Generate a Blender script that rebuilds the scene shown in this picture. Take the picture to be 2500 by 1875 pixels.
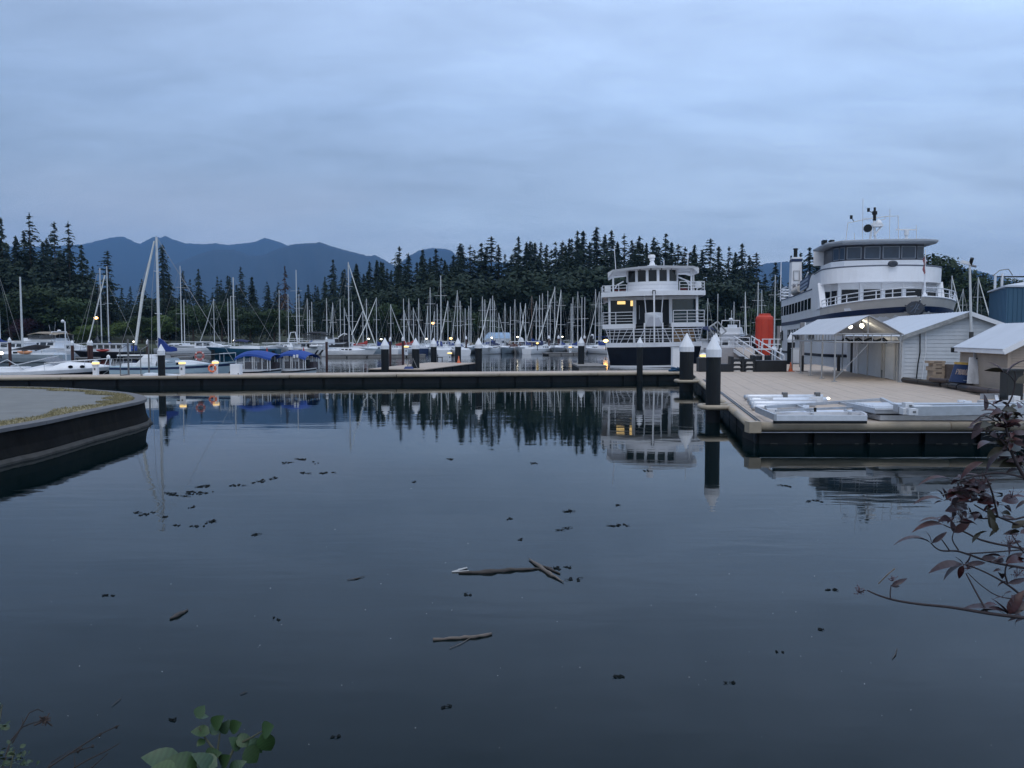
import bpy, math, random
import numpy as np
from math import sin, cos, tan, atan, atan2, pi, radians, sqrt
from mathutils import Vector, Matrix

for o in list(bpy.data.objects):
    bpy.data.objects.remove(o)
SC = bpy.context.scene
COL = SC.collection
R = random.Random(7)

# ------------------------------------------------------------------ camera
FPX, CU, CV, EYE = 2022.0, 1250.0, 937.5, 3.0
PITCH = atan(120.5 / FPX)
cam_d = bpy.data.cameras.new("camera")
cam_d.sensor_width = 36.0
cam_d.lens = 36.0 * FPX / 2500.0
cam_d.clip_start = 0.05
cam_d.clip_end = 40000
cam = bpy.data.objects.new("camera", cam_d)
COL.objects.link(cam)
cam.location = (0, 0, EYE)
cam.rotation_euler = (pi / 2 - PITCH, 0, 0)
SC.camera = cam

# ------------------------------------------------------------------ sky, sun, exposure
SUN_EL, SUN_AZ = radians(58), radians(200)      # soft overcast light from high behind the camera
w = bpy.data.worlds.new("World")
SC.world = w
w.use_nodes = True
nt = w.node_tree
nt.nodes.clear()
N = nt.nodes.new
L = nt.links.new
out = N("ShaderNodeOutputWorld")
bg = N("ShaderNodeBackground")
bg.inputs[1].default_value = 0.1
sky = N("ShaderNodeTexSky")
sky.sky_type = 'NISHITA'
sky.sun_disc = False
sky.sun_elevation = SUN_EL
sky.sun_rotation = SUN_AZ
tc = N("ShaderNodeTexCoord")
sep = N("ShaderNodeSeparateXYZ")
L(tc.outputs['Generated'], sep.inputs[0])


def wmath(op, a, b=None, c=None):
    n = N("ShaderNodeMath")
    n.operation = op
    for i, x in enumerate((a, b, c)):
        if x is None:
            continue
        if isinstance(x, (int, float)):
            n.inputs[i].default_value = x
        else:
            L(x, n.inputs[i])
    return n.outputs[0]


zc = wmath('MAXIMUM', sep.outputs[2], 0.0)
den = wmath('ADD', zc, 0.16)
px_ = wmath('DIVIDE', sep.outputs[0], den)
py_ = wmath('DIVIDE', sep.outputs[1], den)
cmb = N("ShaderNodeCombineXYZ")
L(px_, cmb.inputs[0])
L(py_, cmb.inputs[1])


def wnoise(sx, sy, scale, detail, rough, off=0.0, dist=0.0):
    mp = N("ShaderNodeMapping")
    mp.inputs['Scale'].default_value = (sx, sy, 1)
    mp.inputs['Location'].default_value = (off, off * .7, 0)
    L(cmb.outputs[0], mp.inputs[0])
    n = N("ShaderNodeTexNoise")
    n.inputs['Scale'].default_value = scale
    n.inputs['Detail'].default_value = detail
    n.inputs['Roughness'].default_value = rough
    n.inputs['Distortion'].default_value = dist
    L(mp.outputs[0], n.inputs['Vector'])
    return n.outputs['Fac']


def wramp(fac, stops):
    r = N("ShaderNodeValToRGB")
    e = r.color_ramp.elements
    while len(e) > 1:
        e.remove(e[-1])
    e[0].position, e[0].color = stops[0][0], (*stops[0][1], 1)
    for p_, c_ in stops[1:]:
        q = e.new(p_)
        q.color = (*c_, 1)
    L(fac, r.inputs[0])
    return r.outputs['Color']


K = 10.0
SKYG = 1.22
grad = wramp(zc, [(0.0, (.51, .585, .67)), (.06, (.515, .595, .69)), (.13, (.465, .575, .71)), (.25, (.435, .584, .825)),
                  (.40, (.49, .64, .91)), (.55, (.47, .60, .85)), (.75, (.70, .80, .98)), (1.0, (.98, 1.06, 1.2))])
n1 = wnoise(.55, 1.0, 1.1, 6, .58, 3.0, .3)
n2 = wnoise(.8, 1.5, 3.2, 7, .62, 11.0, .5)
n3 = wnoise(.3, .45, .9, 2, .5, 6.0)
mixn = wmath('ADD', wmath('MULTIPLY', n1, .50), wmath('MULTIPLY', n2, .34))
mixn = wmath('ADD', mixn, wmath('MULTIPLY', n3, .30))
mr = N("ShaderNodeMapRange")
mr.inputs['From Min'].default_value = .40
mr.inputs['From Max'].default_value = .76
mr.inputs['To Min'].default_value = 0.70
mr.inputs['To Max'].default_value = 1.24
L(mixn, mr.inputs[0])
# pale cloud bank lying low along the horizon
n4 = wnoise(.35, .35, 1.6, 4, .55, 1.3)
band = wramp(zc, [(0.0, (0, 0, 0)), (.085, (.9, .9, .9)), (.14, (.75, .75, .75)), (.19, (0, 0, 0))])
mr2 = N("ShaderNodeMapRange")
mr2.inputs['From Min'].default_value = .47
mr2.inputs['From Max'].default_value = .60
L(n4, mr2.inputs[0])
bandf = wmath('MULTIPLY', band, mr2.outputs[0])
gain = wmath('MULTIPLY', wmath('MULTIPLY', mr.outputs[0], K * SKYG), wmath('MULTIPLY_ADD', sep.outputs[0], .36, 1.0))
vm = N("ShaderNodeVectorMath")
vm.operation = 'SCALE'
L(grad, vm.inputs[0])
L(gain, vm.inputs['Scale'])
bankmix = N("ShaderNodeMixRGB")
bankmix.inputs['Color2'].default_value = (6.2, 6.9, 8.2, 1)
L(wmath('MULTIPLY', bandf, .7), bankmix.inputs['Fac'])
L(vm.outputs[0], bankmix.inputs['Color1'])
skymix = N("ShaderNodeMixRGB")
skymix.inputs['Fac'].default_value = .93
L(sky.outputs[0], skymix.inputs['Color1'])
L(bankmix.outputs[0], skymix.inputs['Color2'])
L(skymix.outputs[0], bg.inputs[0])
L(bg.outputs[0], out.inputs[0])

sun_d = bpy.data.lights.new("sun", 'SUN')
sun_d.energy = 0.7
sun_d.angle = radians(40)
sun_d.color = (1, .95, .9)
sun = bpy.data.objects.new("sun", sun_d)
COL.objects.link(sun)
sdir = Vector((sin(SUN_AZ) * cos(SUN_EL), cos(SUN_AZ) * cos(SUN_EL), sin(SUN_EL)))
sun.rotation_euler = sdir.to_track_quat('Z', 'Y').to_euler()

vs = SC.view_settings
vs.view_transform = 'Standard'
vs.look = 'None'
vs.exposure = 0.0
vs.gamma = 1.0
vs.use_curve_mapping = False
SC.cycles.use_denoising = True
SC.cycles.max_bounces = 6
SC.cycles.transparent_max_bounces = 8
SC.cycles.volume_bounces = 0
SC.cycles.sample_clamp_indirect = 4


# ------------------------------------------------------------------ pixel <-> world
def ray(u, v):
    a, c = (u - CU) / FPX, -(v - CV) / FPX
    return a, cos(PITCH) + c * sin(PITCH), -sin(PITCH) + c * cos(PITCH)


def W(u, v, y):
    x, yy, z = ray(u, v)
    t = y / yy
    return Vector((x * t, y, EYE + z * t))


def G(u, v, z=0.0):
    x, yy, zz = ray(u, v)
    t = (z - EYE) / zz
    return Vector((x * t, yy * t, z))


def PX(y):
    return y / FPX


# ------------------------------------------------------------------ materials
MATS = {}


def mat(name, col, rough=.6, metal=0.0, var=.14, scale=2.0, bump=0.0, spec=.5, stain=0.0, stain_col=(.12, .09, .07), coord='Object', stretch=(1, 1, 1), alpha=1.0, emit=None, trans=0.0):
    if name in MATS:
        return MATS[name]
    m = bpy.data.materials.new(name)
    m.use_nodes = True
    t = m.node_tree
    b = t.nodes['Principled BSDF']
    b.inputs['Roughness'].default_value = rough
    b.inputs['Metallic'].default_value = metal
    b.inputs['Specular IOR Level'].default_value = spec
    co = t.nodes.new("ShaderNodeTexCoord")
    mp = t.nodes.new("ShaderNodeMapping")
    mp.inputs['Scale'].default_value = stretch
    t.links.new(co.outputs[coord], mp.inputs[0])
    nz = t.nodes.new("ShaderNodeTexNoise")
    nz.inputs['Scale'].default_value = scale
    nz.inputs['Detail'].default_value = 6
    nz.inputs['Roughness'].default_value = .65
    t.links.new(mp.outputs[0], nz.inputs['Vector'])
    mx = t.nodes.new("ShaderNodeMixRGB")
    mx.inputs['Color1'].default_value = (*[max(0, c * (1 - var)) for c in col], 1)
    mx.inputs['Color2'].default_value = (*[min(1, c * (1 + var)) for c in col], 1)
    cr = t.nodes.new("ShaderNodeMapRange")
    cr.inputs['From Min'].default_value = .3
    cr.inputs['From Max'].default_value = .7
    t.links.new(nz.outputs['Fac'], cr.inputs[0])
    t.links.new(cr.outputs[0], mx.inputs['Fac'])
    c_out = mx.outputs[0]
    if stain > 0:
        n2_ = t.nodes.new("ShaderNodeTexNoise")
        n2_.inputs['Scale'].default_value = scale * .45
        n2_.inputs['Detail'].default_value = 8
        n2_.inputs['Roughness'].default_value = .7
        m2 = t.nodes.new("ShaderNodeMapping")
        m2.inputs['Scale'].default_value = (1.6, 1.6, .35)
        m2.inputs['Location'].default_value = (3.1, 1.7, .4)
        t.links.new(co.outputs[coord], m2.inputs[0])
        t.links.new(m2.outputs[0], n2_.inputs['Vector'])
        r2 = t.nodes.new("ShaderNodeMapRange")
        r2.inputs['From Min'].default_value = .52
        r2.inputs['From Max'].default_value = .78
        r2.inputs['To Max'].default_value = stain
        t.links.new(n2_.outputs['Fac'], r2.inputs[0])
        ms = t.nodes.new("ShaderNodeMixRGB")
        ms.inputs['Color2'].default_value = (*stain_col, 1)
        t.links.new(r2.outputs[0], ms.inputs['Fac'])
        t.links.new(c_out, ms.inputs['Color1'])
        c_out = ms.outputs[0]
    t.links.new(c_out, b.inputs['Base Color'])
    rr = t.nodes.new("ShaderNodeMapRange")
    rr.inputs['To Min'].default_value = max(.02, rough - .1)
    rr.inputs['To Max'].default_value = min(1, rough + .1)
    t.links.new(nz.outputs['Fac'], rr.inputs[0])
    t.links.new(rr.outputs[0], b.inputs['Roughness'])
    if bump > 0:
        bp = t.nodes.new("ShaderNodeBump")
        bp.inputs['Strength'].default_value = min(1, bump * 10)
        bp.inputs['Distance'].default_value = bump
        t.links.new(nz.outputs['Fac'], bp.inputs['Height'])
        t.links.new(bp.outputs[0], b.inputs['Normal'])
    if emit:
        b.inputs['Emission Color'].default_value = (*emit[0], 1)
        b.inputs['Emission Strength'].default_value = emit[1]
    if trans > 0:
        b.inputs['Transmission Weight'].default_value = trans
        b.inputs['IOR'].default_value = 1.05
    if alpha < 1:
        b.inputs['Alpha'].default_value = alpha
    MATS[name] = m
    return m


# ------------------------------------------------------------------ mesh builder
class MB:
    def __init__(s):
        s.v, s.f = [], []

    def add(s, vs, fs):
        k = len(s.v)
        s.v += [tuple(x) for x in vs]
        s.f += [tuple(i + k for i in f) for f in fs]
        return s

    def box(s, c, d, rz=0.0, taper=1.0):
        x, y, z = d[0] / 2, d[1] / 2, d[2] / 2
        ca, sa = cos(rz), sin(rz)
        vs = []
        for zz in (-z, z):
            k = taper if zz > 0 else 1.0
            for sx, sy in ((-1, -1), (1, -1), (1, 1), (-1, 1)):
                a, b = sx * x * k, sy * y * k
                vs.append((c[0] + a * ca - b * sa, c[1] + a * sa + b * ca, c[2] + zz))
        return s.add(vs, [(0, 3, 2, 1), (4, 5, 6, 7), (0, 1, 5, 4), (1, 2, 6, 5), (2, 3, 7, 6), (3, 0, 4, 7)])

    def beam(s, p, q, wd, h=None, up=(0, 0, 1)):
        h = h or wd
        p, q = Vector(p), Vector(q)
        d = (q - p)
        if d.length < 1e-6:
            return s
        d.normalize()
        up = Vector(up)
        if abs(d.dot(up)) > .98:
            up = Vector((0, 1, 0))
        a = d.cross(up).normalized() * wd / 2
        b = a.cross(d).normalized() * h / 2
        vs = [e + sa * a + sb * b for e in (p, q) for sa, sb in ((-1, -1), (1, -1), (1, 1), (-1, 1))]
        return s.add(vs, [(0, 3, 2, 1), (4, 5, 6, 7), (0, 1, 5, 4), (1, 2, 6, 5), (2, 3, 7, 6), (3, 0, 4, 7)])

    def tube(s, pts, r, n=6, cap=True, r2=None):
        pts = [Vector(p) for p in pts]
        m = len(pts)
        ring = []
        prev = None
        for i, p in enumerate(pts):
            d = (pts[min(i + 1, m - 1)] - pts[max(i - 1, 0)]).normalized()
            if prev is None:
                up = Vector((0, 0, 1)) if abs(d.z) < .9 else Vector((1, 0, 0))
                a = d.cross(up).normalized()
            else:
                a = (prev - d * prev.dot(d)).normalized()
            prev = a
            b = d.cross(a)
            rad = r[i] if isinstance(r, (list, tuple)) else (r if r2 is None else r + (r2 - r) * i / (m - 1))
            ring.append([p + (a * cos(2 * pi * k / n) + b * sin(2 * pi * k / n)) * rad for k in range(n)])
        vs = [q for rg in ring for q in rg]
        fs = [(i * n + k, i * n + (k + 1) % n, (i + 1) * n + (k + 1) % n, (i + 1) * n + k) for i in range(m - 1) for k in range(n)]
        if cap:
            fs += [tuple(range(n))[::-1], tuple((m - 1) * n + k for k in range(n))]
        return s.add(vs, fs)

    def lathe(s, prof, c=(0, 0, 0), n=16, a0=0.0):
        vs, fs = [], []
        m = len(prof)
        for r_, z in prof:
            for k in range(n):
                a = a0 + 2 * pi * k / n
                vs.append((c[0] + r_ * cos(a), c[1] + r_ * sin(a), c[2] + z))
        for i in range(m - 1):
            for k in range(n):
                fs.append((i * n + k, i * n + (k + 1) % n, (i + 1) * n + (k + 1) % n, (i + 1) * n + k))
        fs.append(tuple(range(n))[::-1])
        fs.append(tuple((m - 1) * n + k for k in range(n)))
        return s.add(vs, fs)

    def prism(s, poly, z0, z1):
        n = len(poly)
        vs = [(x, y, z0) for x, y in poly] + [(x, y, z1) for x, y in poly]
        fs = [tuple(range(n))[::-1], tuple(range(n, 2 * n))] + [(i, (i + 1) % n, n + (i + 1) % n, n + i) for i in range(n)]
        return s.add(vs, fs)

    def slab(s, pts, th):
        """planar polygon pts given a thickness along its normal (downwards)"""
        pts = [Vector(p) for p in pts]
        nrm = (pts[1] - pts[0]).cross(pts[2] - pts[0]).normalized() * th
        n = len(pts)
        vs = pts + [p - nrm for p in pts]
        fs = [tuple(range(n)), tuple(range(n, 2 * n))[::-1]] + [((i + 1) % n, i, n + i, n + (i + 1) % n) for i in range(n)]
        return s.add(vs, fs)

    def loft(s, rings, closed=True, cap=True):
        n, m = len(rings[0]), len(rings)
        vs = [p for r_ in rings for p in r_]
        e = n if closed else n - 1
        fs = [(i * n + k, i * n + (k + 1) % n, (i + 1) * n + (k + 1) % n, (i + 1) * n + k) for i in range(m - 1) for k in range(e)]
        if cap:
            fs += [tuple(range(n))[::-1], tuple((m - 1) * n + k for k in range(n))]
        return s.add(vs, fs)

    def mesh(s, name):
        me = bpy.data.meshes.new(name)
        me.from_pydata(s.v, [], s.f)
        me.update()
        return me

    def build(s, name, m, parent=None, smooth=False, fix=True, label=None):
        me = s.mesh(name)
        if fix:
            import bmesh
            b = bmesh.new()
            b.from_mesh(me)
            bmesh.ops.recalc_face_normals(b, faces=b.faces)
            b.to_mesh(me)
            b.free()
        if smooth:
            me.polygons.foreach_set("use_smooth", [True] * len(me.polygons))
        return link(name, me, m, parent, label)


def link(name, me, m=None, parent=None, label=None):
    o = bpy.data.objects.new(name, me)
    if m is not None and not me.materials:
        me.materials.append(m)
    COL.objects.link(o)
    if parent is not None:
        o.parent = parent
    if label:
        o['label'] = label
    return o


def tag(o, label=None, cat=None, group=None, kind=None):
    if label:
        o['label'] = label
    if cat:
        o['category'] = cat
    if group:
        o['group'] = group
    if kind:
        o['kind'] = kind
    return o


def thing(name, label, cat, loc=(0, 0, 0), rz=0.0, group=None, rx=0.0, ry=0.0):
    o = bpy.data.objects.new(name, None)
    o.empty_display_size = .2
    COL.objects.link(o)
    o.location = loc
    o.rotation_euler = (rx, ry, rz)
    return tag(o, label, cat, group)


def copy_tree(o, parent=None):
    c = o.copy()
    COL.objects.link(c)
    c.parent = parent
    for ch in list(o.children):
        copy_tree(ch, c)
    return c


ORD = "first second third fourth fifth sixth seventh eighth ninth tenth eleventh twelfth thirteenth fourteenth fifteenth sixteenth seventeenth eighteenth nineteenth twentieth".split()


def ordw(i):
    """1-based ordinal word"""
    if i <= 20:
        return ORD[i - 1]
    tens = {2: "twent", 3: "thirt", 4: "fort", 5: "fift", 6: "sixt", 7: "sevent", 8: "eight", 9: "ninet"}
    t_, u_ = divmod(i, 10)
    if u_ == 0:
        return tens[t_] + "ieth"
    return tens[t_] + "y-" + ORD[u_ - 1]


WHITE = mat("white_gelcoat", (.80, .81, .83), .35, var=.04, scale=1.5, stain=.22, stain_col=(.5, .47, .43))
PAINT = mat("white_paint", (.74, .76, .79), .5, var=.06, scale=1.2, stain=.3, stain_col=(.48, .44, .40))
SHIPW = mat("ship_white_paint", (.80, .81, .84), .4, var=.05, scale=.6, stain=.35, stain_col=(.52, .46, .40))
CREAM = mat("cream_paint", (.62, .58, .53), .55, var=.08, scale=.8, stain=.3, stain_col=(.4, .34, .28))
NAVY = mat("navy_paint", (.015, .035, .10), .4, var=.2, scale=2)
BLACK = mat("black_plastic", (.010, .013, .016), .6, var=.35, scale=4, bump=.004, spec=.25, stain=.5, stain_col=(.022, .026, .02))
DKBLUE = mat("dark_blue_hull", (.008, .012, .022), .45, var=.3, scale=1)
GLASS = mat("dark_glass", (.012, .016, .022), .08, var=.2, scale=3, spec=.8)
ALU = mat("aluminium", (.62, .64, .67), .38, metal=.75, var=.1, scale=6)
STEEL = mat("painted_steel_rail", (.66, .68, .72), .45, var=.08, scale=5)
MASTM = mat("anodised_mast", (.58, .60, .61), .42, metal=.15, var=.08, scale=3)
JIBM = mat("furled_sail_cloth", (.66, .68, .66), .8, var=.1, scale=5)
WIREM = mat("rigging_wire", (.34, .35, .35), .5, var=.1)
BLUEC = mat("blue_canvas", (.010, .035, .18), .85, var=.2, scale=3, bump=.01)
DKCANV = mat("black_canvas", (.014, .015, .019), .85, var=.25, scale=3, bump=.01)
NAVYC = mat("navy_canvas", (.012, .02, .07), .85, var=.2, scale=3, bump=.01)
BEIGE = mat("beige_fender_tube", (.37, .31, .23), .5, var=.12, scale=3, stain=.3, stain_col=(.2, .16, .11))
DECKM = mat("beige_deck_board", (.44, .365, .30), .75, var=.10, scale=3, stretch=(1, .2, 1), stain=.3, stain_col=(.27, .22, .18), bump=.003)
CONC = mat("weathered_grey_dock", (.24, .23, .22), .85, var=.2, scale=2, stain=.4, bump=.01)
ROOFM = mat("pale_metal_roof", (.52, .56, .62), .5, metal=.1, var=.06, scale=1, stain=.2, stain_col=(.35, .35, .36))
SIDING = mat("grey_white_siding", (.56, .59, .62), .6, var=.07, scale=2, stain=.3, stain_col=(.33, .32, .29))
BSIDING = mat("beige_siding", (.36, .295, .24), .65, var=.08, scale=2, stain=.3, stain_col=(.25, .21, .17))
REDC = mat("red_inflatable", (.52, .045, .02), .5, var=.15, scale=1)
ORANGE = mat("orange_plastic", (.75, .16, .06), .5, var=.15, scale=4)
BROWNW = mat("varnished_brown_wood", (.10, .035, .02), .4, var=.25, scale=3, stretch=(1, 1, 4))
BARKM = mat("bark", (.07, .05, .035), .9, var=.3, scale=4, bump=.02)
WARM = mat("warm_lamp", (.9, .7, .3), .5, emit=((1, .66, .20), 1.5))
AMBER = mat("amber_lamp", (.9, .6, .3), .5, emit=((1, .5, .14), 9))
COOLL = mat("bright_lamp", (.9, .9, .85), .5, emit=((1, .9, .68), 7))


# ================================================================== SETTING
# ------------------------------------------------------------------ water
def water_material():
    m = bpy.data.materials.new("harbour_water")
    m.use_nodes = True
    t = m.node_tree
    b = t.nodes['Principled BSDF']
    b.inputs['Base Color'].default_value = (.001, .006, .007, 1)
    b.inputs['Roughness'].default_value = .025
    b.inputs['IOR'].default_value = 1.24
    co = t.nodes.new("ShaderNodeTexCoord")

    def nz(sx, sy, det, off, dist=0.0):
        mp = t.nodes.new("ShaderNodeMapping")
        mp.inputs['Scale'].default_value = (sx, sy, 1)
        mp.inputs['Location'].default_value = (off, off, off)
        mp.inputs['Rotation'].default_value = (0, 0, .1)
        t.links.new(co.outputs['Object'], mp.inputs[0])
        n = t.nodes.new("ShaderNodeTexNoise")
        n.inputs['Scale'].default_value = 1
        n.inputs['Detail'].default_value = det
        n.inputs['Roughness'].default_value = .5
        n.inputs['Distortion'].default_value = dist
        t.links.new(mp.outputs[0], n.inputs['Vector'])
        return n.outputs['Fac']

    def ma(op, a, b_):
        n = t.nodes.new("ShaderNodeMath")
        n.operation = op
        for i, x in enumerate((a, b_)):
            if isinstance(x, (int, float)):
                n.inputs[i].default_value = x
            else:
                t.links.new(x, n.inputs[i])
        return n.outputs[0]

    small = nz(.9, 3.0, 2, 0.0, .4)
    mid = nz(.28, .8, 2, 7.0)
    swell = nz(.06, .16, 1, 3.0)
    patch = t.nodes.new("ShaderNodeMapRange")
    patch.inputs['From Min'].default_value = .40
    patch.inputs['From Max'].default_value = .62
    patch.inputs['To Min'].default_value = .25
    patch.inputs['To Max'].default_value = 1.0
    t.links.new(nz(.035, .07, 3, 21.0), patch.inputs[0])
    # the open marina basin beyond the walkway is a little livelier than the sheltered pool
    sx = t.nodes.new("ShaderNodeSeparateXYZ")
    t.links.new(co.outputs['Object'], sx.inputs[0])
    far = t.nodes.new("ShaderNodeMapRange")
    far.inputs['From Min'].default_value = 40
    far.inputs['From Max'].default_value = 62
    far.inputs['To Min'].default_value = .6
    far.inputs['To Max'].default_value = 1.7
    t.links.new(sx.outputs[1], far.inputs[0])
    h = ma('MULTIPLY', small, ma('MULTIPLY', patch.outputs[0], .006))
    h = ma('ADD', h, ma('MULTIPLY', mid, ma('MULTIPLY', patch.outputs[0], .017)))
    h = ma('MULTIPLY', h, far.outputs[0])
    h = ma('ADD', h, ma('MULTIPLY', swell, .02))
    bp = t.nodes.new("ShaderNodeBump")
    bp.inputs['Strength'].default_value = 1.0
    bp.inputs['Distance'].default_value = 1.0
    t.links.new(h, bp.inputs['Height'])
    t.links.new(bp.outputs[0], b.inputs['Normal'])
    return m


WATER = water_material()
wm_ = MB()
wm_.add([(-500, -30, 0), (500, -30, 0), (500, 205, 0), (-500, 205, 0)], [(0, 1, 2, 3)])
tag(wm_.build("water", WATER, fix=False), kind='structure')

# ------------------------------------------------------------------ land behind the marina
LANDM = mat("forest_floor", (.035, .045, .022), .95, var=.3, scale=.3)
gm = MB()
xs = [-12000, -500, -200, -100, 0, 100, 200, 500, 12000]
ys = [(188, -.6), (192, .5), (205, 1.2), (260, 3), (400, 6), (1500, 8), (13000, 8)]
gv = [(x, y + (sin(x * .03) * 3 if y < 206 else 0), z) for y, z in ys for x in xs]
nx_ = len(xs)
gm.add(gv, [(j * nx_ + i, j * nx_ + i + 1, (j + 1) * nx_ + i + 1, (j + 1) * nx_ + i) for j in range(len(ys) - 1) for i in range(nx_ - 1)])
tag(gm.build("shore_ground", LANDM, fix=False), kind='structure')

# bank under the photographer (below the frame)
bk = MB()
bk.box((0, -4.0, .2), (60, 12.0, 2.2))
tag(bk.build("bank", mat("bank_soil", (.06, .05, .035), .95, var=.3, scale=2, bump=.03)), kind='structure')

# ------------------------------------------------------------------ mountains
HILLM = mat("forested_mountain", (.006, .013, .015), .95, var=.35, scale=.012, coord='Object')


def ridge(name, prof, y, seed, depth, amp):
    """prof = list of (u, v) of the crest seen from the quay, at distance y"""
    us = [p[0] for p in prof]
    vs_ = [p[1] for p in prof]
    ua = np.linspace(us[0], us[-1], 260)
    va = np.interp(ua, us, vs_)
    rs = np.random.RandomState(seed)
    nf = 16
    verts, faces = [], []
    rough = np.zeros_like(ua)
    for o_ in range(2, 7):
        k = 2 ** o_
        rough += np.interp(np.linspace(0, k * 2, len(ua)), np.arange(k * 2 + 1), rs.randn(k * 2 + 1)) / k ** .9
    tree = rs.rand(len(ua)) * 2.2
    for j in range(nf + 4):
        t_ = j / nf
        for i, (u, v) in enumerate(zip(ua, va)):
            top = W(u, v + rough[i] * amp * .5, y)
            hgt = max(20.0, top.z)
            gul = sin(i * .23 + seed + 2.2 * sin(i * .05) + j * .25) * .5 + rough[i] * .6
            if j <= nf:
                f = t_ ** .85
                yy = y - depth * (1 - t_) + gul * 110 * (1 - t_) * t_ * 2
                z = hgt * f + gul * hgt * .13 * (t_ * (1 - t_)) * 2.2 + (tree[i] * 3 if j == nf else 0)
            else:
                yy = y + (j - nf) * depth * .3
                z = hgt * (1 - (j - nf) * .24)
            x = top.x * (yy / y if j <= nf else 1)
            verts.append((x, yy, z))
    n = len(ua)
    for j in range(nf + 3):
        for i in range(n - 1):
            faces.append((j * n + i, j * n + i + 1, (j + 1) * n + i + 1, (j + 1) * n + i))
    me = bpy.data.meshes.new(name)
    me.from_pydata(verts, [], faces)
    me.polygons.foreach_set("use_smooth", [True] * len(me.polygons))
    return tag(link(name, me, HILLM), kind='structure')


ridge("mountains", [(-500, 640), (-200, 600), (60, 606), (150, 603), (204, 599), (239, 590), (268, 582), (298, 577), (318, 587), (341, 598), (368, 583), (383, 579), (393, 583), (403, 577), (423, 587), (457, 597), (497, 598), (527, 595), (552, 599), (597, 594), (622, 590), (646, 581), (671, 587), (706, 601), (760, 640), (830, 690), (900, 740)], 8200, 3, 2300, 9)
ridge("mountains", [(300, 720), (380, 670), (428, 645), (470, 628), (520, 614), (570, 612), (612, 628), (640, 627), (671, 613), (706, 602), (746, 597), (781, 592), (806, 599), (845, 609), (895, 623), (918, 622), (937, 634), (985, 660), (1060, 700), (1150, 750)], 6300, 8, 1900, 8)
ridge("hill", [(900, 760), (960, 660), (1000, 624), (1024, 612), (1054, 607), (1080, 608), (1100, 612), (1114, 626), (1160, 637), (1243, 644), (1400, 680), (1500, 730)], 7400, 12, 1500, 4)
ridge("hill", [(1750, 720), (1820, 660), (1870, 644), (1920, 640), (1990, 650), (2100, 648), (2230, 646), (2320, 648), (2361, 657), (2388, 661), (2424, 671), (2472, 688), (2560, 705), (2800, 730)], 6900, 17, 1500, 4)

# ------------------------------------------------------------------ haze
hz = MB()
hz.box((0, 4900, 599), (26000, 10400, 1210))
hzm = bpy.data.materials.new("haze_air")
hzm.use_nodes = True
hzm.node_tree.nodes.clear()
ho = hzm.node_tree.nodes.new("ShaderNodeOutputMaterial")
hv = hzm.node_tree.nodes.new("ShaderNodeVolumePrincipled")
hv.inputs['Color'].default_value = (.24, .53, 1.0, 1)
hv.inputs['Density'].default_value = 0.85e-4
hv.inputs['Anisotropy'].default_value = 0.0
hzm.node_tree.links.new(hv.outputs[0], ho.inputs['Volume'])
HAZE = hz.build("haze", hzm)
tag(HAZE, kind='stuff', label="thin blue evening haze over the harbour and the far mountains", cat="haze")


# ------------------------------------------------------------------ trees
def leafmat(name, col, var=.45):
    m = bpy.data.materials.new(name)
    m.use_nodes = True
    t = m.node_tree
    b = t.nodes['Principled BSDF']
    b.inputs['Roughness'].default_value = .8
    b.inputs['Specular IOR Level'].default_value = .2
    g = t.nodes.new("ShaderNodeNewGeometry")
    oi = t.nodes.new("ShaderNodeObjectInfo")
    ad = t.nodes.new("ShaderNodeMath")
    ad.operation = 'MULTIPLY_ADD'
    ad.inputs[1].default_value = .6
    t.links.new(g.outputs['Random Per Island'], ad.inputs[0])
    mm = t.nodes.new("ShaderNodeMath")
    mm.operation = 'MULTIPLY'
    mm.inputs[1].default_value = .4
    t.links.new(oi.outputs['Random'], mm.inputs[0])
    t.links.new(mm.outputs[0], ad.inputs[2])
    mx = t.nodes.new("ShaderNodeMixRGB")
    mx.inputs['Color1'].default_value = (*[c * (1 - var) for c in col], 1)
    mx.inputs['Color2'].default_value = (*[c * (1 + var) for c in col], 1)
    t.links.new(ad.outputs[0], mx.inputs['Fac'])
    t.links.new(mx.outputs[0], b.inputs['Base Color'])
    return m


FIRM = leafmat("fir_needles", (.024, .040, .030))
FIRB = leafmat("cedar_sprays", (.028, .044, .030))
DEADM = leafmat("reddish_dying_needles", (.075, .05, .038))
LEAFD = leafmat("dark_broad_leaves", (.028, .046, .022))
LEAFL = leafmat("light_willow_leaves", (.075, .115, .035))
LEAFM = leafmat("mid_green_leaves", (.036, .060, .026))
LEAFP = leafmat("purple_plum_leaves", (.045, .022, .028))


def quads(c, ax, bx):
    """c: centres (n,3), ax,bx half axes (n,3) -> verts (4n,3)"""
    v = np.stack([c - ax, c + bx * .9, c + ax, c - bx * .9], 1)
    return v.reshape(-1, 3)


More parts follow.
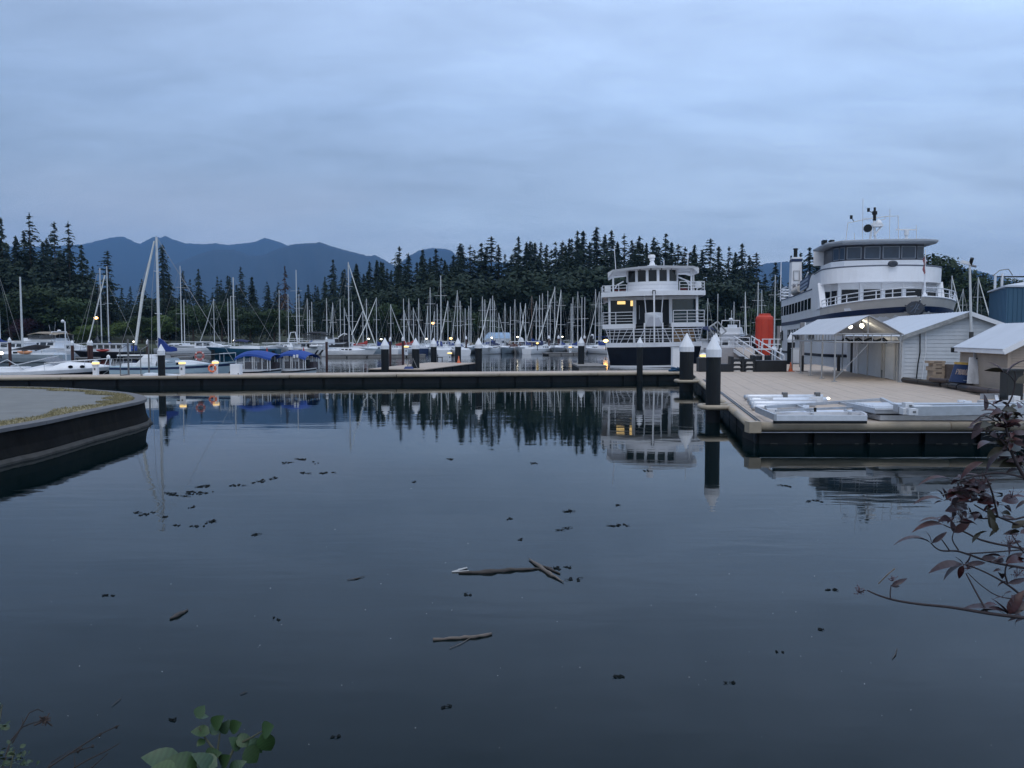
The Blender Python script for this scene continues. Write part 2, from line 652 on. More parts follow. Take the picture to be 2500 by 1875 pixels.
def fir_points(seed, levels=34, per=7, rad=.155, base=.06, ragged=.45, droop=.65, taper=1.02, gap=0.0, clump=9):
    rad *= 1.42
    rs = np.random.RandomState(seed)
    C, A, B = [], [], []
    for k in range(levels):
        t = base + (1 - base) * (k + rs.rand() * .6) / levels
        if t > .985:
            continue
        prof = ((1 - t) ** taper) * (1 - .35 * max(0, .25 - t) / .25)
        if gap and rs.rand() < gap:
            continue
        n = per + rs.randint(-1, 2)
        a0 = rs.rand() * 6.28
        for j in range(n):
            az = a0 + 6.283 * j / n + rs.randn() * .35
            tj = min(.985, t + rs.randn() * 1.0 * (1 - base) / levels)
            ln = rad * prof * (1 - ragged * rs.rand() ** .8) * (1 + .22 * sin(az * 1.0 + seed * 2 + t * 9)) + .006
            if rs.rand() < .07:
                ln *= 1.35
            d = np.array([cos(az), sin(az), 0.0])
            pr = np.array([-sin(az), cos(az), 0.0])
            for q in range(clump):
                f = (q + .5 + rs.rand() * .5) / clump
                z = tj + .25 * ln * (1 - t) - droop * ln * f * f * (1.5 - t) + rs.randn() * .003
                c = d * ln * f + np.array([0, 0, z]) + pr * rs.randn() * ln * .17
                sz = (.006 + .125 * ln) * (1.1 - .45 * f) * (.6 + .7 * rs.rand())
                tilt = rs.randn() * .95
                ax = d * sz * .95 + np.array([0, 0, -sz * (.25 + droop * f)])
                bx = pr * sz * .62 * cos(tilt) + np.array([0, 0, sz * .62 * sin(tilt)])
                C.append(c)
                A.append(ax)
                B.append(bx)
    # leader tuft
    for q in range(9):
        z = .955 + .05 * q / 9
        az = rs.rand() * 6.28
        sz = .011 * (1.15 - q / 10)
        C.append(np.array([0, 0, z]))
        A.append(np.array([cos(az) * sz, sin(az) * sz, -sz * .3]))
        B.append(np.array([-sin(az) * sz * .5, cos(az) * sz * .5, sz * .9]))
    return np.array(C), np.array(A), np.array(B)


def crown_points(seed, n=3400, lobes=13, flat=.8, leaf=.021, low=.18):
    """broadleaf crown in a unit-high tree: many small leaf clumps through a few uneven lobes"""
    rs = np.random.RandomState(seed)
    cs = []
    for i in range(lobes):
        a = rs.rand() * 6.28
        r_ = .26 * sqrt(rs.rand())
        z = low + .22 + (.60 - low) * rs.rand()
        cs.append((r_ * cos(a), r_ * sin(a), z, .13 + .13 * rs.rand()))
    cs.append((0, 0, .78, .2))
    C, A, B = [], [], []
    for i in range(n):
        x, y, z, r_ = cs[rs.randint(len(cs))]
        d = rs.randn(3)
        d /= np.linalg.norm(d)
        rr = r_ * (.55 + .5 * rs.rand() ** .5)
        c = np.array([x, y, z]) + d * rr * np.array([1, 1, flat])
        sz = leaf * (.6 + .8 * rs.rand())
        a = rs.randn(3)
        a -= d * a.dot(d) * .5
        a /= np.linalg.norm(a)
        b = np.cross(d, a) + rs.randn(3) * .3
        C.append(c)
        A.append(a * sz)
        B.append(b / np.linalg.norm(b) * sz * .7)
    return np.array(C), np.array(A), np.array(B)


def points_mesh(name, pts, m):
    v = quads(*pts)
    n = len(v) // 4
    me = bpy.data.meshes.new(name)
    me.from_pydata(v.tolist(), [], np.arange(4 * n).reshape(n, 4).tolist())
    me.materials.append(m)
    return me


def trunk_mesh(name, r0, h, limbs=5, seed=1):
    rs = random.Random(seed)
    b = MB()
    b.tube([(0, 0, -.02), (0, 0, h * .5), (rs.uniform(-.004, .004), 0, h)], [r0, r0 * .6, r0 * .1], 6)
    for i in range(limbs):
        z = h * (.25 + .6 * i / limbs)
        a = rs.uniform(0, 6.28)
        ln = .10 * (1.1 - z)
        b.tube([(0, 0, z), (cos(a) * ln, sin(a) * ln, z + .02)], [r0 * .3, r0 * .08], 4)
    me = b.mesh(name)
    me.materials.append(BARKM)
    return me


FP = [fir_points(1, levels=44), fir_points(2, levels=40, per=7, ragged=.6, rad=.17), fir_points(3, levels=46, rad=.14, taper=1.0, ragged=.5),
      fir_points(4, levels=36, per=6, ragged=.75, rad=.19, gap=.15, droop=.3), fir_points(5, levels=44, rad=.15, taper=1.0), fir_points(6, levels=28, per=6, ragged=.7, rad=.2, gap=.2, droop=.15, base=.3, taper=.8),
      fir_points(7, levels=40, rad=.085, taper=.45, ragged=.4, base=.05)]
FIRS = [points_mesh("fir_crown", p, FIRM if i % 2 == 0 else FIRB) for i, p in enumerate(FP)]
DEADF = points_mesh("fir_crown", fir_points(9, levels=30, per=5, ragged=.5, rad=.15), DEADM)
FTR = [trunk_mesh("fir_trunk", .011, .96, 7, s) for s in range(3)]
CP = [crown_points(21), crown_points(22, lobes=14), crown_points(23, lobes=9, flat=.65), crown_points(24, n=3600, lobes=16, low=.0)]
CRD = [points_mesh("leafy_crown", p, LEAFD) for p in CP]
CRM = [points_mesh("leafy_crown", p, LEAFM) for p in CP]
CRL = [points_mesh("leafy_crown", p, LEAFL) for p in CP]
CRP = points_mesh("leafy_crown", CP[0], LEAFP)
LTR = [trunk_mesh("leafy_trunk", .022, .75, 8, s + 5) for s in range(2)]


def ground_z(y):
    return float(np.interp(y, [p[0] for p in ys], [p[1] for p in ys]))


def plant(name, label, cat, u, v, y, crown, trunk, wide=1.0, group=None, rz=None):
    top = W(u, v, y)
    z0 = ground_z(y) - .2
    h = top.z - z0
    t = thing(name, label, cat, (top.x, y, z0), R.uniform(0, 6.28) if rz is None else rz, group)
    t.scale = (h * wide, h * wide, h)
    link("crown", crown, None, t)
    link("trunk", trunk, None, t)
    return t


# named trees on the left
plant("conifer_tree", "dense dark conifer cut by the left edge of the photo", "tree", 2, 531, 222, FIRS[1], FTR[0], 1.25)
plant("conifer_tree", "tall broad fir, highest spire of the trees at the left", "tree", 71, 519, 224, FIRS[3], FTR[1], 1.35)
plant("conifer_tree", "thin-topped ragged conifer leaning on the left of a twin pair near the mountain", "tree", 132, 541, 226, FIRS[5], FTR[2], 1.0)
plant("conifer_tree", "wide ragged conifer, right of the twin pair, closest to the blue mountain", "tree", 166, 540, 223, FIRS[3], FTR[0], 1.3)
plant("conifer_tree", "lower shoulder conifer sloping down towards the mountain", "tree", 198, 596, 218, FIRS[1], FTR[1], 1.35)
plant("conifer_tree", "dark conifer filling the gap behind the tallest left spire", "tree", 38, 575, 232, FIRS[0], FTR[2], 1.5)
plant("conifer_tree", "dark conifer low between the broad fir and the twin pair", "tree", 104, 590, 219, FIRS[4], FTR[0], 1.6)
plant("cedar_tree", "flat-topped windswept cedar standing alone before the mountain", "tree", 262, 611, 215, FIRS[5], FTR[1], 1.35)
plant("conifer_tree", "narrow columnar conifer beside the tallest sailboat mast", "tree", 396, 595, 225, FIRS[6], FTR[2], 1.05)
plant("conifer_tree", "small dark conifer at the foot of the columnar tree", "tree", 412, 668, 215, FIRS[1], FTR[0], 1.6)
plant("conifer_tree", "short fir just right of the columnar conifer", "tree", 446, 660, 262, FIRS[0], FTR[0], 1.3)
plant("conifer_tree", "bushy fir with a pointed tip below the dark blue slope", "tree", 484, 656, 268, FIRS[1], FTR[1], 1.4)
plant("conifer_tree", "drooping fir top between two bushy crowns left of the blue canopies", "tree", 530, 673, 270, FIRS[3], FTR[2], 1.2)
plant("conifer_tree", "little fir left of the umbrella-shaped fir", "tree", 561, 675, 264, FIRS[2], FTR[0], 1.4)
plant("conifer_tree", "umbrella-shaped fir standing out against the dark blue slope", "tree", 587, 650, 262, FIRS[5], FTR[1], 1.0)
plant("conifer_tree", "low fir right of the umbrella-shaped fir", "tree", 616, 686, 266, FIRS[4], FTR[2], 1.4)
plant("conifer_tree", "low pointed fir between the umbrella fir and the reddish fir", "tree", 655, 695, 266, FIRS[0], FTR[0], 1.5)
plant("dying_conifer", "reddish thin conifer, dying, in front of the blue slope", "tree", 695, 649, 250, DEADF, FTR[1], 1.1)
plant("conifer_tree", "small even cone-shaped fir right of the reddish conifer", "tree", 752, 694, 258, FIRS[4], FTR[2], 1.55)
plant("conifer_tree", "ragged fir left of the tall mast that crosses the blue slope", "tree", 793, 675, 262, FIRS[1], FTR[0], 1.3)

# the long ridge of firs between the mountain and the big ferry
RIDGE = [(813, 633, 1), (836, 662, 4), (870, 648, 2), (888, 668, 0), (902, 638, 2), (920, 641, 4), (945, 655, 1), (975, 601, 3), (997, 618, 0), (1018, 640, 1), (1032, 608, 4), (1050, 628, 2), (1064, 607, 1), (1086, 634, 0), (1107, 622, 4), (1123, 593, 0),
         (1148, 598, 3), (1175, 593, 1), (1200, 576, 5), (1217, 596, 0), (1240, 640, 4), (1266, 577, 1), (1285, 591, 2), (1294, 588, 0), (1306, 592, 4), (1334, 597, 0), (1356, 632, 1), (1374, 587, 3), (1390, 582, 2), (1410, 563, 1), (1424, 563, 4), (1440, 590, 0),
         (1456, 553, 0), (1477, 571, 2), (1493, 562, 1), (1508, 590, 4), (1524, 570, 3), (1543, 585, 0), (1561, 576, 1), (1578, 592, 2), (1596, 578, 0), (1626, 569, 1), (1640, 590, 4), (1656, 596, 5), (1673, 602, 3), (1696, 597, 1), (1715, 610, 2), (1735, 581, 5), (1755, 601, 4), (1780, 601, 3), (1796, 615, 2),
         (1812, 594, 1), (1830, 622, 0), (1847, 616, 5), (1868, 668, 1), (1894, 640, 1), (1905, 672, 4), (1955, 616, 2), (1977, 603, 1), (1999, 616, 0)]
for i, (u, v, k) in enumerate(RIDGE):
    if u < 1112:
        where, i0 = "between the mountain and the tree-line dip", 0
    elif u < 1250:
        where, i0 = "above the middle of the marina", 15
    elif u < 1500:
        where, i0 = "in the high clump left of the tour boat", 21
    elif u < 1720:
        where, i0 = "rising behind the white tour boat", 35
    elif u < 1880:
        where, i0 = "between the tour boat and the big ferry", 46
    else:
        where, i0 = "showing behind the ferry funnel", 55
    kk = len([1 for (u2, v2, k2) in RIDGE[:i] if (u2 < 1112) == (u < 1112) and (u2 < 1250) == (u < 1250) and (u2 < 1500) == (u < 1500) and (u2 < 1720) == (u < 1720) and (u2 < 1880) == (u < 1880)]) + 1
    plant("conifer_tree", f"{ordw(kk)} skyline fir from left {where}", "tree", u, v, R.uniform(262, 300), FIRS[k], FTR[i % 3], R.uniform(1.45, 1.95), "firs along the park skyline")

# right of the ferry's wheelhouse
plant("conifer_tree", "spreading conifer tip touching the right end of the wheelhouse", "tree", 2250, 604, 262, FIRS[5], FTR[0], 1.1)
plant("leafy_tree", "big round-headed dark tree right of the ferry wheelhouse", "tree", 2296, 612, 240, CRD[1], LTR[0], 1.25)
plant("leafy_tree", "dark broad tree sloping down behind the lamp pole", "tree", 2338, 642, 236, CRD[2], LTR[1], 1.3)
plant("conifer_tree", "small fir just right of the lamp pole", "tree", 2379, 666, 250, FIRS[4], FTR[1], 1.6)
plant("conifer_tree", "slim little fir between the lamp pole and the teal building", "tree", 2401, 664, 252, FIRS[0], FTR[2], 1.4)
plant("leafy_tree", "rounded purple-grey tree over the teal building roof", "tree", 2452, 668, 236, CRD[0], LTR[0], 1.5)
plant("leafy_tree", "rounded tree at the right edge behind the teal building", "tree", 2502, 690, 236, CRD[3], LTR[1], 1.5)

# broadleaf shore trees
for u, v, y, c, wd, lab in [
    (100, 690, 205, CRD[1], 1.5, "dark round shore tree behind the two left masts"),
    (165, 712, 203, CRM[2], 1.5, "green rounded tree on the shore right of the white globe lamp"),
    (25, 720, 204, CRD[0], 1.4, "dark leafy tree behind the leftmost mast"),
    (215, 790, 199, CRL[3], 1.8, "light green willow bush left of the amber street lamp"),
    (300, 782, 200, CRL[1], 1.9, "bright light green bush between the paired masts and the tall sail"),
    (345, 768, 200, CRM[3], 1.6, "mid green shore bush behind the tall furled sail"),
    (395, 762, 201, CRL[2], 1.5, "light green tree right of the blue boat's mast"),
    (470, 738, 206, CRM[0], 1.4, "rounded green tree behind the pair of leaning stays"),
    (540, 735, 207, CRM[1], 1.3, "leafy tree behind the blue hull's masts"),
    (610, 752, 205, CRD[2], 1.4, "dark shrubby tree above the left blue canopy"),
    (668, 745, 206, CRM[2], 1.5, "green shore tree above the right blue canopy"),
    (720, 758, 205, CRD[1], 1.5, "dark shore tree behind the white trawler"),
    (950, 736, 207, CRM[3], 1.4, "pale leafy tree low behind the middle masts"),
    (1130, 752, 205, CRD[0], 1.6, "dark leafy shore tree behind the first blue sail covers"),
    (1180, 768, 204, CRM[1], 1.6, "leafy bush left of the blue-roofed boathouse"),
    (1850, 745, 206, CRM[2], 1.5, "green shore tree behind the red inflatable drum"),
    (1900, 742, 206, CRD[3], 1.5, "leafy tree behind the ferry stern"),
]:
    plant("leafy_tree", lab, "tree", u, v, y, c, LTR[int(u) % 2], wd)
plant("plum_tree", "dark purple-leaved tree behind the left motor yachts", "tree", 62, 772, 200, CRP, LTR[0], 1.6)

# the far wood that reads as one mass behind them
V, F0 = [], 0
rs = np.random.RandomState(5)
for i in range(430):
    u = rs.uniform(-250, 2750)
    skl = np.interp(u, [-250, 0, 120, 210, 235, 290, 420, 560, 760, 800, 960, 1130, 1220, 1260, 1380, 1500, 1640, 1800, 1870, 1990, 2230, 2330, 2480, 2750],
                    [535, 560, 582, 612, 665, 690, 662, 674, 700, 660, 622, 602, 612, 602, 580, 578, 600, 616, 665, 645, 660, 678, 688, 690])
    layer = i % 3
    y = [rs.uniform(212, 235), rs.uniform(236, 262), rs.uniform(263, 320)][layer]
    v = skl + [50, 18, -8][layer] + rs.uniform(0, 40)
    top = W(u, v, y)
    z0 = ground_z(y)
    h = top.z - z0
    leafy = layer == 0 and rs.rand() < .6
    if leafy:
        c, a, b = CP[rs.randint(4)]
        wd = 1.5
    else:
        c, a, b = FP[rs.randint(5)]
        wd = rs.uniform(1.4, 1.9)
    ang = rs.uniform(0, 6.28)
    M = np.array([[cos(ang) * wd, -sin(ang) * wd, 0], [sin(ang) * wd, cos(ang) * wd, 0], [0, 0, 1]]) * h
    sel = rs.rand(len(c)) < (.45 if leafy else .5)
    V.append(quads(c[sel] @ M.T * [1, 1, 1] + [top.x, y, z0], a[sel] @ M.T * 1.2, b[sel] @ M.T * 1.2))
V = np.concatenate(V)
me = bpy.data.meshes.new("woodland")
n4_ = len(V) // 4
me.vertices.add(len(V))
me.vertices.foreach_set("co", V.astype(np.float32).ravel())
me.loops.add(4 * n4_)
me.loops.foreach_set("vertex_index", np.arange(4 * n4_, dtype=np.int32))
me.polygons.add(n4_)
me.polygons.foreach_set("loop_start", np.arange(0, 4 * n4_, 4, dtype=np.int32))
me.update(calc_edges=True)
me.validate()
wo = link("woodland", me, leafmat("woodland_foliage", (.022, .036, .025)))
tag(wo, "dark mixed wood filling the park shore behind the marina", "wood", kind='stuff')
# the wood's unlit interior: an earthy rise behind the trunks
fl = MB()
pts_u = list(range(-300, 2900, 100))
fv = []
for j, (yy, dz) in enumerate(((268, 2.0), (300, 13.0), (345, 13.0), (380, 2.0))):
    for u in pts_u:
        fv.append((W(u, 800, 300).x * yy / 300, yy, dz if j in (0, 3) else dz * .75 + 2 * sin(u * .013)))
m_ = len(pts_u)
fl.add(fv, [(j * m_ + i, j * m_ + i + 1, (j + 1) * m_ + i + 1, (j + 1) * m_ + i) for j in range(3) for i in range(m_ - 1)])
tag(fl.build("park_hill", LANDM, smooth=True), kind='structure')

# ------------------------------------------------------------------ seawall point on the left
ZT = .83
top_px = [(0, 1046.5), (90, 1033), (203, 1008), (294, 990), (334, 982), (352.5, 976.5), (355, 971), (337, 963), (294, 957), (226, 951.6), (136, 946), (0, 943.7)]
front = [G(u, v, ZT) for u, v in top_px]
# carry both edges out of the frame to the left
dfr = (front[0] - front[2]).normalized()
outl = [front[0] + dfr * 12] + front + [front[-1] + Vector((-30, 1.5, 0))]
# smooth the outline
def chaikin(p, k=2):
    for _ in range(k):
        q = [p[0]]
        for a, b in zip(p[:-1], p[1:]):
            q += [a * .75 + b * .25, a * .25 + b * .75]
        q.append(p[-1])
        p = q
    return p


oc = chaikin(outl, 2)
GRAVEL = mat("path_gravel", (.175, .18, .175), .95, var=.16, scale=1.2, stain=.25, stain_col=(.2, .2, .17), bump=.006)
GRASSB = mat("dry_yellow_grass", (.24, .21, .125), .95, var=.35, scale=2.5, stain=.55, stain_col=(.10, .11, .04), bump=.02)
WALLM = mat("dark_wet_masonry", (.011, .011, .011), .9, spec=.1, var=.4, scale=2.2, stain=.5, stain_col=(.03, .028, .02), bump=.04)
CAPM = mat("grey_coping_concrete", (.13, .13, .135), .85, var=.15, scale=3, bump=.006)
cen = Vector((sum(p.x for p in oc) / len(oc) - 3, sum(p.y for p in oc) / len(oc), ZT))


def inset(p, d, i):
    a, b = oc[max(i - 1, 0)], oc[min(i + 1, len(oc) - 1)]
    t_ = (b - a).normalized()
    nrm = Vector((-t_.y, t_.x, 0))
    return p + nrm * d


in1 = [inset(p, .32, i) for i, p in enumerate(oc)]
in2 = [inset(p, .95 + .25 * sin(i * .9) if i < len(oc) - 12 else .7, i) for i, p in enumerate(oc)]
far_l = Vector((-45, 26, ZT))
m = MB()
m.prism([(p.x, p.y) for p in in1] + [(-45, 34), (-45, 15)], ZT - .25, ZT - .012)
tag(m.build("promenade", GRAVEL), kind='structure')
# grass verge: a raised uneven strip plus blades
m = MB()
gr = random.Random(3)
for i in range(len(oc) - 1):
    for k in range(4):
        f0, f1 = k / 4, (k + 1) / 4
        q = [in1[i].lerp(in2[i], f0), in1[i + 1].lerp(in2[i + 1], f0), in1[i + 1].lerp(in2[i + 1], f1), in1[i].lerp(in2[i], f1)]
        m.add([(p.x, p.y, ZT + .006 - .006 * (k == 3)) for p in q], [(0, 1, 2, 3)])
tag(m.build("verge", GRASSB, fix=False), kind='structure')
m = MB()
for i in range(9000):
    j = gr.randrange(len(oc) - 1)
    f, e = gr.random(), gr.random()
    f = 1 - (1 - f) ** 1.2
    p = in1[j].lerp(in1[j + 1], e).lerp(in2[j].lerp(in2[j + 1], e), f * 1.15)
    h = gr.uniform(.02, .07)
    a = gr.uniform(0, 6.28)
    wd = gr.uniform(.008, .02)
    m.add([(p.x - cos(a) * wd, p.y - sin(a) * wd, ZT), (p.x + cos(a) * wd, p.y + sin(a) * wd, ZT), (p.x + gr.uniform(-.04, .04), p.y + gr.uniform(-.04, .04), ZT + h)], [(0, 1, 2)])
tag(m.build("grass", leafmat("dry_grass_blades", (.23, .20, .11), .5), fix=False), "dry yellow grass growing along the seawall edge", "grass", kind='stuff')
sw = thing("seawall", "dark curved stone seawall with grey coping at the left", "wall", (0, 0, 0))
m = MB()
rings = []
for i, p in enumerate(oc):
    ip = inset(p, .02, i)
    b1 = inset(p, -.03, i)
    b2 = inset(p, -.10, i)
    rings.append([(ip.x, ip.y, ZT - .075), (b1.x, b1.y, .35), (b2.x, b2.y, .16), (b2.x, b2.y, -.6)])
m.loft(rings, closed=False, cap=False)
m.build("wall_face", WALLM, sw)
m = MB()
step = 5
for i in range(0, len(oc) - 1, step):
    j = min(i + step, len(oc) - 1)
    seg = list(range(i, j + 1))
    o1 = [inset(oc[k], -.06, k) for k in seg]
    poly = [(p.x, p.y) for p in o1] + [(in1[k].x, in1[k].y) for k in seg[::-1]]
    # leave a narrow joint between neighbouring coping stones
    c_ = (sum(p[0] for p in poly) / len(poly), sum(p[1] for p in poly) / len(poly))
    MB().prism([(c_[0] + (x - c_[0]) * .995, c_[1] + (y - c_[1]) * .995) for x, y in poly], ZT - .075, ZT + .012 + .003 * (i % 2)).build("coping_stone", CAPM, sw)
m = MB()
rings = []
for i, p in enumerate(oc):
    b2 = inset(p, -.10, i)
    b3 = inset(p, -.20 - .03 * sin(i * 1.7), i)
    rings.append([(b2.x, b2.y, .13), (b3.x, b3.y, .05), (b3.x, b3.y, -.4)])
m.loft(rings, closed=False, cap=False)
m.build("footing_ledge", mat("wet_footing", (.06, .058, .054), .8, spec=.2, var=.3, scale=4, bump=.02), sw)


# ================================================================== DOCKS
DZ = .59                                   # deck height above the water


def float_dock(name, label, a, b, wd, zt=DZ, side=1, tube=True, body=BLACK, deck=DECKM, pan=2.4, group=None):
    """floating walkway along the segment a-b (its near edge), wd metres deep"""
    a, b = Vector((a[0], a[1], 0)), Vector((b[0], b[1], 0))
    d = (b - a)
    ln = d.length
    rz = atan2(d.y, d.x)
    t = thing(name, label, "dock", a, rz, group)
    m = MB()
    m.box((ln / 2, side * wd / 2, zt - .03), (ln, wd, .06))
    m.build("deck", deck, t)
    n = max(1, round(ln / pan))
    st = ln / n
    for i in range(n):
        MB().box(((i + .5) * st, side * wd / 2, (zt - .14 - .35) / 2), (st - .16, wd - .12, zt - .14 + .35)).build("float_panel", body, t)
    MB().box((ln / 2, side * wd / 2, zt - .10), (ln, wd - .18, .08)).build("frame", body, t)
    MB().box((ln / 2, side * wd / 2, (zt - .2 - .3) / 2), (ln - .05, wd - .30, zt - .2 + .3)).build("gap_filler", mat("shadowed_float", (.006, .007, .008), .8), t)  # dark filler added behind the panels so no light shows through their gaps
    if tube:
        k = max(1, round(ln / 6))
        for i in range(k):
            MB().tube([(i * ln / k + .02, -side * .02, zt - .10), ((i + 1) * ln / k - .02, -side * .02, zt - .10)], .105, 10).build("fender_tube", BEIGE, t, smooth=True)
    return t


gl, gr_ = G(-150, 922, DZ), G(1690, 907.5, DZ)
main_a = Vector((gl.x, gl.y, 0))
main_b = Vector((gr_.x, gr_.y, 0))
float_dock("walkway_dock", "long beige floating walkway crossing the picture in front of the marina", main_a, main_b, 2.6)


def on_main(u, back=.3):
    """a deck point of the long walkway seen at column u, `back` metres behind its front edge"""
    x, yy, zz = ray(u, 905)
    d = main_b - main_a
    s = (main_a.x - x / yy * main_a.y) / (x / yy * d.y - d.x)
    p = main_a + d * s
    nrm = Vector((-d.y, d.x, 0)).normalized()
    q = p + nrm * back
    return Vector((x / yy * q.y, q.y, DZ))


# wide finger running back to the right
fa, fb = G(1036, 901.5, DZ), G(1164, 885.5, DZ)
float_dock("finger_dock", "wide beige finger dock with white-capped pilings and a traffic cone", fa, fb, 4.2, tube=False)
la, lb = G(452, 908, DZ), G(566, 899.5, DZ)
float_dock("finger_dock", "short beige finger dock holding the life-ring pedestal", la, lb, 1.7, side=-1, tube=False)
lc, ld = G(60, 911, DZ), G(300, 899.5, DZ)
float_dock("finger_dock", "narrow weathered finger dock behind the left bollard lamp", lc, ld, 1.5, tube=False, deck=CONC)
float_dock("finger_dock", "grey timber float moored beside the tour boat", G(1411, 893, .4), G(1482, 893, .4), 7.5, zt=.4, tube=False, body=CONC, deck=CONC)
# grey timber docks of the marina
for u0, u1, v, dep, lab in [(797, 1040, 866.5, 1.6, "long grey timber dock beneath the black-canopied motor yacht"), (1340, 1430, 861.5, 1.6, "grey timber dock with a warm lamp left of the express cruiser"),
                            (425, 520, 867, 1.5, "grey timber dock below the white cabin boats"), (620, 800, 866, 1.5, "grey timber dock behind the two blue canopies"), (1040, 1180, 852, 1.5, "grey dock behind the white cabin cruiser"),
                            (30, 240, 874, 1.5, "grey dock between the left motor yachts and the black-hulled boat"), (1180, 1340, 851, 1.5, "grey dock behind the brown wooden boats")]:
    float_dock("timber_dock", lab, G(u0, v, .35), G(u1, v - 1.5, .35), dep, zt=.35, tube=False, body=CONC, deck=CONC, group="timber docks in the marina")

# ------------------------------------------------------------------ big platform on the right
PL = thing("deck_platform", "big beige floating deck at the right with aluminium frames lying on it", "dock", (0, 0, 0))
c0 = G(1838, 1033, DZ)
c1 = G(1694, 915, DZ)
DD = (c1 - c0)
DD.z = 0
DD.normalize()                              # lengthwise direction of everything on the right
DN = Vector((DD.y, -DD.x, 0))               # to the right of it
LEN_P = 47.0
wid = .40
n_pl = 50


def right_limit(s):
    """clear the ferry's berth: how far right the deck goes, s metres along"""
    return 19.5


for i in range(n_pl):
    a0, a1 = i * wid, (i + 1) * wid - .008
    # the front edge stays parallel to the picture: shift the plank start accordingly
    def fp(a):
        p = c0 + DN * a
        s = (c0.y - p.y) / DD.y
        return p + DD * s
    far_s = LEN_P - max(0, a0 - 10.6) * 60
    if a0 > 10.7:
        far_s = 13.0
    p0, p1 = fp(a0), fp(a1)
    q0, q1 = c0 + DN * a0 + DD * far_s, c0 + DN * a1 + DD * far_s
    dz = (i * 7 % 5) * .0012
    b = MB()
    b.add([(p.x, p.y, z) for z in (DZ - .05, DZ + dz) for p in (p0, p1, q1, q0)], [(0, 3, 2, 1), (4, 5, 6, 7), (0, 1, 5, 4), (1, 2, 6, 5), (2, 3, 7, 6), (3, 0, 4, 7)])
    b.build("deck_plank", DECKM, PL, fix=False)
WIDP = n_pl * wid
# black floats under the edges
k = 0
s = .1
while s < LEN_P - 1:
    p = c0 + DN * .75 + DD * (s + 1.2)
    MB().box((p.x, p.y, .09), (1.3, 2.22, .86), -atan2(DD.x, DD.y)).build("float_panel", BLACK, PL)
    s += 2.4
for i in range(14):
    MB().box((c0.x + .22 + i * 1.52 + .66, c0.y + .85, .08), (1.34, 1.5, .84)).build("float_panel", BLACK, PL)
MB().box((c0.x + 10.5, c0.y + 1.0, .2), (20.6, 1.4, .55)).build("frame", mat("shadowed_float", (.006, .007, .008), .8), PL)  # dark filler box behind the front panels, closing their gaps
p, q = c0 + DN * .75 + DD * .6, c0 + DN * .75 + DD * (LEN_P - 1)
MB().beam((p.x, p.y, .2), (q.x, q.y, .2), 1.0, .55).build("frame", MATS["shadowed_float"], PL)  # the same dark filler along the left edge
b = MB()
for i in range(70):
    x = c0.x + .3 + 20 * R.random()
    b.box((x, c0.y + .085, .012 + R.uniform(-.006, .012)), (R.uniform(.04, .3), .015, R.uniform(.008, .022)))
tag(b.build('tide_line', mat('dried_scum', (.10, .10, .09), .9, var=.4), PL), kind='stuff')
for i in range(4):
    MB().tube([(c0.x + .17 + i * 5.2, c0.y - .04, DZ - .085), (c0.x + .12 + (i + 1) * 5.2, c0.y - .04, DZ - .085)], .125, 12).build("fender_tube", BEIGE, PL, smooth=True)
MB().box((c0.x + 10.3, c0.y - .05, DZ - .245), (20.4, .06, .018)).build("edge_strip", ALU, PL)
for i in range(7):
    p, q = c0 + DD * (.25 + i * 3.5), c0 + DD * (3.70 + i * 3.5)
    if 8.2 < .25 + i * 3.5 < 8.9:
        continue
    MB().tube([p + Vector((-.03, 0, -.10)), q + Vector((-.03, 0, -.10))], .105, 10).build("fender_tube", BEIGE, PL, smooth=True)
for off, r_ in ((.16, .018), (.24, .014)):
    p, q = c0 + DN * off + DD * .35, c0 + DN * off + DD * 22
    MB().tube([p + Vector((0, 0, .025)), q + Vector((0, 0, .025))], r_, 6).build("service_cable", mat("blue_grey_hose", (.10, .14, .19), .5), PL, smooth=True)
MB().box((c0.x, c0.y - .02, DZ - .10), (.34, .34, .30), .1).build("corner_block", BEIGE, PL)


def deck_pt(u, v):
    return G(u, v, DZ)


RZ = -atan2(DD.x, DD.y)                     # rotation that maps local +y on DD


# ------------------------------------------------------------------ pilings
def piling(u, v_tip, y, dia, label, cap=True, body=BLACK, z0=-.8, hoop=None, group="white-capped steel pilings", sq=8):
    tip = W(u, v_tip, y)
    t = thing("piling", label, "piling", (tip.x, y, 0), 0, group)
    r = dia / 2
    h = r * 2.05 + .10
    zb = tip.z - h
    MB().lathe([(r, z0), (r, zb + .02)], n=18).build("shaft", body, t, smooth=False)
    if cap:
        MB().lathe([(r * 1.09, zb - .14), (r * 1.09, zb + .12), (r * .06, zb + h)], n=14).build("cone_cap", PAINT if dia > .3 else WHITE, t)
    if hoop:
        zt, side = hoop
        w_ = r + .16
        pts = [(side * .9, -.0 - w_, zt), (-w_ * .75 * side, -w_, zt), (-w_ * side, -w_ * .6, zt), (-w_ * side, w_ * .6, zt), (-w_ * .75 * side, w_, zt), (side * .9, w_, zt)]
        MB().tube(pts, .085, 10).build("pile_hoop", BEIGE, t, smooth=True)
    return t


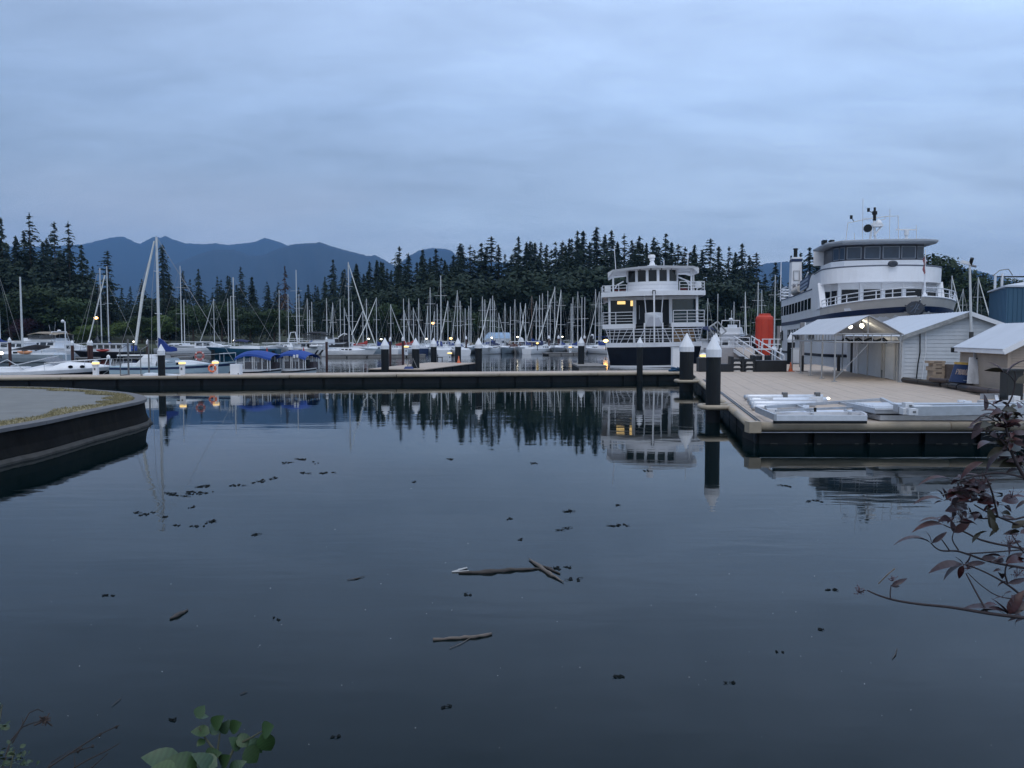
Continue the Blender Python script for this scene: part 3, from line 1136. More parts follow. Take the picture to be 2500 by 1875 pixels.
y1 = G(1743, 1030).y
y2 = G(1677, 953.6).y
piling(1743, 818, y1, .50, "nearest tall white-capped piling at the corner of the big deck", hoop=(.53, 1))
piling(1677, 813, y2, .74, "thick white-capped piling second nearest, left of the nearest one", hoop=(.52, 1))
yd = main_a.y
piling(1562.5, 823, on_main(1562).y - .55, .39, "slim white-capped piling on the walkway in front of the tour boat")
piling(393, 840, on_main(393).y - .1, .40, "white-capped piling left, beside the light blue sailboat")
piling(939.5, 824.5, G(939, 902, DZ).y + 1.0, .55, "broad white-capped piling, leftmost of the middle row")
piling(1014.5, 825, G(1014, 899, DZ).y + .2, .54, "white-capped piling, second from left in the middle row, with a grey ladder at its foot")
piling(1058.5, 825, G(1058, 884, DZ).y + .2, .53, "white-capped piling in the middle row left of the dock lamp")
piling(1118, 824.5, G(1118, 885, DZ).y + .2, .53, "white-capped piling in the middle row with the orange cone at its foot")
piling(1168.5, 824.6, 56.5, .46, "rightmost white-capped piling of the middle row, standing in water")
piling(1419, 822, G(1419, 889, .4).y + .3, .56, "white-capped piling left of the grey timber float by the tour boat")
piling(1932, 811, deck_pt(1932, 884).y, .64, "white-capped piling in front of the big ferry's side")
piling(1848.5, 814.5, 69, .55, "white-capped piling half hidden behind the gangway railing")
piling(1748, 813, 62, .60, "white-capped piling hidden behind the nearest one, only its tip showing")
piling(710, 836, 76, .42, "short white-capped piling between the two blue canopies", group="white-capped steel pilings")
REDB = mat("rust_brown_steel", (.055, .022, .018), .7, var=.3, scale=3, bump=.004)
for u, v, y, dd, lab in [(797, 822, 74, .22, "thin rust-brown capped pile left of the black-canopied yacht"), (952.5, 822, 92, .26, "thin rust-brown pile right of the broad middle piling"), (983.4, 821, 92, .26, "thin rust-brown pile beside the warm dock lamp"),
                         (1138, 819.8, 128, .3, "thin capped pile behind the rightmost middle piling"), (1340, 818, 135, .3, "small capped pile behind the dark furled sail, left of a pair"), (1363.6, 817.7, 135, .34, "small capped pile behind the dark furled sail, right of a pair"),
                         (1427, 817.5, 128, .3, "small capped pile just behind the express cruiser"), (216, 829, 74, .26, "dark red capped pile, left one of a close pair"), (222.5, 829.5, 74, .26, "dark red capped pile, right one of a close pair"), (360, 828, 82, .26, "thin capped pile behind the light blue sailboat"),
                         (23, 823, 84, .3, "thin capped pile among the leftmost motor yachts"), (176, 830, 84, .3, "thin capped pile right of the white globe lamp")]:
    piling(u, v, y, dd, lab, body=REDB, group="thin capped piles in the marina")
for u, y, vt in ((519.5, 84, 843), (637, 86, 843), (667, 86, 845), (733, 88, 843)):
    piling(u, vt, y, .36, {519: "black timber pile between the white cabin boat and the teal hull", 637: "black timber pile right of the teal hull", 667: "black timber pile above the gap of the blue canopies", 733: "black timber pile behind the right blue canopy"}[int(u)], cap=False, group="black timber piles")

# ------------------------------------------------------------------ pedestals, boxes, life ring on the walkway


def pedestal(u, p, h, label, group="lit dock pedestals"):
    t = thing("dock_pedestal", label, "dock pedestal", p, R.uniform(-.15, .15), group)
    k = h
    MB().box((0, 0, k * .35), (k * .30, k * .28, k * .70)).build("post", PAINT, t)
    b = MB()
    b.lathe([(k * .20, k * .60), (k * .26, k * .70), (k * .26, k * .76)], n=4, a0=pi / 4)
    b.build("shoulder", PAINT, t)
    MB().lathe([(k * .235, k * .762), (k * .25, k * .83), (k * .21, k * .88)], n=8).build("lamp_band", WARM, t)
    MB().lathe([(k * .265, k * .882), (k * .21, k * .94), (k * .03, k * 1.0)], n=8).build("lid", PAINT, t)
    MB().box((0, -k * .145, k * .42), (k * .12, .02, k * .16)).build("socket_panel", mat("grey_plastic", (.12, .12, .13), .5), t)
    return t


pd = on_main(234, 1.6)
pedestal(234, pd, 35.5 * PX(pd.y), "lit white dock pedestal at the far left, by the black-hulled boat")
pd = on_main(445, 1.2)
pedestal(445, pd, 35 * PX(pd.y), "lit white dock pedestal in front of the light blue sailboat's bow")
pd = on_main(526, 2.0)
pp = pedestal(526, pd, 34 * PX(pd.y), "lit white dock pedestal with an orange life ring hung on it")


def life_ring(loc, r, label, rz=0.0, m=ORANGE):
    pts = [(r * cos(a), 0, r * sin(a)) for a in [2 * pi * i / 20 for i in range(21)]]
    t = thing("life_ring", label, "life ring", loc, rz)
    MB().tube(pts, r * .27, 8, cap=False).build("ring", m, t, smooth=True)
    b = MB()
    for i in range(4):
        a = pi / 4 + i * pi / 2
        b.tube([((r + .01) * cos(a - .12), 0, (r + .01) * sin(a - .12)), ((r + .01) * cos(a + .12), 0, (r + .01) * sin(a + .12))], r * .285, 8)
    b.build("strap", mat("white_webbing", (.7, .7, .68), .8), t)
    return t


life_ring(pd + Vector((-.08, -.32, .36)), .21, "orange life ring hung on the lit pedestal")
p4 = G(1098, 881.5, DZ)
pedestal(1098, p4, 23.5 * PX(p4.y), "lit white dock pedestal on the finger dock left of the cone")
p5 = W(1718, 873, 58)
pedestal(1718, (p5.x, 58, DZ), 40 * PX(58), "lit white dock pedestal between the two big pilings and the tour boat")
p6 = G(992, 867, .35)
pedestal(992, p6, 25 * PX(p6.y), "brightly lit dock lamp on the grey timber dock by the middle pilings")
p7 = G(1392, 861.5, .35)
pedestal(1392, p7, 17 * PX(p7.y), "small warm dock lamp on the timber dock left of the express cruiser")
pb = on_main(577, 1.0)
t = thing("dock_box", "square white cabinet on the walkway left of the first blue canopy", "cabinet", pb, 0)
hb = 25.5 * PX(pb.y)
MB().box((0, 0, hb / 2), (24 * PX(pb.y), .5, hb)).build("cabinet_body", PAINT, t)
MB().box((0, -.255, hb / 2), (22 * PX(pb.y), .012, hb - .05)).build("door", WHITE, t)
MB().box((.20, -.265, .06), (.06, .02, .06)).build("latch", BLACK, t)
# white locker by the thick piling
pb = on_main(1650, 1.8)
t = thing("dock_locker", "tall white locker standing on the walkway left of the thick piling", "cabinet", pb, 0)
hb = 55 * PX(pb.y)
MB().box((0, 0, hb / 2), (21 * PX(pb.y), .5, hb)).build("cabinet_body", PAINT, t)
MB().box((0, -.258, hb / 2), (19 * PX(pb.y), .012, hb - .08)).build("door", WHITE, t)
MB().box((0, 0, hb + .025), (23 * PX(pb.y), .56, .05)).build("lid", PAINT, t)
# blue tarp bundle
pb = on_main(1650, .55)
b = MB()
rs = random.Random(4)
for i in range(26):
    b.tube([(rs.uniform(-.5, .6), rs.uniform(-.2, .2), .06), (rs.uniform(-.3, .4), rs.uniform(-.15, .2), rs.uniform(.1, .26)), (rs.uniform(-.5, .6), rs.uniform(-.2, .2), .05)], rs.uniform(.04, .08), 5)
tb = b.build("tarpaulin", mat("teal_tarp", (.01, .07, .16), .6, var=.4, scale=6), None, smooth=True)
tb.location = pb
tag(tb, "crumpled teal tarpaulin on the walkway beside the thick piling", "tarpaulin")
# steel hoop frames on the left of the walkway
FRM = mat("dull_grey_steel", (.16, .165, .17), .5, metal=.4, var=.2)
for (u0, u1, vt, vb, r_, lab) in [(294, 314, 822, 911, .035, "grey steel hoop frame on the walkway, left of the blue sign"), (344, 364, 822, 908, .03, "grey steel hoop frame on the walkway, right of the blue sign")]:
    a, b_ = on_main(u0, .5), on_main(u1, 1.4)
    t = thing("hoop_frame", lab, "steel frame", a, 0, "steel hoop frames on the walkway")
    d = b_ - a
    h = (vb - vt) * PX(a.y)
    MB().tube([(0, 0, 0), (0, 0, h * .72)], r_ * .8, 6).build("post", FRM, t)
    MB().tube([(d.x, d.y, 0), (d.x, d.y, h)], r_ * 1.5, 6).build("post", FRM, t)
    MB().tube([(0, 0, .03), (d.x, d.y, .03)], r_, 6).build("foot_rail", FRM, t)
    MB().tube([(0, 0, h * .72), (d.x, d.y, h * .86)], r_ * .7, 6).build("top_rail", FRM, t)
# hose / white dinghy cover by the left piling
pb = on_main(372, .7)
b = MB()
for i, (x, r_) in enumerate(((-.55, .06), (-.35, .16), (0, .17), (.4, .13), (.9, .10), (1.5, .05))):
    pass
prof = [(-.6, .03), (-.4, .15), (0, .17), (.5, .13), (1.2, .09), (1.7, .02)]
b.loft([[(x, .35 * r_ / .17 * cos(a), r_ * max(0, sin(a))) for a in [pi * k / 8 for k in range(9)]] for x, r_ in prof], closed=False, cap=False)
o = b.build("dinghy_cover", mat("white_vinyl", (.62, .66, .70), .6, var=.1, scale=5), None, smooth=True)
o.location = (pb.x, pb.y, DZ)
tag(o, "rumpled white vinyl cover lying around the left piling's foot", "cover")
# cones
def cone(p, h, label):
    t = thing("traffic_cone", label, "traffic cone", p, .2, "traffic cones")
    MB().box((0, 0, .015), (h * .62, h * .62, .03)).build("foot_plate", ORANGE, t)
    MB().lathe([(h * .23, .03), (h * .17, h * .33)], n=14).build("lower_cone", ORANGE, t)
    MB().lathe([(h * .172, h * .33), (h * .11, h * .62)], n=14).build("reflective_band", mat("faded_orange_band", (.6, .22, .12), .5), t)
    MB().lathe([(h * .108, h * .62), (h * .04, h)], n=14).build("upper_cone", ORANGE, t)


p = G(1120, 886, DZ)
cone(p, 17 * PX(p.y), "orange traffic cone in front of the middle piling")
p = deck_pt(1930, 907)
cone(p, 23 * PX(p.y), "red-orange traffic cone beside the black float blocks")
# small ladder / trolley at the second middle piling
p = G(1006, 900, DZ)
t = thing("folded_ladder", "small grey folding ladder leaning at a middle piling's foot", "ladder", p, 0)
for dx in (-.18, .18):
    MB().tube([(dx - .25, -.1, 0), (dx * .3, .1, .75)], .025, 5).build("stile", FRM, t)
MB().tube([(-.3, -.06, .2), (.02, -.06, .2)], .02, 5).build("rung", FRM, t)
MB().tube([(.05, .05, .75), (.42, -.25, 0)], .022, 5).build("prop", FRM, t)
b = MB()
b.box((-.2, -.25, .08), (.7, .3, .16), .2, .7)
o = b.build("blue_bag", mat("blue_bag_cloth", (.05, .08, .22), .8), None)
o.location = p
tag(o, "small dark blue bag at the foot of the folding ladder", "bag")
# chair-like bench next to the third middle piling
p = G(1074, 884, DZ)
t = thing("stool", "small dark stool beside a middle piling on the finger dock", "stool", p, 0)
MB().box((0, 0, .42), (.5, .35, .06)).build("seat", BLACK, t)
for dx in (-.2, .2):
    for dy in (-.12, .12):
        MB().box((dx, dy, .19), (.05, .05, .40)).build("leg", BLACK, t)


# ================================================================== WHITE TOUR BOAT (bow-on)
TY = 75.0
tk = PX(TY)
TB = thing("tour_boat", "white double-decked tour boat with a navy hull, bow towards us", "tour boat", ((1598 - CU) * tk, TY, 0), radians(-7), None, ry=radians(-1.0))
TB["label"] = "white three-deck tour boat with a dark navy hull, bow facing the quay"


def tx(u):
    return (u - 1598) * tk


def tz(v):
    return EYE + (817 - v) * tk


def bowline(x, hw, dep):
    """y of the convex bow edge at lateral x"""
    return dep * (abs(x) / hw) ** 2


# hull
HW = 4.33
b = MB()
zs = [(-.5, .90, .5), (.25, .92, .35), (1.2, .96, .15), (tz(846), 1.0, 0)]
rings = []
for z, k, dy in zs:
    hw = HW * k
    ring = [(hw * f, bowline(hw * f, hw, 1.5) + dy, z) for f in np.linspace(-1, 1, 15)]
    ring += [(hw, 12, z), (hw * .9, 24, z), (-hw * .9, 24, z), (-hw, 12, z)]
    rings.append(ring)
b.loft(rings, cap=True)
b.build("hull", DKBLUE, TB)
b = MB()
ring0 = [(HW * .925 * f, bowline(f, 1, 1.5) + .30, .02) for f in np.linspace(-1, 1, 15)]
ring1 = [(HW * .925 * f, bowline(f, 1, 1.5) + .30, .20) for f in np.linspace(-1, 1, 15)]
b.loft([ring0, ring1], closed=False, cap=False)
b.build("waterline_stripe", WHITE, TB)


def band(name, z0, z1, hw, dep, th=.12, m=SHIPW, y0=0.0, x0=None, x1=None, back=0.0, n=21, tilt=0.0):
    x0 = -hw if x0 is None else x0
    x1 = hw if x1 is None else x1
    b = MB()
    fr = [(x, bowline(x, hw, dep) + y0) for x in np.linspace(x0, x1, n)]
    rings = [[(x, y + tilt * 0, z0) for x, y in fr], [(x, y, z1) for x, y in fr], [(x, y + th, z1) for x, y in fr], [(x, y + th, z0) for x, y in fr]]
    b.loft(rings + [rings[0]], closed=False, cap=False)
    if back:
        for xx in (x0, x1):
            yy = bowline(xx, hw, dep) + y0
            sx = th if xx < 0 else -th
            b.box((xx + sx / 2, yy + back / 2, (z0 + z1) / 2), (th, back, z1 - z0))
    return b.build(name, m, TB)


def deckplate(name, z, hw, dep, y0, yb, m=SHIPW, th=.08):
    fr = [(x, bowline(x, hw, dep) + y0 + .05) for x in np.linspace(-hw + .06, hw - .06, 21)]
    return MB().prism(fr + [(hw - .06, yb), (-hw + .06, yb)], z - th, z).build(name, m, TB)


band("rubbing_band", tz(847), tz(836), HW + .06, 1.5, .3, back=22)
deckplate("main_deck", tz(839), HW, 1.5, 0, 24, PAINT)
HW2 = 4.68
S0, S1 = tx(1550.5), tx(1642.5)            # stair opening in the second deck
band("deck_band", tz(801), tz(789.5), HW2, 1.5, .12, x0=-HW2, x1=S0, y0=.2, back=20, n=11)
band("deck_band", tz(799), tz(788.5), HW2, 1.5, .12, x0=S1, x1=HW2, y0=.2, back=20, n=11)
fr = [(x, bowline(x, HW2, 1.5) + .3) for x in np.linspace(-HW2 + .05, S0, 9)]
MB().prism(fr + [(S0, 22), (-HW2 + .05, 22)], tz(797), tz(793)).build("upper_deck", PAINT, TB)
fr = [(x, bowline(x, HW2, 1.5) + .3) for x in np.linspace(S1, HW2 - .05, 9)]
MB().prism(fr + [(HW2 - .05, 22), (S1, 22)], tz(797), tz(793)).build("upper_deck", PAINT, TB)
MB().box((0, 12.5, tz(795)), (S1 - S0 - .02, 18, .1)).build("upper_deck", PAINT, TB)
band("deck_band", tz(722), tz(710.5), HW2 + .03, 1.5, .14, y0=-.1, back=17)
deckplate("boat_deck", tz(714), HW2, 1.5, 0, 20, SHIPW)
b = MB()
b.box((0, -.13, tz(713.5)), (.30, .12, .34))
b.build("bow_light_box", mat("dark_grey_paint", (.06, .065, .075), .5), TB)

# main deck front: dark cabin with stair and boarded panel
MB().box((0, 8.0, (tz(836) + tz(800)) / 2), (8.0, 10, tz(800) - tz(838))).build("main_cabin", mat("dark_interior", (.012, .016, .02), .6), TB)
MB().box((tx(1673), 2.5, tz(819)), (tx(1700) - tx(1646), .08, tz(803) - tz(836))).build("plywood_panel", mat("golden_plywood", (.36, .22, .11), .6, var=.2, scale=2, stretch=(1, 1, 3)), TB)
MB().box((tx(1673), 2.44, tz(819)), (tx(1700) - tx(1646), .03, .05)).build("panel_batten", mat("golden_plywood_batten", (.3, .17, .08), .6), TB)
# stairs down the centre
for k in range(9):
    MB().box((0, 2.9 + k * .26, tz(834) + .10 + k * .205), (3.2, .30, .05)).build("stair_tread", mat("grey_tread", (.30, .32, .34), .6), TB)
for sx in (-1.65, 1.65):
    MB().beam((sx, 2.7, tz(836)), (sx, 5.1, tz(795)), .08, .3).build("stair_stringer", PAINT, TB)
# lower railing: four rails and leaning stanchions
b_r = MB()
for v in (803.5, 810, 818.5, 826.5):
    zz = tz(v)
    for i in range(20):
        xa, xb = -HW + i * 2 * HW / 20, -HW + (i + 1) * 2 * HW / 20
        b_r.tube([(xa, bowline(xa, HW, 1.5) + .1, zz), (xb, bowline(xb, HW, 1.5) + .1, zz)], .028 if v > 804 else .04, 5)
b_r.build("bow_rail", STEEL, TB)
for u0, u1 in ((1490, 1492), (1503, 1498), (1516, 1507), (1534, 1516), (1549, 1533), (1575, 1560), (1590, 1586), (1606, 1610), (1622, 1637), (1645, 1664), (1663, 1676), (1680, 1690), (1694, 1703), (1706, 1711)):
    xa, xb = tx(u0), tx(u1)
    xb = min(max(xb, -HW + .05), HW - .05)
    xa = min(max(xa, -HW + .05), HW - .05)
    sw_ = -1 if u0 < 1598 else 1
    MB().tube([(xa, bowline(xa, HW, 1.5) + .1, tz(802)), (xb, bowline(xb, HW, 1.5) + .1, tz(836))], .035, 5).build("stanchion", STEEL, TB)
for u in (1549, 1575, 1619, 1643):
    MB().beam((tx(u), .28, tz(836)), (tx(u), .28, tz(788)), .13, .13).build("bow_post", SHIPW, TB)
# bow pulpit: boat-shaped prow panel
b = MB()
zt_, zb_ = tz(763.5), tz(798)
hwp = tx(1619) + .02
b.loft([[(-hwp, .55, zt_), (0, -.10, zt_ + .05), (hwp, .55, zt_)], [(-hwp, .60, zt_ - .45), (0, -.22, zt_ - .3), (hwp, .60, zt_ - .45)],
        [(-hwp, .75, zb_), (0, .15, zb_ + .12), (hwp, .75, zb_)]], closed=False, cap=False)
b.build("bow_pulpit", SHIPW, TB)
b = MB()
arc = [(-hwp + .03 + (2 * hwp - .06) * i / 16) for i in range(17)]
for sg in (-1, 1):
    q = []
    for i in range(9):
        f = i / 8
        x = sg * hwp * .96 * f ** .75
        z = zb_ + .1 + (zt_ - zb_ - .32) * (1 - f ** 1.7)
        yb = -.16 + .80 * (abs(x) / hwp) - .04
        q.append((x, yb, z))
    lo = [(p_[0], p_[1] + .06, zb_ + .04) for p_ in q]
    b.loft([q, lo], closed=False, cap=False)
b.build("prow_shield", mat("grey_white_shield", (.60, .60, .64), .5, var=.04), TB)
MB().beam((0, -.26, tz(836)), (0, -.30, tz(712)), .14, .12).build("stem_post", SHIPW, TB)
for sx in (tx(1579), tx(1617)):
    MB().tube([(sx, .5, tz(763)), (sx - .12 * (1 if sx > 0 else -1) * -1, .4, tz(722))], .05, 6).build("pulpit_post", SHIPW, TB)

# second-deck cabin front
GLB = mat("cabin_glass", (.008, .014, .018), .06, spec=.35, var=.3)
MB().box((0, 8.9, (tz(790) + tz(724)) / 2), (8.3, 12, tz(724) - tz(791))).build("saloon", mat("saloon_inside", (.02, .025, .03), .7), TB)
MB().box((tx(1520), 2.85, (tz(728) + tz(789)) / 2), (tx(1548) - tx(1492), .06, tz(728) - tz(789))).build("saloon_window", GLB, TB)
MB().box((tx(1673.5), 2.85, (tz(728) + tz(789)) / 2), (tx(1702) - tx(1646), .06, tz(728) - tz(789))).build("saloon_window", mat("painted_reflection_glass", (.015, .04, .05), .05, spec=.6, var=.3), TB)  # the right pane's teal reflection is put into the glass colour
MB().box((tx(1563), 3.0, (tz(728) + tz(788)) / 2), (tx(1572) - tx(1557), .06, tz(728) - tz(788))).build("saloon_door", GLB, TB)
MB().box((tx(1631), 3.0, (tz(728) + tz(788)) / 2), (tx(1638) - tx(1620), .06, tz(728) - tz(788))).build("saloon_door", GLB, TB)
MB().box((tx(1597), 3.1, (tz(722) + tz(765)) / 2), (tx(1619) - tx(1576), .06, tz(722) - tz(765))).build("saloon_window", mat("violet_dark_glass", (.03, .035, .06), .1), TB)
for u0, u1, y in ((1487.5, 1493, 1.6), (1549, 1557, 2.6), (1638.5, 1646, 2.6), (1702, 1707.5, 1.6)):
    MB().box(((tx(u0) + tx(u1)) / 2, y, (tz(722) + tz(790)) / 2), (tx(u1) - tx(u0), .3, tz(722) - tz(790))).build("cabin_pillar", SHIPW, TB)
MB().box((0, 2.72, tz(725)), (8.3, .3, .30)).build("window_header", SHIPW, TB)
for u, v, sx, sz in ((1520, 735, .75, .28), (1547, 737, .30, .5)):
    MB().box((tx(u), 2.78, tz(v)), (sx, .05, sz)).build("cabin_lamp", mat("saloon_lamp", (.9, .7, .3), .5, emit=((1, .68, .26), 1.1)), TB)
MB().box((tx(1565), 2.86, tz(760)), (.04, .05, 1.3)).build("door_handle", STEEL, TB)
for x0, x1, vt, vb in ((-HW2, tx(1548.5), 760.5, 789), (tx(1644), HW2, 759, 788)):
    b = MB()
    for f in (0, .3, .55, .8):
        zz = tz(vt) + (tz(vb) - tz(vt)) * f
        xs_ = np.linspace(x0 + .04, x1 - .04, 8)
        b.tube([(x, bowline(x, HW2, 1.5) + .27, zz) for x in xs_], .035 if f == 0 else .024, 5)
        xe = x0 if x0 < 0 else x1
        sg = .06 if xe < 0 else -.06
        b.tube([(xe + sg, bowline(xe, HW2, 1.5) + .27, zz), (xe + sg, 9, zz)], .03, 5)
    b.build("deck_rail", STEEL, TB)
    for f in (.01, .44, .99):
        x = x0 + (x1 - x0) * f
        x = min(max(x, -HW2 + .06), HW2 - .06)
        MB().tube([(x, bowline(x, HW2, 1.5) + .27, tz(vb)), (x, bowline(x, HW2, 1.5) + .27, tz(vt))], .04, 6).build("stanchion", STEEL, TB)

# wheelhouse
WX0, WX1 = tx(1534.5), tx(1658.5)
hwW = (WX1 - WX0) / 2
b = MB()
fr = [(x, .9 + .9 * (abs(x) / hwW) ** 2) for x in np.linspace(-hwW, hwW, 13)]
b.prism(fr + [(hwW, 6.5), (-hwW, 6.5)], tz(712), tz(686)).build("wheelhouse_panel", SHIPW, TB)
for k, zz in enumerate((tz(694), tz(703))):
    MB().loft([[(x, y - .012, zz - .008) for x, y in fr], [(x, y - .012, zz + .008) for x, y in fr]], closed=False, cap=False).build("panel_seam", mat("seam_grey", (.45, .46, .5), .6), TB)
MB().prism([(x * .9, y + .35) for x, y in fr] + [(hwW * .9, 6.2), (-hwW * .9, 6.2)], tz(685.5), tz(659)).build("wheelhouse_inside", mat("wheelhouse_dark", (.03, .038, .045), .5), TB)
for uc, wd in ((1546, 18), (1570, 19), (1596.5, 21), (1622, 19), (1646, 18)):
    x = tx(uc)
    y = .9 + .9 * (abs(x) / hwW) ** 2
    sl = 1.8 * x / hwW ** 2
    ang = atan(sl)
    w2 = wd * tk
    zc_ = (tz(657.5) + tz(686)) / 2
    hh = tz(657.5) - tz(686)
    MB().box((x, y + .16, zc_), (w2, .04, hh), ang).build("wheelhouse_window", GLB, TB)
    MB().box((x - .15, y - .02, tz(655.5)), (.05, .12, .28), ang + .4).build("wiper", BLACK, TB)
for uc in (1535.5, 1558, 1583.5, 1609.5, 1634, 1657.5):
    x = tx(uc)
    y = .9 + .9 * (abs(x) / hwW) ** 2
    MB().box((x, y + .12, (tz(655) + tz(686)) / 2), (.24 if 1540 < uc < 1650 else .14, .14, tz(655) - tz(686)), atan(1.8 * x / hwW ** 2)).build("window_mullion", SHIPW, TB)
MB().loft([[(x, y + .02, tz(652)) for x, y in fr], [(x, y + .02, tz(658)) for x, y in fr], [(x, y + .2, tz(658)) for x, y in fr], [(x, y + .2, tz(652)) for x, y in fr]], closed=False).build("window_header", SHIPW, TB)
# canopy roof: shallow crown, drooping ends
b = MB()
rx_ = [tx(1487), tx(1500), tx(1535), tx(1566), 0, tx(1630), tx(1660), tx(1694), tx(1708)]
rzv = [tz(662), tz(655.5), tz(652.5), tz(650), tz(648.5), tz(649.5), tz(650.5), tz(651.5), tz(656)]
rings = [[(x, .35 + .5 * (abs(x) / 4.2) ** 2, z) for x, z in zip(rx_, rzv)], [(x, 9.0, z - .05) for x, z in zip(rx_, rzv)], [(x, 9.0, z - .2) for x, z in zip(rx_, rzv)],
         [(x, .45 + .5 * (abs(x) / 4.2) ** 2, z - .20 - (.28 if i in (0, 8) else 0)) for i, (x, z) in enumerate(zip(rx_, rzv))]]
b.loft(rings + [rings[0]], closed=False, cap=False)
b.build("canopy_roof", SHIPW, TB)
for u in (1500, 1691.5, 1697):
    MB().box((tx(u), 1.5, (tz(655) + tz(714)) / 2), (.17 if u != 1697 else .08, .2, tz(655) - tz(714))).build("roof_post", SHIPW, TB)
MB().beam((tx(1502), 2.0, tz(668)), (tx(1534), 2.0, tz(667)), .12).build("roof_beam", SHIPW, TB)
MB().beam((tx(1659), 2.0, tz(664.5)), (tx(1690), 2.0, tz(663)), .12).build("roof_beam", SHIPW, TB)
for pts in ([(1505, 700), (1509, 692), (1526, 683)], [(1660, 676), (1688, 688), (1689, 699)], [(1678, 684), (1687, 697)]):
    MB().tube([(tx(u), 1.7, tz(v)) for u, v in pts], .07, 6).build("davit_arm", SHIPW, TB)
for x0, x1, vt, vb in ((-HW2, WX0 - .05, 694, 717), (WX1 + .05, HW2, 689, 712)):
    b = MB()
    for f in (0, .33, .66):
        zz = tz(vt) + (tz(vb) - tz(vt)) * f
        b.tube([(x, bowline(x, HW2, 1.5) + .05, zz) for x in np.linspace(x0 + .04, x1 - .04, 6)], .035 if f == 0 else .024, 5)
        xe = x0 if x0 < 0 else x1
        sg = .05 if xe < 0 else -.05
        b.tube([(xe + sg, bowline(xe, HW2, 1.5), zz), (xe + sg, 8, zz)], .03, 5)
    b.build("deck_rail", STEEL, TB)
    for f in (.01, .35, .68, .99):
        x = min(max(x0 + (x1 - x0) * f, -HW2 + .06), HW2 - .06)
        MB().tube([(x, bowline(x, HW2, 1.5) + .05, tz(vb)), (x, bowline(x, HW2, 1.5) + .05, tz(vt))], .04, 6).build("stanchion", STEEL, TB)
for u, v, s_ in ((1486, 698, 1), (1709, 693, 1)):
    b = MB()
    b.box((tx(u), 2.2, tz(v)), (.55, .8, .40), 0)
    b.box((tx(u), 2.2, tz(v) - .26), (.60, .85, .10), 0)
    b.build("locker_box", WHITE, TB)
REDS = mat("red_seat_fabric", (.16, .02, .025), .8, var=.5, scale=6)
for u0 in (1508, 1519, 1529, 1671, 1681):
    MB().box((tx(u0), 3.4, tz(708)), (.36, .4, .5)).build("seat_back", REDS, TB)
# radar mast and aerials
rm = MB()
rm.box((0, 3, tz(646)), (.85, .6, .25))
rm.lathe([(.32, 0), (.14, .5), (.12, .62)], (0, 3, tz(644)), 8)
rm.lathe([(.10, 0), (.24, .08), (.24, .22), (.10, .3)], (0, 3, tz(632)), 10)
rm.lathe([(.08, 0), (.10, .22)], (0, 3, tz(626)), 8)
rm.build("radar_mast", SHIPW, TB)
MB().lathe([(.28, 0), (.34, .06), (.33, .25), (.2, .32)], (tx(1597), 3, tz(624.5)), 14).build("radar_dome", SHIPW, TB, smooth=False)
for u0, v0, u1, v1 in ((1507, 653, 1503.5, 592), (1564.5, 651, 1564.5, 644), (1627, 649, 1627.5, 630), (1686, 650, 1687, 612)):
    MB().tube([(tx(u0), 3, tz(v0)), (tx(u1), 3, tz(v1))], .035, 5).build("aerial", STEEL, TB)
b = MB()
b.tube([(-HW2 + .3, .9, tz(801)), (-HW2 + .75, 1.4, tz(838))], .04, 5)
b.tube([(HW2 - .3, .9, tz(797)), (HW2 - .55, 1.4, tz(838))], .04, 5)
b.build("brace", STEEL, TB)

# ================================================================== BIG FERRY
FL = thing("ferry", "large white ferry with blue stripes, a wheelhouse and a funnel", "ferry", (31.2, 70.0, 0), RZ)
FL["label"] = "large white ferry with a blue stripe, wheelhouse and funnel, moored at the right"
FB = 4.85


def sheer(y):
    return .45 * ((25 - y) / 25) ** 1.5 if y > 0 else .45 + .035 * (-y) + .0016 * y * y


def hullw(y, z):
    """half breadth of the hull at local y and height z"""
    fz = min(1, max(0, z / 4.9))
    stem = -9.8 + 3.6 * (1 - fz) ** 1.3
    if y >= 2:
        k = 1.0
        if y > 21:
            k = sqrt(max(0, 1 - ((y - 21) / 4.6) ** 2)) * .55 + .45
        return FB * k * (1 - .04 * (1 - fz))
    t_ = (2 - y) / (2 - stem)
    if t_ >= 1:
        return 0.0
    p = 2.6 - 1.0 * (1 - fz)
    return FB * (1 - .04 * (1 - fz)) * max(0, 1 - t_ ** p) ** (.62 + .25 * (1 - fz))


YS = list(np.linspace(25, 2, 12)) + list(np.linspace(1.2, -9.9, 26))
ZL = [-.6, .4, 1.3, 2.4, 3.2, 3.9, 4.4, 4.85]


def side_pt(y, z, sx, proud=0.0):
    h = hullw(y, z)
    return (sx * (h + proud), y, z + sheer(y) * min(1, max(0, z / 5.0)))


b = MB()
for sx in (-1, 1):
    rings = []
    for z in ZL:
        fz = min(1, max(0, z / 4.9))
        stem = -9.8 + 3.6 * (1 - fz) ** 1.3
        rg = []
        for y in YS:
            yy = max(y, stem + .001)
            p = side_pt(yy, z, sx)
            rg.append((p[0], yy, p[2]))
        rings.append(rg)
    b.loft(rings, closed=False, cap=False)
hull_o = b.build("hull", SHIPW, FL, smooth=False)
# stern transom closing piece
b = MB()
b.prism([(-hullw(25, 2), 25), (hullw(25, 2), 25), (2, 26), (-2, 26)], -.5, 6.5)
b.build("stern", SHIPW, FL)


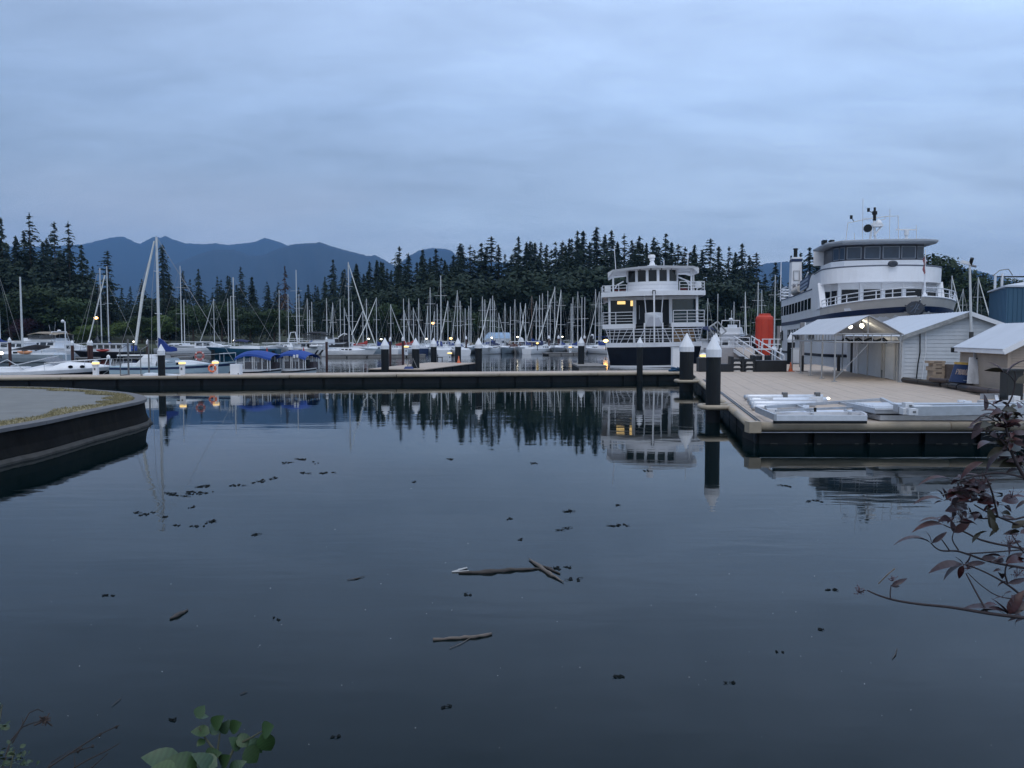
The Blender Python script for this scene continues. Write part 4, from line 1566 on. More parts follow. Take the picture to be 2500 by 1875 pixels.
def hull_strip(name, z0, z1, m, y0=25, y1=-9.9, proud=.025, sides=(-1, 1), sl0=0, n=60):
    b = MB()
    for sx in sides:
        r0, r1 = [], []
        for y in np.linspace(y0, y1, n):
            for z, r_ in ((z0, r0), (z1, r1)):
                fz = min(1, max(0, z / 4.9))
                stem = -9.8 + 3.6 * (1 - fz) ** 1.3
                yy = max(y, stem + .002)
                p = side_pt(yy, z, sx, proud)
                # at the stem push forward instead of sideways
                r_.append((p[0], yy - (proud if yy < -8 else 0), p[2]))
        b.loft([r0, r1], closed=False, cap=False)
    return b.build(name, m, FL)


BLUES = mat("ferry_blue_stripe", (.009, .026, .080), .45, var=.25, scale=1.5)
hull_strip("blue_stripe", 3.93, 4.28, BLUES)
hull_strip("boot_stripe", 1.02, 1.24, mat("black_boot_stripe", (.012, .016, .03), .5, var=.3), 22, -3)
hull_strip("antifouling", -.5, .22, mat("dark_green_antifouling", (.01, .025, .02), .7), 25, -7, .015)
hull_strip("cream_bulwark", 4.30, 4.82, CREAM, 1.0, -9.9, .012)
hull_strip("cream_bow", 2.6, 3.92, CREAM, -2.0, -9.6, .012)
# bulwark cap and foredeck
b = MB()
for sx in (-1, 1):
    pts = []
    for y in np.linspace(2, -9.75, 30):
        p = side_pt(y, 4.85, sx)
        pts.append(p)
    b.tube(pts, .07, 6)
b.build("bulwark_cap", SHIPW, FL)
dk = [side_pt(y, 4.2, -1) for y in np.linspace(24, -9.4, 40)] + [side_pt(y, 4.2, 1) for y in np.linspace(-9.4, 24, 40)]
MB().add(dk, [tuple(range(len(dk)))]).build("foredeck", PAINT, FL, fix=False)
# bow railing
b = MB()
for hz_, r_ in ((.32, .03), (.62, .045)):
    for sx in (-1, 1):
        pts = []
        for y in np.linspace(1.0, -9.72, 26):
            p = side_pt(y, 4.88, sx)
            pts.append((p[0], p[1], p[2] + hz_ - .02 * max(0, y + 2)))
        b.tube(pts, r_, 5)
b.build("bow_rail", STEEL, FL)
for y in (.4, -1.4, -3.2, -5.0, -6.6, -7.9, -8.9):
    for sx in (-1, 1):
        p = side_pt(y, 4.85, sx)
        MB().beam(p, (p[0], p[1], p[2] + .62), .07).build("stanchion", SHIPW, FL)
# emblem: ship's wheel on the stem
ez = 4.2 + sheer(-9.6)
em = thing("bow_emblem", None, None)
em.parent = FL
em.location = (-.35, -9.72, 4.12 + sheer(-9.5) * .84)
em.rotation_euler = (radians(-14), 0, radians(-28))
DKE = mat("emblem_dark_bronze", (.025, .032, .045), .5, var=.3, scale=8)
b = MB()
ring = [(.60 * cos(2 * pi * i / 28), .52 * sin(2 * pi * i / 28)) for i in range(28)]
b.add([(x, -.10, z) for x, z in ring] + [(x, .25, z) for x, z in ring], [tuple(range(28))[::-1]] + [(i, (i + 1) % 28, 28 + (i + 1) % 28, 28 + i) for i in range(28)])
b.build("emblem_disc", DKE, em)
for i in range(8):
    a = pi / 8 + i * pi / 4
    MB().beam((.58 * cos(a), -.02, .50 * sin(a)), (.76 * cos(a), -.02, .67 * sin(a)), .06).build("wheel_spoke", DKE, em)
LE = mat("emblem_light_line", (.10, .13, .18), .5)
for pts in ([(-.25, -.3), (.0, .0), (.12, .34)], [(.28, .3), (.1, -.05), (.02, -.36)], [(-.3, .1), (-.1, .16)], [(.05, -.05), (.3, -.1)]):
    MB().tube([(x, -.11, z) for x, z in pts], .035, 5).build("monogram_stroke", LE, em)
# side windows
FGL = mat("ferry_window_glass", (.007, .010, .016), .08, spec=.3, var=.3)


def side_windows(z0, z1, y0, y1, n, name, m=FGL, proud=.03, gap=.12, sides=(-1, 1)):
    for sx in sides:
        for i in range(n):
            ya = y0 + (y1 - y0) * i / n
            yb = y0 + (y1 - y0) * (i + 1) / n - gap
            b = MB()
            a_, b_ = FBW(ya), FBW(yb)
            vs_ = [(sx * (a_ + proud), ya, z0 + sheer(ya)), (sx * (b_ + proud), yb, z0 + sheer(yb)), (sx * (b_ + proud), yb, z1 + sheer(yb)), (sx * (a_ + proud), ya, z1 + sheer(ya))]
            vi = [(sx * (abs(v_[0]) - .10), v_[1], v_[2]) for v_ in vs_]
            b.add(vs_ + vi, [(0, 1, 2, 3), (7, 6, 5, 4), (0, 4, 5, 1), (1, 5, 6, 2), (2, 6, 7, 3), (3, 7, 4, 0)])
            b.build(name, m, FL)


def FBW(y):
    return hullw(y, 4.85)


# saloon side wall (from the bulwark up to the upper deck edge)
b = MB()
for sx in (-1, 1):
    rings = []
    for z in (4.70, 5.6, 6.75):
        rings.append([(sx * FBW(y), y, z + sheer(y)) for y in np.linspace(25, 2.2, 30)])
    b.loft(rings, closed=False, cap=False)
b.build("saloon_wall", SHIPW, FL)
MB().add([(-FBW(y) + .02, y, 6.72 + sheer(y)) for y in np.linspace(24.8, 2.2, 24)] + [(FBW(y) - .02, y, 6.72 + sheer(y)) for y in np.linspace(2.2, 24.8, 24)], [tuple(range(48))]).build("upper_deck", PAINT, FL, fix=False)
side_windows(5.02, 6.02, 5.0, 20.2, 9, "side_window", gap=.42)
side_windows(5.02, 6.02, 20.4, 23.6, 3, "side_window", gap=.45)
side_windows(2.32, 3.42, 8.4, 17.6, 6, "lower_window", gap=.5)
side_windows(2.32, 3.42, 3.6, 6.6, 2, "lower_window", gap=.5)
side_windows(2.32, 3.42, 20.5, 23.0, 1, "lower_window", gap=.5)
b = MB()
for sx in (-1, 1):
    for z in (6.77,):
        b.tube([(sx * (FBW(y) + .01), y, z + sheer(y)) for y in np.linspace(24.8, 4.5, 24)], .06, 5)
b.build("deck_edge_trim", BLUES, FL)

# upper bulwark: tall white band wrapping the front, sweeping down to the deck aft of the wing
def wrap(y_side, dep, hw, n=24, y_front=-1.0):
    """plan curve from the port side round the front to starboard"""
    pts = []
    for i in range(n + 1):
        a = pi * i / n
        x = -hw * cos(a)
        y = y_front + dep * (1 - abs(sin(a)) ** .75)
        pts.append((x, y))
    return [(-hw, y_side)] + pts + [(hw, y_side)]


wr = wrap(3.6, 3.2, FB, 24, -1.6)
zb0, zt0 = 7.0, 8.25
b = MB()
def zdrop(x, y):
    return -.30 * max(0, (y + 1.6) / 5.2)
r0 = [(x, y, zb0 + .35 + zdrop(x, y) * .6) for x, y in wr]
r1 = [(x * 1.005, y - .03, zt0 + .40 + zdrop(x, y)) for x, y in wr]
r2 = [(x * .975, y + .12, zt0 + .40 + zdrop(x, y)) for x, y in wr]
r3 = [(x * .975, y + .12, zb0 + .35 + zdrop(x, y) * .6) for x, y in wr]
b.loft([r0, r1, r2, r3, r0], closed=False, cap=False)
b.build("upper_bulwark", SHIPW, FL)
MB().tube([(x * 1.003, y, zt0 + .43 + zdrop(x, y)) for x, y in wr], .07, 6).build("bulwark_trim", mat("grey_trim", (.10, .12, .16), .5), FL)
MB().add([(x * .98, y + .08, zb0 + .36) for x, y in wr], [tuple(range(len(wr)))]).build("bridge_deck", PAINT, FL, fix=False)
# wing: side panel that joins the bulwark with the saloon wall, with a swept rear edge
for sx in (-1, 1):
    prof = [(1.3, 4.75), (1.9, 7.2), (2.2, 8.35), (3.8, 8.30), (5.0, 8.20), (5.6, 7.9), (6.0, 7.25), (7.0, 6.85), (8.2, 6.70), (8.2, 6.3), (4.6, 6.3), (4.6, 4.75)]
    vs_ = [(sx * (FB + .012), y, z + sheer(max(y, 0)) * (1 if z < 7 else .45)) for y, z in prof]
    vi = [(sx * (FB - .14), y, z + sheer(max(y, 0)) * (1 if z < 7 else .45)) for y, z in prof]
    n_ = len(prof)
    b = MB().add(vs_ + vi, [tuple(range(n_)), tuple(range(n_, 2 * n_))[::-1]] + [(i, (i + 1) % n_, n_ + (i + 1) % n_, n_ + i) for i in range(n_)])
    b.build("bridge_wing", SHIPW, FL)
# front saloon wall with five big windows, set back under the bridge deck
fw = [(-FB + .1, 1.8), (-3.9, 1.4), (-3.4, .55), (-1.7, .2), (0, .05), (1.7, .2), (3.4, .55), (3.9, 1.4), (FB - .1, 1.8)]
b = MB()
b.loft([[(x, y, 4.5) for x, y in fw], [(x, y, 7.4) for x, y in fw]], closed=False, cap=False)
b.build("front_wall", SHIPW, FL)


def panel_on(name, pa, pb, f0, f1, z0, z1, m, proud=.04, parent=FL, lean=0.0):
    pa, pb = Vector((*pa, 0)), Vector((*pb, 0))
    d = pb - pa
    nrm = Vector((d.y, -d.x, 0)).normalized()
    a, c = pa + d * f0 + nrm * proud, pa + d * f1 + nrm * proud
    vs_ = [(a.x, a.y, z0), (c.x, c.y, z0), (c.x, c.y + lean, z1), (a.x, a.y + lean, z1)]
    vi = [(x - nrm.x * (proud + .06), y - nrm.y * (proud + .06), z) for x, y, z in vs_]
    return MB().add(vs_ + vi, [(0, 1, 2, 3), (7, 6, 5, 4), (0, 4, 5, 1), (1, 5, 6, 2), (2, 6, 7, 3), (3, 7, 4, 0)]).build(name, m, parent)


for i in range(2, 6):
    panel_on("front_window", fw[i], fw[i + 1], .12, .88, 5.62, 6.82, FGL)
panel_on("front_door", fw[1], fw[2], .15, .75, 5.1, 6.75, FGL)
panel_on("front_door", fw[6], fw[7], .25, .85, 5.1, 6.75, FGL)
panel_on("wing_door", fw[0], fw[1], .15, .95, 5.0, 6.7, FGL)
panel_on("wing_door", fw[7], fw[8], .1, .9, 5.0, 6.7, FGL)
for i in range(2, 7):
    x, y = fw[i]
    MB().beam((x, y - .12, 5.2), (x, y - .02, 7.4), .26, .16).build("window_pillar", SHIPW, FL)
MB().beam((-FB + .1, .2, 5.3), (-FB + .05, 1.2, 7.4), .5, .22).build("wing_pillar", SHIPW, FL)
MB().beam((FB - .1, .2, 5.3), (FB - .05, 1.2, 7.4), .5, .22).build("wing_pillar", SHIPW, FL)
# jackstaff with a limp flag
MB().lathe([(.34, 0), (.05, .62)], (.75, -8.2, 4.75 + sheer(-8)), 4, pi / 4).build("jackstaff_foot", SHIPW, FL)
MB().tube([(.75, -8.2, 5.2 + sheer(-8)), (.62, -8.5, 8.4 + sheer(-8))], .06, 6, r2=.03).build("jackstaff", SHIPW, FL)
b = MB()
fp_ = [[(.68 + .05 * sin(z * 9) - w_ * .16 - .02 * sin(z * 5 + w_ * 3), -8.42 + .05 * sin(z * 7 + w_ * 4), 6.7 + sheer(-8) + z - w_ * .25) for z in np.linspace(0, 1.3, 9)] for w_ in (0, .5, 1)]
b.loft(fp_, closed=False, cap=False)
b.build("flag", mat("faded_flag", (.30, .12, .13), .9, var=.6, scale=3), FL)
# searchlight-like fitting & hull lamp
nd = MB().lathe([(.36, -.05), (.38, .05), (.2, .14)], (0, 0, 0), 14).build("nameplate_disc", DKE, FL)
nd.rotation_euler = (pi / 2, 0, 0)
nd.location = (.2, -1.85, 8.78)
nd.scale = (1.05, .72, 1)
MB().box((-3.8, -5.2, 4.35 + sheer(-4)), (.8, .25, .22), -.6).build("hull_lamp", mat("lamp_housing", (.6, .62, .66), .3), FL)
# wheelhouse
PH0, PH1 = 8.72, 10.62
wh = [(-3.75, 6.6), (-3.75, 2.2), (-2.95, .9), (-1.55, .62), (0, .55), (1.55, .62), (2.95, .80), (3.65, 1.2), (3.65, 6.6)]
b = MB()
b.prism(wh, 7.4, 9.30)
b.build("wheelhouse_base", SHIPW, FL)
b = MB()
b.prism([(x * .97, y + .10) for x, y in wh], 9.28, 10.62)
b.build("wheelhouse_band", mat("wheelhouse_navy", (.012, .018, .035), .35), FL)
MB().beam((-3.78, 5.9, 9.3), (-3.78, 5.9, 10.6), .12, 1.5, up=(1, 0, 0)).build("wheelhouse_side", SHIPW, FL)
WFR = mat("window_frame_grey", (.30, .33, .38), .5)
WG = mat("wheelhouse_glass", (.035, .055, .085), .10, spec=.4, var=.25, scale=1.2)
wi = [(1, 2, .1, .55), (1, 2, .62, .96), (2, 3, .08, .92), (3, 4, .08, .92), (4, 5, .04, .96), (5, 6, .06, .92), (6, 7, .08, .95)]
for a, c, f0, f1 in wi:
    whp = [(x * .97, y + .10) for x, y in wh]
    fr_ = panel_on("wheelhouse_window", whp[a], whp[c], f0, f1, 9.42, 10.46, WFR, .03)
    g_ = panel_on("pane", whp[a], whp[c], f0 + (f1 - f0) * .05, f1 - (f1 - f0) * .05, 9.47, 10.41, WG, .045, parent=None)
    g_.parent = fr_
b = MB()
ro = [(-4.3, 7.4), (-4.35, 2.0), (-3.3, .1), (-1.6, -.25), (0, -.35), (1.6, -.25), (3.3, -.05), (4.45, .6), (4.3, 7.4)]
b.loft([[(x * .97, y + .15, 10.62) for x, y in ro], [(x, y, 10.78) for x, y in ro], [(x, y, 10.92) for x, y in ro], [(x * .96, y + .2, 11.0) for x, y in ro]])
b.build("wheelhouse_roof", mat("grey_roof_edge", (.30, .33, .37), .5, var=.08), FL)
b = MB()
for x in (-4.2, -3.6):
    b.box((x, 3.0, 11.12), (.35, .8, .34))
b.build("floodlight", BLACK, FL)
# mast on the roof
MZ = 11.0
b = MB()
b.beam((-.25, 3.6, MZ), (-.10, 3.6, MZ + 1.75), .16)
b.beam((.25, 3.6, MZ), (.05, 3.6, MZ + 2.0), .16)
b.build("signal_mast", PAINT, FL)
b = MB()
b.prism([(-.1, 3.2), (.75, 3.2), (.75, 4.0), (-.1, 4.0)], MZ + 1.45, MZ + 1.62)
b.beam((.1, 3.6, MZ + .7), (.7, 3.6, MZ + 1.5), .5, .1)
b.build("radar_platform", PAINT, FL)
MB().tube([(-.55, 3.3, MZ + 1.30), (-.55, 3.06, MZ + 1.30)], .34, 16).build("searchlight", BLACK, FL)
MB().lathe([(.28, 0), (.34, .1), (.2, .35), (.05, .45)], (.45, 3.6, MZ + 1.63), 12).build("radome", WHITE, FL, smooth=True)
b = MB()
b.tube([(-2.3, 3.6, MZ - .2), (-2.12, 3.6, MZ + 1.85), (-.6, 3.6, MZ + 2.15), (1.0, 3.6, MZ + 2.35), (2.05, 3.6, MZ + 2.38), (2.15, 3.6, MZ)], .042, 5)
b.tube([(-.9, 3.6, MZ + 1.95), (-.9, 3.6, MZ + 2.2), (-.45, 3.6, MZ + 2.25), (-.45, 3.6, MZ + 2.0)], .025, 5)
b.tube([(.3, 3.6, MZ + 2.0), (.95, 3.6, MZ + 2.1), (1.0, 3.6, MZ + 2.4)], .03, 5)
b.build("aerial_frame", STEEL, FL)
b = MB()
b.lathe([(.14, 0), (.14, .5), (.22, .55), (.22, .8), (.1, .85), (.1, 1.15)], (.1, 3.6, MZ + 2.0), 8)
b.box((-.42, 3.6, MZ + 2.95), (.20, .16, .32))
b.box((-1.85, 3.6, MZ + 2.35), (.20, .16, .32))
b.tube([(-.3, 3.6, MZ + 2.8), (0, 3.6, MZ + 2.7)], .03, 4)
b.tube([(-1.75, 3.6, MZ + 2.2), (-1.6, 3.6, MZ + 1.95)], .03, 4)
b.build("signal_lamp", BLACK, FL)
b = MB()
b.lathe([(.16, 0), (.12, .6), (.2, .62), (.2, .8)], (2.6, 3.0, MZ), 8)
b.build("scanner_post", PAINT, FL)
MB().box((2.6, 3.0, MZ + 1.1), (1.8, .12, .12), .2).build("radar_scanner", PAINT, FL)
MB().lathe([(.2, 0), (.2, .22)], (2.6, 3.0, MZ + .8), 8).build("scanner_motor", PAINT, FL)
for x, z in ((-.95, 3.9), (3.5, 1.5), (-1.6, .9), (1.3, 2.9)):
    MB().tube([(x, 3.2, MZ), (x - .05, 3.2, MZ + z)], .028, 4).build("whip_aerial", STEEL, FL)
MB().box((.8, 2.2, MZ + .12), (1.6, .5, .14)).build("roof_locker", PAINT, FL)
# awning aft of the wheelhouse
b = MB()
b.loft([[(-4.2 + .0, y, z) for y, z in ((7.2, 8.75), (9.5, 8.75), (12, 8.55), (14.5, 8.15))], [(-1.5, y, z + .25) for y, z in ((7.2, 8.75), (9.5, 8.75), (12, 8.55), (14.5, 8.15))], [(3.8, y, z) for y, z in ((7.2, 8.75), (9.5, 8.75), (12, 8.55), (14.5, 8.15))]], closed=False, cap=False)
b.build("awning", mat("grey_awning", (.22, .26, .29), .8, var=.1), FL)
for y in (8.0, 11.0, 14.0):
    MB().beam((-4.1, y, 6.8), (-4.1, y, 8.6), .07).build("awning_post", SHIPW, FL)
MB().box((0, 11.0, 7.4), (7.0, 7.5, 1.2)).build("deckhouse", mat("deckhouse_shadow_grey", (.10, .12, .15), .6), FL)
b = MB()
for z in (7.3, 7.62, 7.95):
    b.tube([(-FB + .05, y, z + sheer(y) * .8) for y in (9.5, 15.0, 19, 24.6)], .028, 5)
b.build("deck_rail", STEEL, FL)
# blue-and-white board on the rail, life-raft canisters, flying bridge steps
bd = thing("rail_board", None, None)
bd.parent = FL
BRD = mat("board_blue", (.045, .075, .15), .6, var=.2)
prof = [(5.75, 8.28), (10.4, 7.95), (10.4, 6.95), (7.2, 7.05), (6.35, 7.25), (6.0, 7.6)]
vs_ = [(-FB - .03, y, z + .22) for y, z in prof]
MB().add(vs_ + [(x + .05, y, z) for x, y, z in vs_], [tuple(range(6)), tuple(range(6, 12))[::-1]] + [(i, (i + 1) % 6, 6 + (i + 1) % 6, 6 + i) for i in range(6)]).build("board_panel", BRD, bd)
LET = mat("board_letters", (.30, .36, .46), .6, var=.2, scale=8)
for z0, ya, yb in ((8.02, 6.3, 10.2), (7.66, 6.5, 10.2), (7.32, 6.9, 10.2)):
    MB().beam((-FB - .045, ya, z0 + .15), (-FB - .045, yb, z0 - .12), .02, .17, up=(0, 0, 1)).build("lettering_strip", LET, bd)
b = MB()
for y in (11.3, 12.5, 13.7):
    b.tube([(-4.75, y - .5, 7.3 + sheer(y)), (-4.75, y + .5, 7.2 + sheer(y))], .36, 12)
b.build("liferaft_canister", mat("canister_stained", (.62, .58, .54), .6, var=.15, scale=1.5, stain=.5, stain_col=(.35, .27, .22)), FL)
b = MB()
b.tube([(-3.9, 14.2, 6.9), (-3.9, 14.2, 8.2), (-4.0, 11.2, 9.1)], .06, 6)
b.build("davit", SHIPW, FL)
# funnel
fu = thing("funnel", None, None)
fu.parent = FL
fu.location = (-4.0, 18, 6.7)
b = MB()
fu.scale = (.82, .9, 1)
b.loft([[(-.68, -.8, 0), (.68, -.8, 0), (.68, 1.0, 0), (-.68, 1.0, 0)], [(-.6, -.65, 4.0), (.6, -.65, 4.0), (.6, .9, 4.0), (-.6, .9, 4.0)]])
b.build("casing", mat("funnel_white", (.76, .76, .77), .5, var=.06, stain=.7, stain_col=(.42, .33, .28), scale=1), fu)
MB().box((0, .12, 4.12), (1.26, 1.62, .3)).build("top_band", BLUES, fu)
MB().box((0, .12, 4.36), (1.2, 1.56, .18)).build("funnel_top", SHIPW, fu)
MB().lathe([(.24, 0), (.24, .85), (.30, .9), (.30, 1.02)], (-.05, .1, 4.4), 12).build("exhaust_pipe", BLACK, fu)
MB().lathe([(.1, 0), (.1, .28)], (-.55, .3, 4.4), 6).build("small_pipe", BLACK, fu)
b = MB()
b.tube([(-.35, -.8, 2.0), (-.42, -.78, 3.0), (.3, -.76, 3.0), (.32, -.8, 2.0), (-.35, -.8, 2.0)], .04, 5)
b.build("door_frame", mat("frame_dark", (.12, .12, .13), .5), fu)
for x in (-.3, .25):
    MB().box((x, -.80, 1.15), (.35, .05, .95)).build("vent_louver", mat("louver", (.18, .17, .18), .6), fu)
MB().tube([(-4.55, 24.2, 6.8), (-4.55, 24.2, 11.2)], .06, 6, r2=.04).build("stern_pole", SHIPW, FL)
b = MB()
for z in (7.1, 7.45, 7.8, 8.1):
    b.beam((-4.5, 24.3, z), (-3.0, 24.5, z), .05, .14)
    b.beam((-4.6, 24.0, z), (-4.6, 20, z + .1), .05, .1)
b.build("stern_rail", SHIPW, FL)


# ================================================================== SHEDS, TENT AND DECK GEAR ON THE RIGHT
C0 = Vector((c0.x, c0.y, 0))


def LP(a, s, z=DZ):
    """a point a metres right of and s metres along the big deck's left edge"""
    p = C0 + DN * a + DD * s
    return Vector((p.x, p.y, z))


def board(mb, p, q, z0, z1, nrm, th=.022, lap=.014):
    """one lapped siding board between plan points p and q"""
    p, q, n_ = Vector(p), Vector(q), Vector(nrm)
    vs_ = []
    for e in (p, q):
        vs_ += [(e.x + n_.x * (th + lap), e.y + n_.y * (th + lap), z0), (e.x + n_.x * th, e.y + n_.y * th, z1), (e.x, e.y, z1), (e.x, e.y, z0)]
    mb.add(vs_, [(0, 1, 5, 4), (1, 2, 6, 5), (2, 3, 7, 6), (3, 0, 4, 7), (0, 3, 2, 1), (4, 5, 6, 7)])


def gable_shed(name, label, a, s, wd, ln, ze, zr, mside, mroof, bh, stuff=False, over=.28, fascia_m=PAINT, left_to=None):
    """shed with its left wall on deck line a, its gable end facing the quay at s; heights above the deck"""
    t = thing(name, label, "shed", LP(a, s), RZ)
    core = MB()
    core.add([(0.03, .03, 0), (wd - .03, .03, 0), (wd - .03, ln, 0), (.03, ln, 0), (.03, .03, ze), (wd - .03, .03, ze), (wd - .03, ln, ze), (.03, ln, ze), (wd / 2, .03, zr - .05), (wd / 2, ln, zr - .05)],
             [(0, 1, 5, 8, 4), (1, 2, 6, 5), (3, 7, 9, 6, 2), (0, 4, 7, 3), (4, 8, 9, 7), (8, 5, 6, 9)])
    core.build("wall", mside, t)
    gm_, lm_ = MB(), MB()
    wall = t
    n = int(zr / bh) + 1
    for i in range(n):
        z0, z1 = i * bh + .02, (i + 1) * bh + .002
        if z0 > zr - .12:
            break
        # the gable boards get shorter towards the ridge
        zz = min(z1, zr - .03)
        f = max(0, (zz - ze)) / (zr - ze)
        x0, x1 = wd / 2 * f, wd - wd / 2 * f
        tgt = MB() if not stuff else gm_
        board(tgt, (x0 + .0, .03, 0), (x1, .03, 0), z0, zz, (0, -1, 0))
        if not stuff:
            tgt.build("siding_board", mside, t)
        if z1 < ze:
            tgt = MB() if not stuff else lm_
            board(tgt, (.03, .05, 0), (.03, ln - .02, 0), z0, z1, (-1, 0, 0))
            if not stuff:
                tgt.build("siding_board", mside, t)
    if stuff:
        tag(gm_.build("gable_siding", mside, t), kind='stuff')
        tag(lm_.build("side_siding", mside, t), kind='stuff')
    sl = (zr - ze) / (wd / 2)
    for sg, nm in ((-1, 0), (1, 1)):
        xe = wd / 2 + sg * (wd / 2 + over)
        zE = ze - over * sl
        b = MB()
        n_ = 26
        # corrugated sheet: shallow ribs running down the slope
        rings = []
        for i in range(n_ * 2 + 1):
            y = -over + (ln + over + .1) * i / (n_ * 2)
            dz = .018 * (i % 2)
            rings.append([(wd / 2, y, zr + .05 + dz), (xe, y, zE + .05 + dz), (xe, y, zE + .02 + dz), (wd / 2, y, zr + .02 + dz)])
        b.loft(rings)
        b.build("roof_sheet", mroof, t)
        MB().beam((wd / 2, -over - .02, zr - .07), (xe, -over - .02, zE - .07), .035, .20, up=(0, 0, 1)).build("bargeboard", fascia_m if sg > 0 else (fascia_m if stuff else mat("weathered_bargeboard", (.28, .29, .29), .8, var=.35, scale=5)), t)
    MB().beam((-over + .04, -over, ze - over * sl - .06), (-over + .04, ln, ze - over * sl - .06), .03, .16).build("eaves_board", fascia_m, t)
    MB().box((.05, .0, ze / 2), (.12, .10, ze)).build("corner_trim", mside, t)
    return t


gs = LP(0, 0)
pc = deck_pt(2200, 931) - C0
a1, s1 = pc.dot(DN), pc.dot(DD)
S1 = gable_shed("boat_shed", "long grey-white clapboard shed with a pale metal roof behind the tent", a1, s1, 6.3, 11.8, 2.36, 3.54, SIDING, ROOFM, .195)
# cables and downpipe on the gable wall
for (ua, va, ub, vb, r_, m_, nm) in ((2242, 815, 2241, 930, .03, BLACK, "cable"), (2251, 812, 2244, 880, .028, PAINT, "conduit")):
    pa = [.82 if nm == "cable" else 1.10, -.07]
    MB().tube([(pa[0], -.08, 2.62), (pa[0] + .03, -.08, 1.5), (pa[0] - .05, -.08, .9), (pa[0] - .12, -.08, .02)], r_, 6).build(nm, m_, S1)
# doors and trims on the left wall under the tent
for y0, wd_, z1, m_ in ((9.0, .5, 2.05, PAINT), (9.7, .45, 2.05, PAINT), (10.4, .35, 2.1, BLACK)):
    MB().box((-.035, y0, z1 / 2), (.06, wd_, z1)).build("door", m_, S1)
for y0 in (.6, 3.1, 3.5, 1.0):
    MB().box((-.04, y0, 1.15), (.06, .2, 2.3)).build("wall_trim", mat("dull_trim", (.42, .42, .41), .6), S1)
# lamp pole on the gable
p0 = S1.matrix_basis
t = thing("lamp_pole", "tall lamp pole with a cluster head fixed to the shed's gable", "lamp post", LP(a1 + 3.15, s1 - .42, DZ + 2.3), RZ)
hp = W(2354, 645, LP(a1 + 3.15, s1 - .42).y).z - DZ - 2.3
MB().tube([(0, 0, 0), (-.18, 0, hp)], .075, 8, r2=.05).build("pole", MASTM, t)
MB().tube([(0, 0, -.4), (0, 0, .25)], .11, 8).build("foot_bracket", mat("dark_bracket", (.05, .05, .05), .6), t)
MB().beam((-.15, 0, hp + .02), (-.62, -.12, hp + .12), .16, .14).build("lamp_head", PAINT, t)
MB().tube([(-.15, 0, hp), (-.15, -.2, hp + .28)], .09, 8).build("camera_head", BLACK, t)
MB().tube([(-.15, 0, hp - .05), (.12, 0, hp - .12)], .06, 6).build("side_lamp", mat("grey_fitting", (.2, .21, .23), .5), t)
# beige shed
S2 = gable_shed("beige_shed", "small beige clapboard shed with pale corrugated roof at the right", 11.05, 11.7, 3.3, 5.0, 1.95, 2.85, BSIDING, ROOFM, .105, stuff=True)
MB().box((-.22, 5.05, 1.72), (.22, .2, .22)).build("gutter_end", BLACK, S2)
# teal building
pn, pf = W(2455, 800, 48.0), W(2413, 800, 54.5)
pr = W(2700, 800, 48.5)
TEAL = mat("teal_cladding", (.04, .105, .17), .6, var=.10, scale=.5, stretch=(3, 3, .3), stain=.25, stain_col=(.05, .09, .11))
t = thing("teal_building", "teal metal-clad building with white roof at the right edge", "building", (pn.x, pn.y, 0), 0)
pts = [(0, 0), (pf.x - pn.x, pf.y - pn.y), (pf.x - pn.x + 14, pf.y - pn.y + 1), (pr.x - pn.x, pr.y - pn.y)]
ht = W(2455, 701, 48).z
MB().prism(pts, 0, ht).build("wall", TEAL, t)
b = MB()
rib = []
for (xa, ya), (xb, yb), nn in ((pts[0], pts[1], 14), (pts[3], pts[0], 22)):
    for i in range(nn):
        f = (i + .5) / nn
        b.box((xa + (xb - xa) * f, ya + (yb - ya) * f, ht / 2 + .3), (.06, .06, ht - .7))
tag(b.build("cladding_rib", TEAL, t), kind='stuff')
b = MB()
ctr = (sum(p[0] for p in pts) / 4, sum(p[1] for p in pts) / 4)
b.loft([[(ctr[0] + (x - ctr[0]) * 1.03, ctr[1] + (y - ctr[1]) * 1.03, ht + .01) for x, y in pts], [(ctr[0] + (x - ctr[0]) * 1.03, ctr[1] + (y - ctr[1]) * 1.03, ht + .10) for x, y in pts], [(ctr[0] + 2 + (x - ctr[0]) * .45, ctr[1] + (y - ctr[1]) * .45, ht + 1.0) for x, y in pts]])
b.build("roof", ROOFM, t)
MB().box((pts[0][0] + 1.25, -.02, 2.6), (.5, .06, 1.0)).build("window", GLASS, t)
t = thing("roof_gantry", "pair of pale posts with a dark cross beam over the teal building's roof", "gantry", W(2425, 817, 58))
t.location.z = 0
for dx, v in ((0, 671), (.48, 668)):
    MB().tube([(dx, 0, 0), (dx, 0, W(2425, v, 58).z)], .08, 6).build("post", PAINT, t)
MB().beam((.1, 0, W(2425, 675.5, 58).z), (9, 0, W(2425, 675.5, 58).z), .09).build("cross_beam", BLACK, t)
MB().tube([(-.2, 0, W(0, 674, 58).z), (.3, 0, W(0, 660, 58).z), (.9, 0, W(0, 657, 58).z), (1.2, 0, W(0, 672, 58).z)], .03, 5).build("hose_loop", FRM, t)

